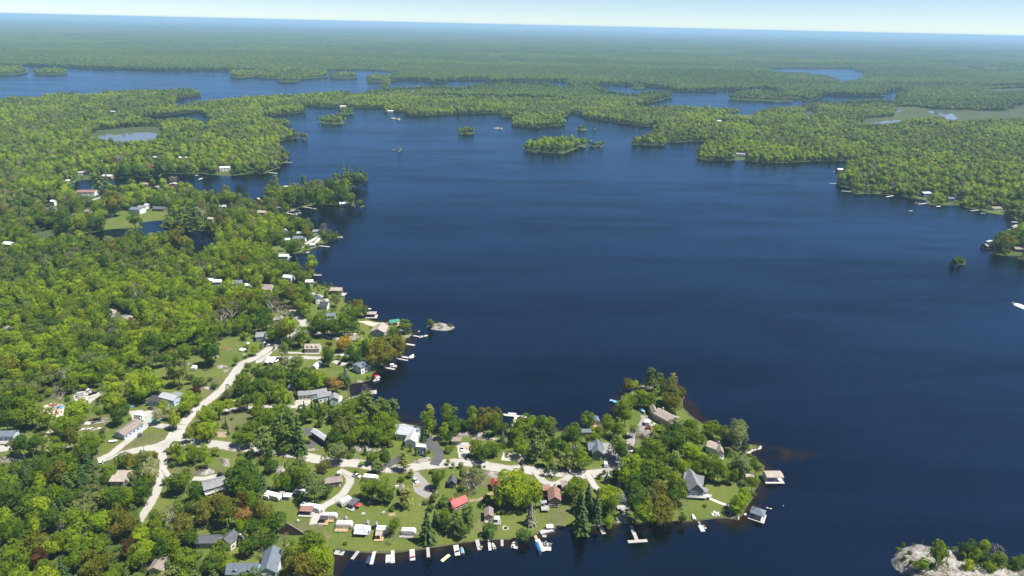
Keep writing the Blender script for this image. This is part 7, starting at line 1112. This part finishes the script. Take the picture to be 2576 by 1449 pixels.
def add_patch(key, me):
    me.name = 's%03d' % len(_order); o = bpy.data.objects.new(me.name, me); src_col.objects.link(o); _order.append(key); KIDX.setdefault(key, []).append(len(_order)-1)
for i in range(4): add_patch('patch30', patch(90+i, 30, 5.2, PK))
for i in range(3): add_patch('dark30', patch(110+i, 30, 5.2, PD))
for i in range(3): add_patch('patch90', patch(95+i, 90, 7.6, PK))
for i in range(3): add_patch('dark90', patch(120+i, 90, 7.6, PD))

def scatter(name, P, kind, rot, scl, label):
    """one object that sets a crown on every one of its points"""
    me = bpy.data.meshes.new(name); n = len(P); me.vertices.add(n); me.vertices.foreach_set('co', np.asarray(P, np.float32).ravel())
    a = me.attributes.new('src', 'INT', 'POINT'); a.data.foreach_set('value', np.asarray(kind, np.int32))
    a = me.attributes.new('rot', 'FLOAT_VECTOR', 'POINT'); rv = np.zeros((n, 3), np.float32); rv[:, 2] = rot; a.data.foreach_set('vector', rv.ravel())
    a = me.attributes.new('scl', 'FLOAT_VECTOR', 'POINT'); a.data.foreach_set('vector', np.asarray(scl, np.float32).ravel())
    o = link(bpy.data.objects.new(name, me)); tag(o, label, kind='stuff')
    ng = bpy.data.node_groups.new(name, 'GeometryNodeTree')
    ng.interface.new_socket('Geometry', in_out='INPUT', socket_type='NodeSocketGeometry'); ng.interface.new_socket('Geometry', in_out='OUTPUT', socket_type='NodeSocketGeometry')
    N = ng.nodes; L = ng.links; gi = N.new('NodeGroupInput'); go = N.new('NodeGroupOutput')
    ci = N.new('GeometryNodeCollectionInfo'); ci.inputs[0].default_value = src_col; ci.inputs[1].default_value = True; ci.inputs[2].default_value = True
    ip = N.new('GeometryNodeInstanceOnPoints'); ip.inputs['Pick Instance'].default_value = True
    def na(nm, t):
        x = N.new('GeometryNodeInputNamedAttribute'); x.data_type = t; x.inputs[0].default_value = nm
        return [s for s in x.outputs if s.enabled and s.name == 'Attribute'][0]
    L.new(gi.outputs[0], ip.inputs['Points']); L.new(ci.outputs[0], ip.inputs['Instance'])
    L.new(na('src', 'INT'), ip.inputs['Instance Index']); L.new(na('rot', 'FLOAT_VECTOR'), ip.inputs['Rotation']); L.new(na('scl', 'FLOAT_VECTOR'), ip.inputs['Scale'])
    L.new(ip.outputs[0], go.inputs[0])
    md = o.modifiers.new('scatter', 'NODES'); md.node_group = ng; return o

# --- map queries
def on_water(P):
    r = np.zeros(len(P), bool)
    for w in WATERS:
        lo, hi = w.min(0), w.max(0); b = ((P >= lo) & (P <= hi)).all(1)
        if b.any(): r[b] |= inpoly(P[b], w)
    return r
def on_any(P, polys):
    r = np.zeros(len(P), bool)
    for w in polys:
        lo, hi = w.min(0), w.max(0); b = ((P >= lo) & (P <= hi)).all(1)
        if b.any(): r[b] |= inpoly(P[b], w)
    return r
def grid(step, x0, x1, y0, y1, jit=.42):
    gx, gy = np.meshgrid(np.arange(x0, x1, step), np.arange(y0, y1, step)); P = np.stack([gx.ravel(), gy.ravel()], 1).astype(float)
    P[:, 0] += (np.round(P[:, 1]/step) % 2)*step*.5
    return P+rng.uniform(-jit, jit, P.shape)*step
def inview(P, z=8, m=60):
    x, y, d = PR(np.column_stack([P, np.full(len(P), z)])); return (d > 50) & (x > -m) & (x < 2576+m) & (y > -m) & (y < 1449+m*1.6)
def masked(P3, r):
    """does a crown (centre, radius) cover open ground in the view"""
    x, y, d = PR(P3); k = FPX/d*r; hit = np.zeros(len(x), bool)
    for dx, dy in ((0, 0), (-.75, 0), (.75, 0), (0, -.75), (0, .8), (-.55, -.55), (.55, -.55), (-.5, .6), (.5, .6)):
        i = ((x+dx*k)/4).astype(int); j = ((y+dy*k)/4).astype(int); ok = (i >= 0) & (i < MW) & (j >= 0) & (j < MH)
        hit[ok] |= MASK[j[ok], i[ok]]
    return hit

WM = np.zeros((MH, MW), bool); _keep = MASK.copy(); MASK[:] = False
for s in WSEEN[1:]+[MARSH, MARSH2, MARSH4, "@01 650,402 800,378 1000,354 1300,340 1600,334 1700,308 2000,306 2300,324 2570,298 2570,520 2400,472 2200,480 2060,460 1900,392 1760,376 1600,345 1400,345 1200,392 1000,422 800,432"]: openmask(s)
WM |= MASK; MASK[:] = _keep
def overwater(P3, r, cell=4):
    x, y, d = PR(P3); k = FPX/d*r; i = (x/4).astype(int); j = ((y-k*.8)/4).astype(int); hit = np.zeros(len(x), bool); ok = (i >= 0) & (i < MW) & (j >= 0) & (j < MH)
    hit[ok] = WM[j[ok], i[ok]]
    for dx, dy in ((-.6, -.5), (.6, -.5)):
        i = ((x+dx*k)/4).astype(int); j = ((y+dy*k)/4).astype(int); ok = (i >= 0) & (i < MW) & (j >= 0) & (j < MH); hit[ok] |= WM[j[ok], i[ok]]
    return hit
# --- trees set one by one
TREES = []                                    # (x, y, z0, w, kind, variant)
for c, s in PLACED:
    for t in s.split():
        x, y, w, kd = t.split(','); px, py = K(c, float(x), float(y)); p0 = G(px, py, 5); 
        wm = float(w)/4*MPP(px, py)*.97; v = rng.integers(len(SRC[kd])); zc = SRC[kd][v][2]
        g = G(px, py, zc*wm)
        for _ in range(5):
            kk = wm/MPP(px, py)/2; hits = 0
            for dx, dy in ((0, 0), (-.8, 0), (.8, 0), (0, -.8), (0, .8), (-.55, -.55), (.55, -.55), (-.55, .55), (.55, .55)):
                i_, j_ = int((px+dx*kk)/4), int((py+dy*kk)/4); hits += 0 <= i_ < MW and 0 <= j_ < MH and HMASK[j_, i_]
            rh = sum(ROADM[j_, i_] for i_, j_ in ((int((px+dx*kk)/4), int((py+dy*kk)/4)) for dx, dy in ((0, 0), (-.8, 0), (.8, 0), (0, -.8), (0, .8), (-.55, -.55), (.55, -.55), (-.55, .55), (.55, .55))) if 0 <= i_ < MW and 0 <= j_ < MH)
            if hits <= 1 and rh <= 1: break
            wm *= .88
        if hits > 3: continue
        g = G(px, py, zc*wm)
        z0 = 0.0
        for (ip_, h, mt) in ISLANDS:
            if np.linalg.norm(ip_.mean(0)-g) < 120 and inpoly(g[None], ip_)[0]: z0 = h*.6
        TREES.append((g[0], g[1], z0, wm, kd, v))
placed_xy = np.array([t[:2] for t in TREES]) if TREES else np.zeros((0, 2)); placed_w = np.array([t[3] for t in TREES]) if TREES else np.zeros(0)
def species(P):
    a, b, e = vnoise(P, 70, 1), vnoise(P, 26, 2), rng.uniform(0, 1, len(P)); u = .42*a+.22*b+.36*e
    q = np.full(len(P), 'm', dtype='<U1')
    q[u > .57] = 'y'; q[u < .43] = 'd'; q[u < .36] = 'u'
    e2 = rng.uniform(0, 1, len(P)); q[e2 > .955] = 'o'; q[(e2 > .92) & (e2 <= .955)] = 's'; q[(e2 > .845) & (e2 <= .86)] = 'g'
    con = vnoise(P, 90, 4)*.5+vnoise(P, 30, 5)*.2+rng.uniform(0, 1, len(P))*.3
    q[(con > .74)] = 'S'; q[(con > .69) & (con <= .74)] = 'P'; return q
near = grid(5.7, -900, 900, 180, 1120)
near = near[inview(near)]
near = near[~on_water(near)]
dsh = np.min([edgedist(near, w) for w in WATERS[:1]], axis=0)
near = near[dsh > 2.2]
near = near[~on_any(near, MARSHES+[np.asarray(q) for q in OPEN])]
kd = species(near); w = np.clip(rng.normal(7.8, 2.4, len(near)), 3.5, 14)*(.8+.4*vnoise(near, 50, 7)); cons = np.isin(kd, ['S', 'P']); w[cons] *= .68
var = rng.integers(0, 99, len(near))
zc = np.array([SRC[k][v % len(SRC[k])][2] for k, v in zip(kd, var)])
keep = ~masked(np.column_stack([near, zc*w]), w*.5) & ~overwater(np.column_stack([near, zc*w]), w*.5)
for i in range(len(placed_xy)):
    keep &= np.linalg.norm(near-placed_xy[i], axis=1) > .42*(w+placed_w[i])
settled = on_any(near, [SETTLED]); keep &= ~(settled & (rng.uniform(0, 1, len(near)) > .13))
shrink = settled & keep; w[shrink] *= .55
for i in np.nonzero(keep)[0]: TREES.append((*near[i], 0.0, w[i], kd[i], var[i] % len(SRC[kd[i]])))
# islands near and far
for k, (P, h, mt) in enumerate(ISLANDS):
    d0 = np.linalg.norm(P.mean(0)); rock = mt is M_ROCK
    if k in (20, 21, 22) or k > 22: continue
    lo, hi = P.min(0), P.max(0); g = grid(6.0 if d0 < 1600 else 8.0, lo[0], hi[0], lo[1], hi[1])
    g = g[inpoly(g, P)]
    if len(g) == 0: g = P.mean(0)[None]
    if rock: g = g[:max(2, len(g)//4)]
    q = species(g+500); 
    for p, kk in zip(g, q):
        ww = rng.uniform(5, 9.5) if not rock else rng.uniform(4, 6.5)
        big_i = np.linalg.norm(hi-lo) > 90
        if rng.uniform() < .3: kk = rng.choice(['S', 'P', 'd'] if big_i else ['d', 'd', 'm'])
        if not big_i: ww *= .8; kk = {'S': 'd', 'P': 'u'}.get(kk, kk)
        if kk in 'SP': ww *= .7
        TREES.append((*p, h*.55, ww, kk, rng.integers(len(SRC[kk]))))
mid = grid(5.7, -1750, 1750, 1120, 2300); mid = mid[inview(mid)]; mid = mid[~on_water(mid)]; mid = mid[~on_any(mid, MARSHES+[np.asarray(q) for q in OPEN])]
kd = species(mid); w = np.clip(rng.normal(7.1, 1.9, len(mid)), 3.5, 12); w[np.isin(kd, ['S', 'P'])] *= .7
mk = masked(np.column_stack([mid, .8*w]), w*.4) | overwater(np.column_stack([mid, .85*w]), w*.45); mid, kd, w = mid[~mk], kd[~mk], w[~mk]
# --- which ones are large in the view: those become things of their own
T3 = np.array([(t[0], t[1], t[2]+SRC[t[4]][t[5]][2]*t[3]) for t in TREES]); tw = np.array([t[3] for t in TREES]); px, py, dep = PR(T3)
npl = len(placed_xy)
scr = tw/dep*FPX; score = scr.copy(); score[:npl] += 6
inside = (px > 4) & (px < 2572) & (py > 0) & (py < 1449+scr*.3) & (dep > 0)
score[~inside] = -1
# hidden behind nearer crowns? rough test by counting crowns in front on the same pixels
order = np.argsort(-score)
NIND = 298
chosen = set(order[:NIND].tolist())
# --- labels: each tree by look and by what it stands beside
LMK = [(x, y, nm) for x, y, nm in LANDMARKS if len(nm.split()) <= 5]
lx = np.array([[a, b] for a, b, _ in LMK])
used = {}
def tree_label(t, px_, py_):
    nm, adj = NAMES[t[4]]; noun = nm.replace('_', ' ')
    g = np.array(t[:2]); x, y, _ = PR(np.array([[g[0], g[1], 0]])); x, y = x[0], y[0]
    d = np.linalg.norm(lx-g, axis=1); j = int(np.argmin(d)); L_ = LMK[j]
    dx, dy = g[0]-L_[0], g[1]-L_[1]
    side = ('just ' if d[j] < 14 else '')+(('left of' if dx < 0 else 'right of') if abs(dx) > abs(dy)*.9 else ('behind' if dy > 0 else 'in front of'))
    size = 'big ' if t[3] > 12.5 else ('small ' if t[3] < 6 else '')
    return [size+adj+' '+noun, side, L_[2], d[j]]
if True:
    lab = {}
    for i in chosen: lab[i] = tree_label(TREES[i], px[i], py[i])
    groups = {}
    for i, l in lab.items(): groups.setdefault((l[0], l[1].replace('just ', ''), l[2]), []).append(i)
    ORD = ['nearest', 'second nearest', 'third nearest', 'fourth nearest', 'fifth nearest', 'sixth nearest', 'seventh nearest', 'eighth nearest', 'ninth nearest', 'tenth nearest', 'eleventh nearest', 'twelfth nearest']
    for (a, b, c), ids in groups.items():
        ids.sort(key=lambda i: lab[i][3])
        for k, i in enumerate(ids):
            t = TREES[i]; nm = NAMES[t[4]][0]
            text = f"{a} {b} {c}" if len(ids) == 1 else f"{a} {b} {c}, {ORD[min(k, 11)]}"
            e = thing(nm, (t[0], t[1], t[2]), rng.uniform(0, 6.28), text, 'shrub' if t[4] == 'b' else 'tree', 'trees in the foreground' if t[4] != 'b' else 'shrubs in the gardens')
            cm, tm, zc_, h_ = SRC[t[4]][t[5]]
            e.scale = (t[3]*rng.uniform(.9, 1.1), t[3]*rng.uniform(.9, 1.1), t[3]*rng.uniform(.88, 1.2))
            link(bpy.data.objects.new('crown', cm), e); link(bpy.data.objects.new('trunk', tm), e)
rest = [i for i in range(len(TREES)) if i not in chosen]
P, Kd, R_, Sc = [], [], [], []
for i in rest:
    t = TREES[i]; d = math.hypot(t[0], t[1])
    if d < 1000 or 'low_'+t[4] not in KIDX: Kd.append(KIDX[t[4]][t[5]])
    else: Kd.append(rng.choice(KIDX['low_'+t[4]]))
    P.append((t[0], t[1], t[2])); Sc.append((t[3]*rng.uniform(.85, 1.15), t[3]*rng.uniform(.85, 1.15), t[3]*rng.uniform(.8, 1.35)))
for p, k, ww in zip(mid, kd, w):
    P.append((p[0], p[1], 0)); Kd.append(rng.choice(KIDX['low_'+k])); Sc.append((ww, ww, ww*rng.uniform(.9, 1.25)))
scatter('forest', P, Kd, rng.uniform(0, 6.28, len(P)), Sc, 'mixed green forest round the lake')
NT = len(P)
# --- undergrowth: shrubs on the forest floor and along the open edges
ug = grid(4.6, -700, 500, 185, 800); ug = ug[inview(ug, 1)]; ug = ug[~on_water(ug)]
ug = ug[~on_any(ug, [np.asarray(q) for q in OPEN])]; ww = rng.uniform(1.8, 4.8, len(ug)); ok = ~masked(np.column_stack([ug, ww*.3]), ww*.5); ug, ww = ug[ok], ww[ok]
ok = rng.uniform(0, 1, len(ug)) < np.where(on_any(ug, [SETTLED]), .2, .95); ug, ww = ug[ok], ww[ok]
scatter('undergrowth', np.column_stack([ug, np.zeros(len(ug))]), rng.choice(KIDX['b']+KIDX['u'][:1], len(ug)), rng.uniform(0, 6.28, len(ug)), np.column_stack([ww, ww, ww*rng.uniform(.6, 1, len(ug))]), 'shrubby undergrowth')
# --- far woods
def far(step, key, y0, y1, half):
    g = grid(step, -half, half, y0, y1, .15); g = g[inview(g, 8, 120)]
    if key == 'patch30': g = g[g[:, 1] > y0]
    off = step*.45; bad = on_water(g) | on_any(g, MARSHES+[np.asarray(q) for q in OPEN])
    for a, b in ((off, off), (-off, off), (off, -off), (-off, -off)): bad |= on_water(g+np.array([a, b])*.75)
    z = np.full(len(g), 15.0)
    for a, b in ((0, 0), (0, -.7), (.8, 0), (-.8, 0), (0, .6)): bad |= overwater(np.column_stack([g+np.array([a, b])*off, z]), np.zeros(len(g)))
    return g[~bad]
f1 = far(27, 'patch30', 2300, 5200, 4000); f2 = far(80, 'patch90', 5200, 13000, 9800)
# fill shore gaps of the patches with single crowns
gg = grid(9.5, -2600, 2600, 2290, 3400); gg = gg[inview(gg)]; gg = gg[~on_water(gg)]; gg = gg[~on_any(gg, MARSHES)]; gg = gg[~overwater(np.column_stack([gg, np.full(len(gg), 9.0)]), np.full(len(gg), 4.0))]
de = np.min([edgedist(gg, w_) for w_ in WATERS], axis=0); gg = gg[de < 26]
def relief(g):
    de_ = np.min([edgedist(g, w_) for w_ in WATERS], axis=0); return -1+np.clip((de_-60)/400, 0, 1)*26*vnoise(g*np.array([.5, 1]), 620, 31)
P = np.concatenate([np.column_stack([f1, relief(f1)]), np.column_stack([f2, relief(f2)]), np.column_stack([gg, np.zeros(len(gg))])])
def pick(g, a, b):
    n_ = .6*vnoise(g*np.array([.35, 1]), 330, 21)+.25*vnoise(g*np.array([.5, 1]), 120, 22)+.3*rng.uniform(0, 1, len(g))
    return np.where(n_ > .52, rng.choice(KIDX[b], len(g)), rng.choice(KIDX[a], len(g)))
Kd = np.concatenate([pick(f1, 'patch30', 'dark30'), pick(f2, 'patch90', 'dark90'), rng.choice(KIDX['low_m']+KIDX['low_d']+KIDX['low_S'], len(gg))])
sg = rng.uniform(8, 12, len(gg)); hv = lambda g: .68+.28*vnoise(g, 400, 9)+.25*vnoise(g, 130, 10)
Sc = np.concatenate([np.column_stack([np.ones(len(f1))]*2+[hv(f1)]), np.column_stack([np.ones(len(f2))]*2+[hv(f2)*1.1]), np.column_stack([sg, sg, sg*1.2])])
scatter('distant_forest', P, Kd, rng.choice([0, 1.5708, 3.1416, 4.7124], len(P))+rng.normal(0, .1, len(P)), Sc, 'distant woods to the horizon')
# --- canopy of the last woods before the horizon, as one uneven sheet
M_CAN = ground_mat('far_canopy', [(.34, (.008, .022, .008)), (.5, (.026, .050, .014)), (.66, (.055, .078, .024))], .0022, .03, 1.0)
V = []; F = []; ry = np.geomspace(12800, 60000, 60); nx = 90
for j, y in enumerate(ry):
    for i in range(nx): V.append(((i/(nx-1)-.5)*2*y*.86, y, 11+rng.uniform(-3, 4)+30*vnoise(np.array([[(i/(nx-1)-.5)*2*y*.86, y]]), 3500, 12)[0]*(j > 2)))
for j in range(59):
    for i in range(nx-1): F.append((j*nx+i, j*nx+i+1, (j+1)*nx+i+1, (j+1)*nx+i))
tag(link(bpy.data.objects.new('horizon_forest', mesh('horizon_forest', V, F, M_CAN))), 'woods on the horizon', kind='stuff')
print('TREES', len(TREES), 'forest', NT, 'mid', len(mid), 'f1', len(f1), 'f2', len(f2), 'ug', len(ug))
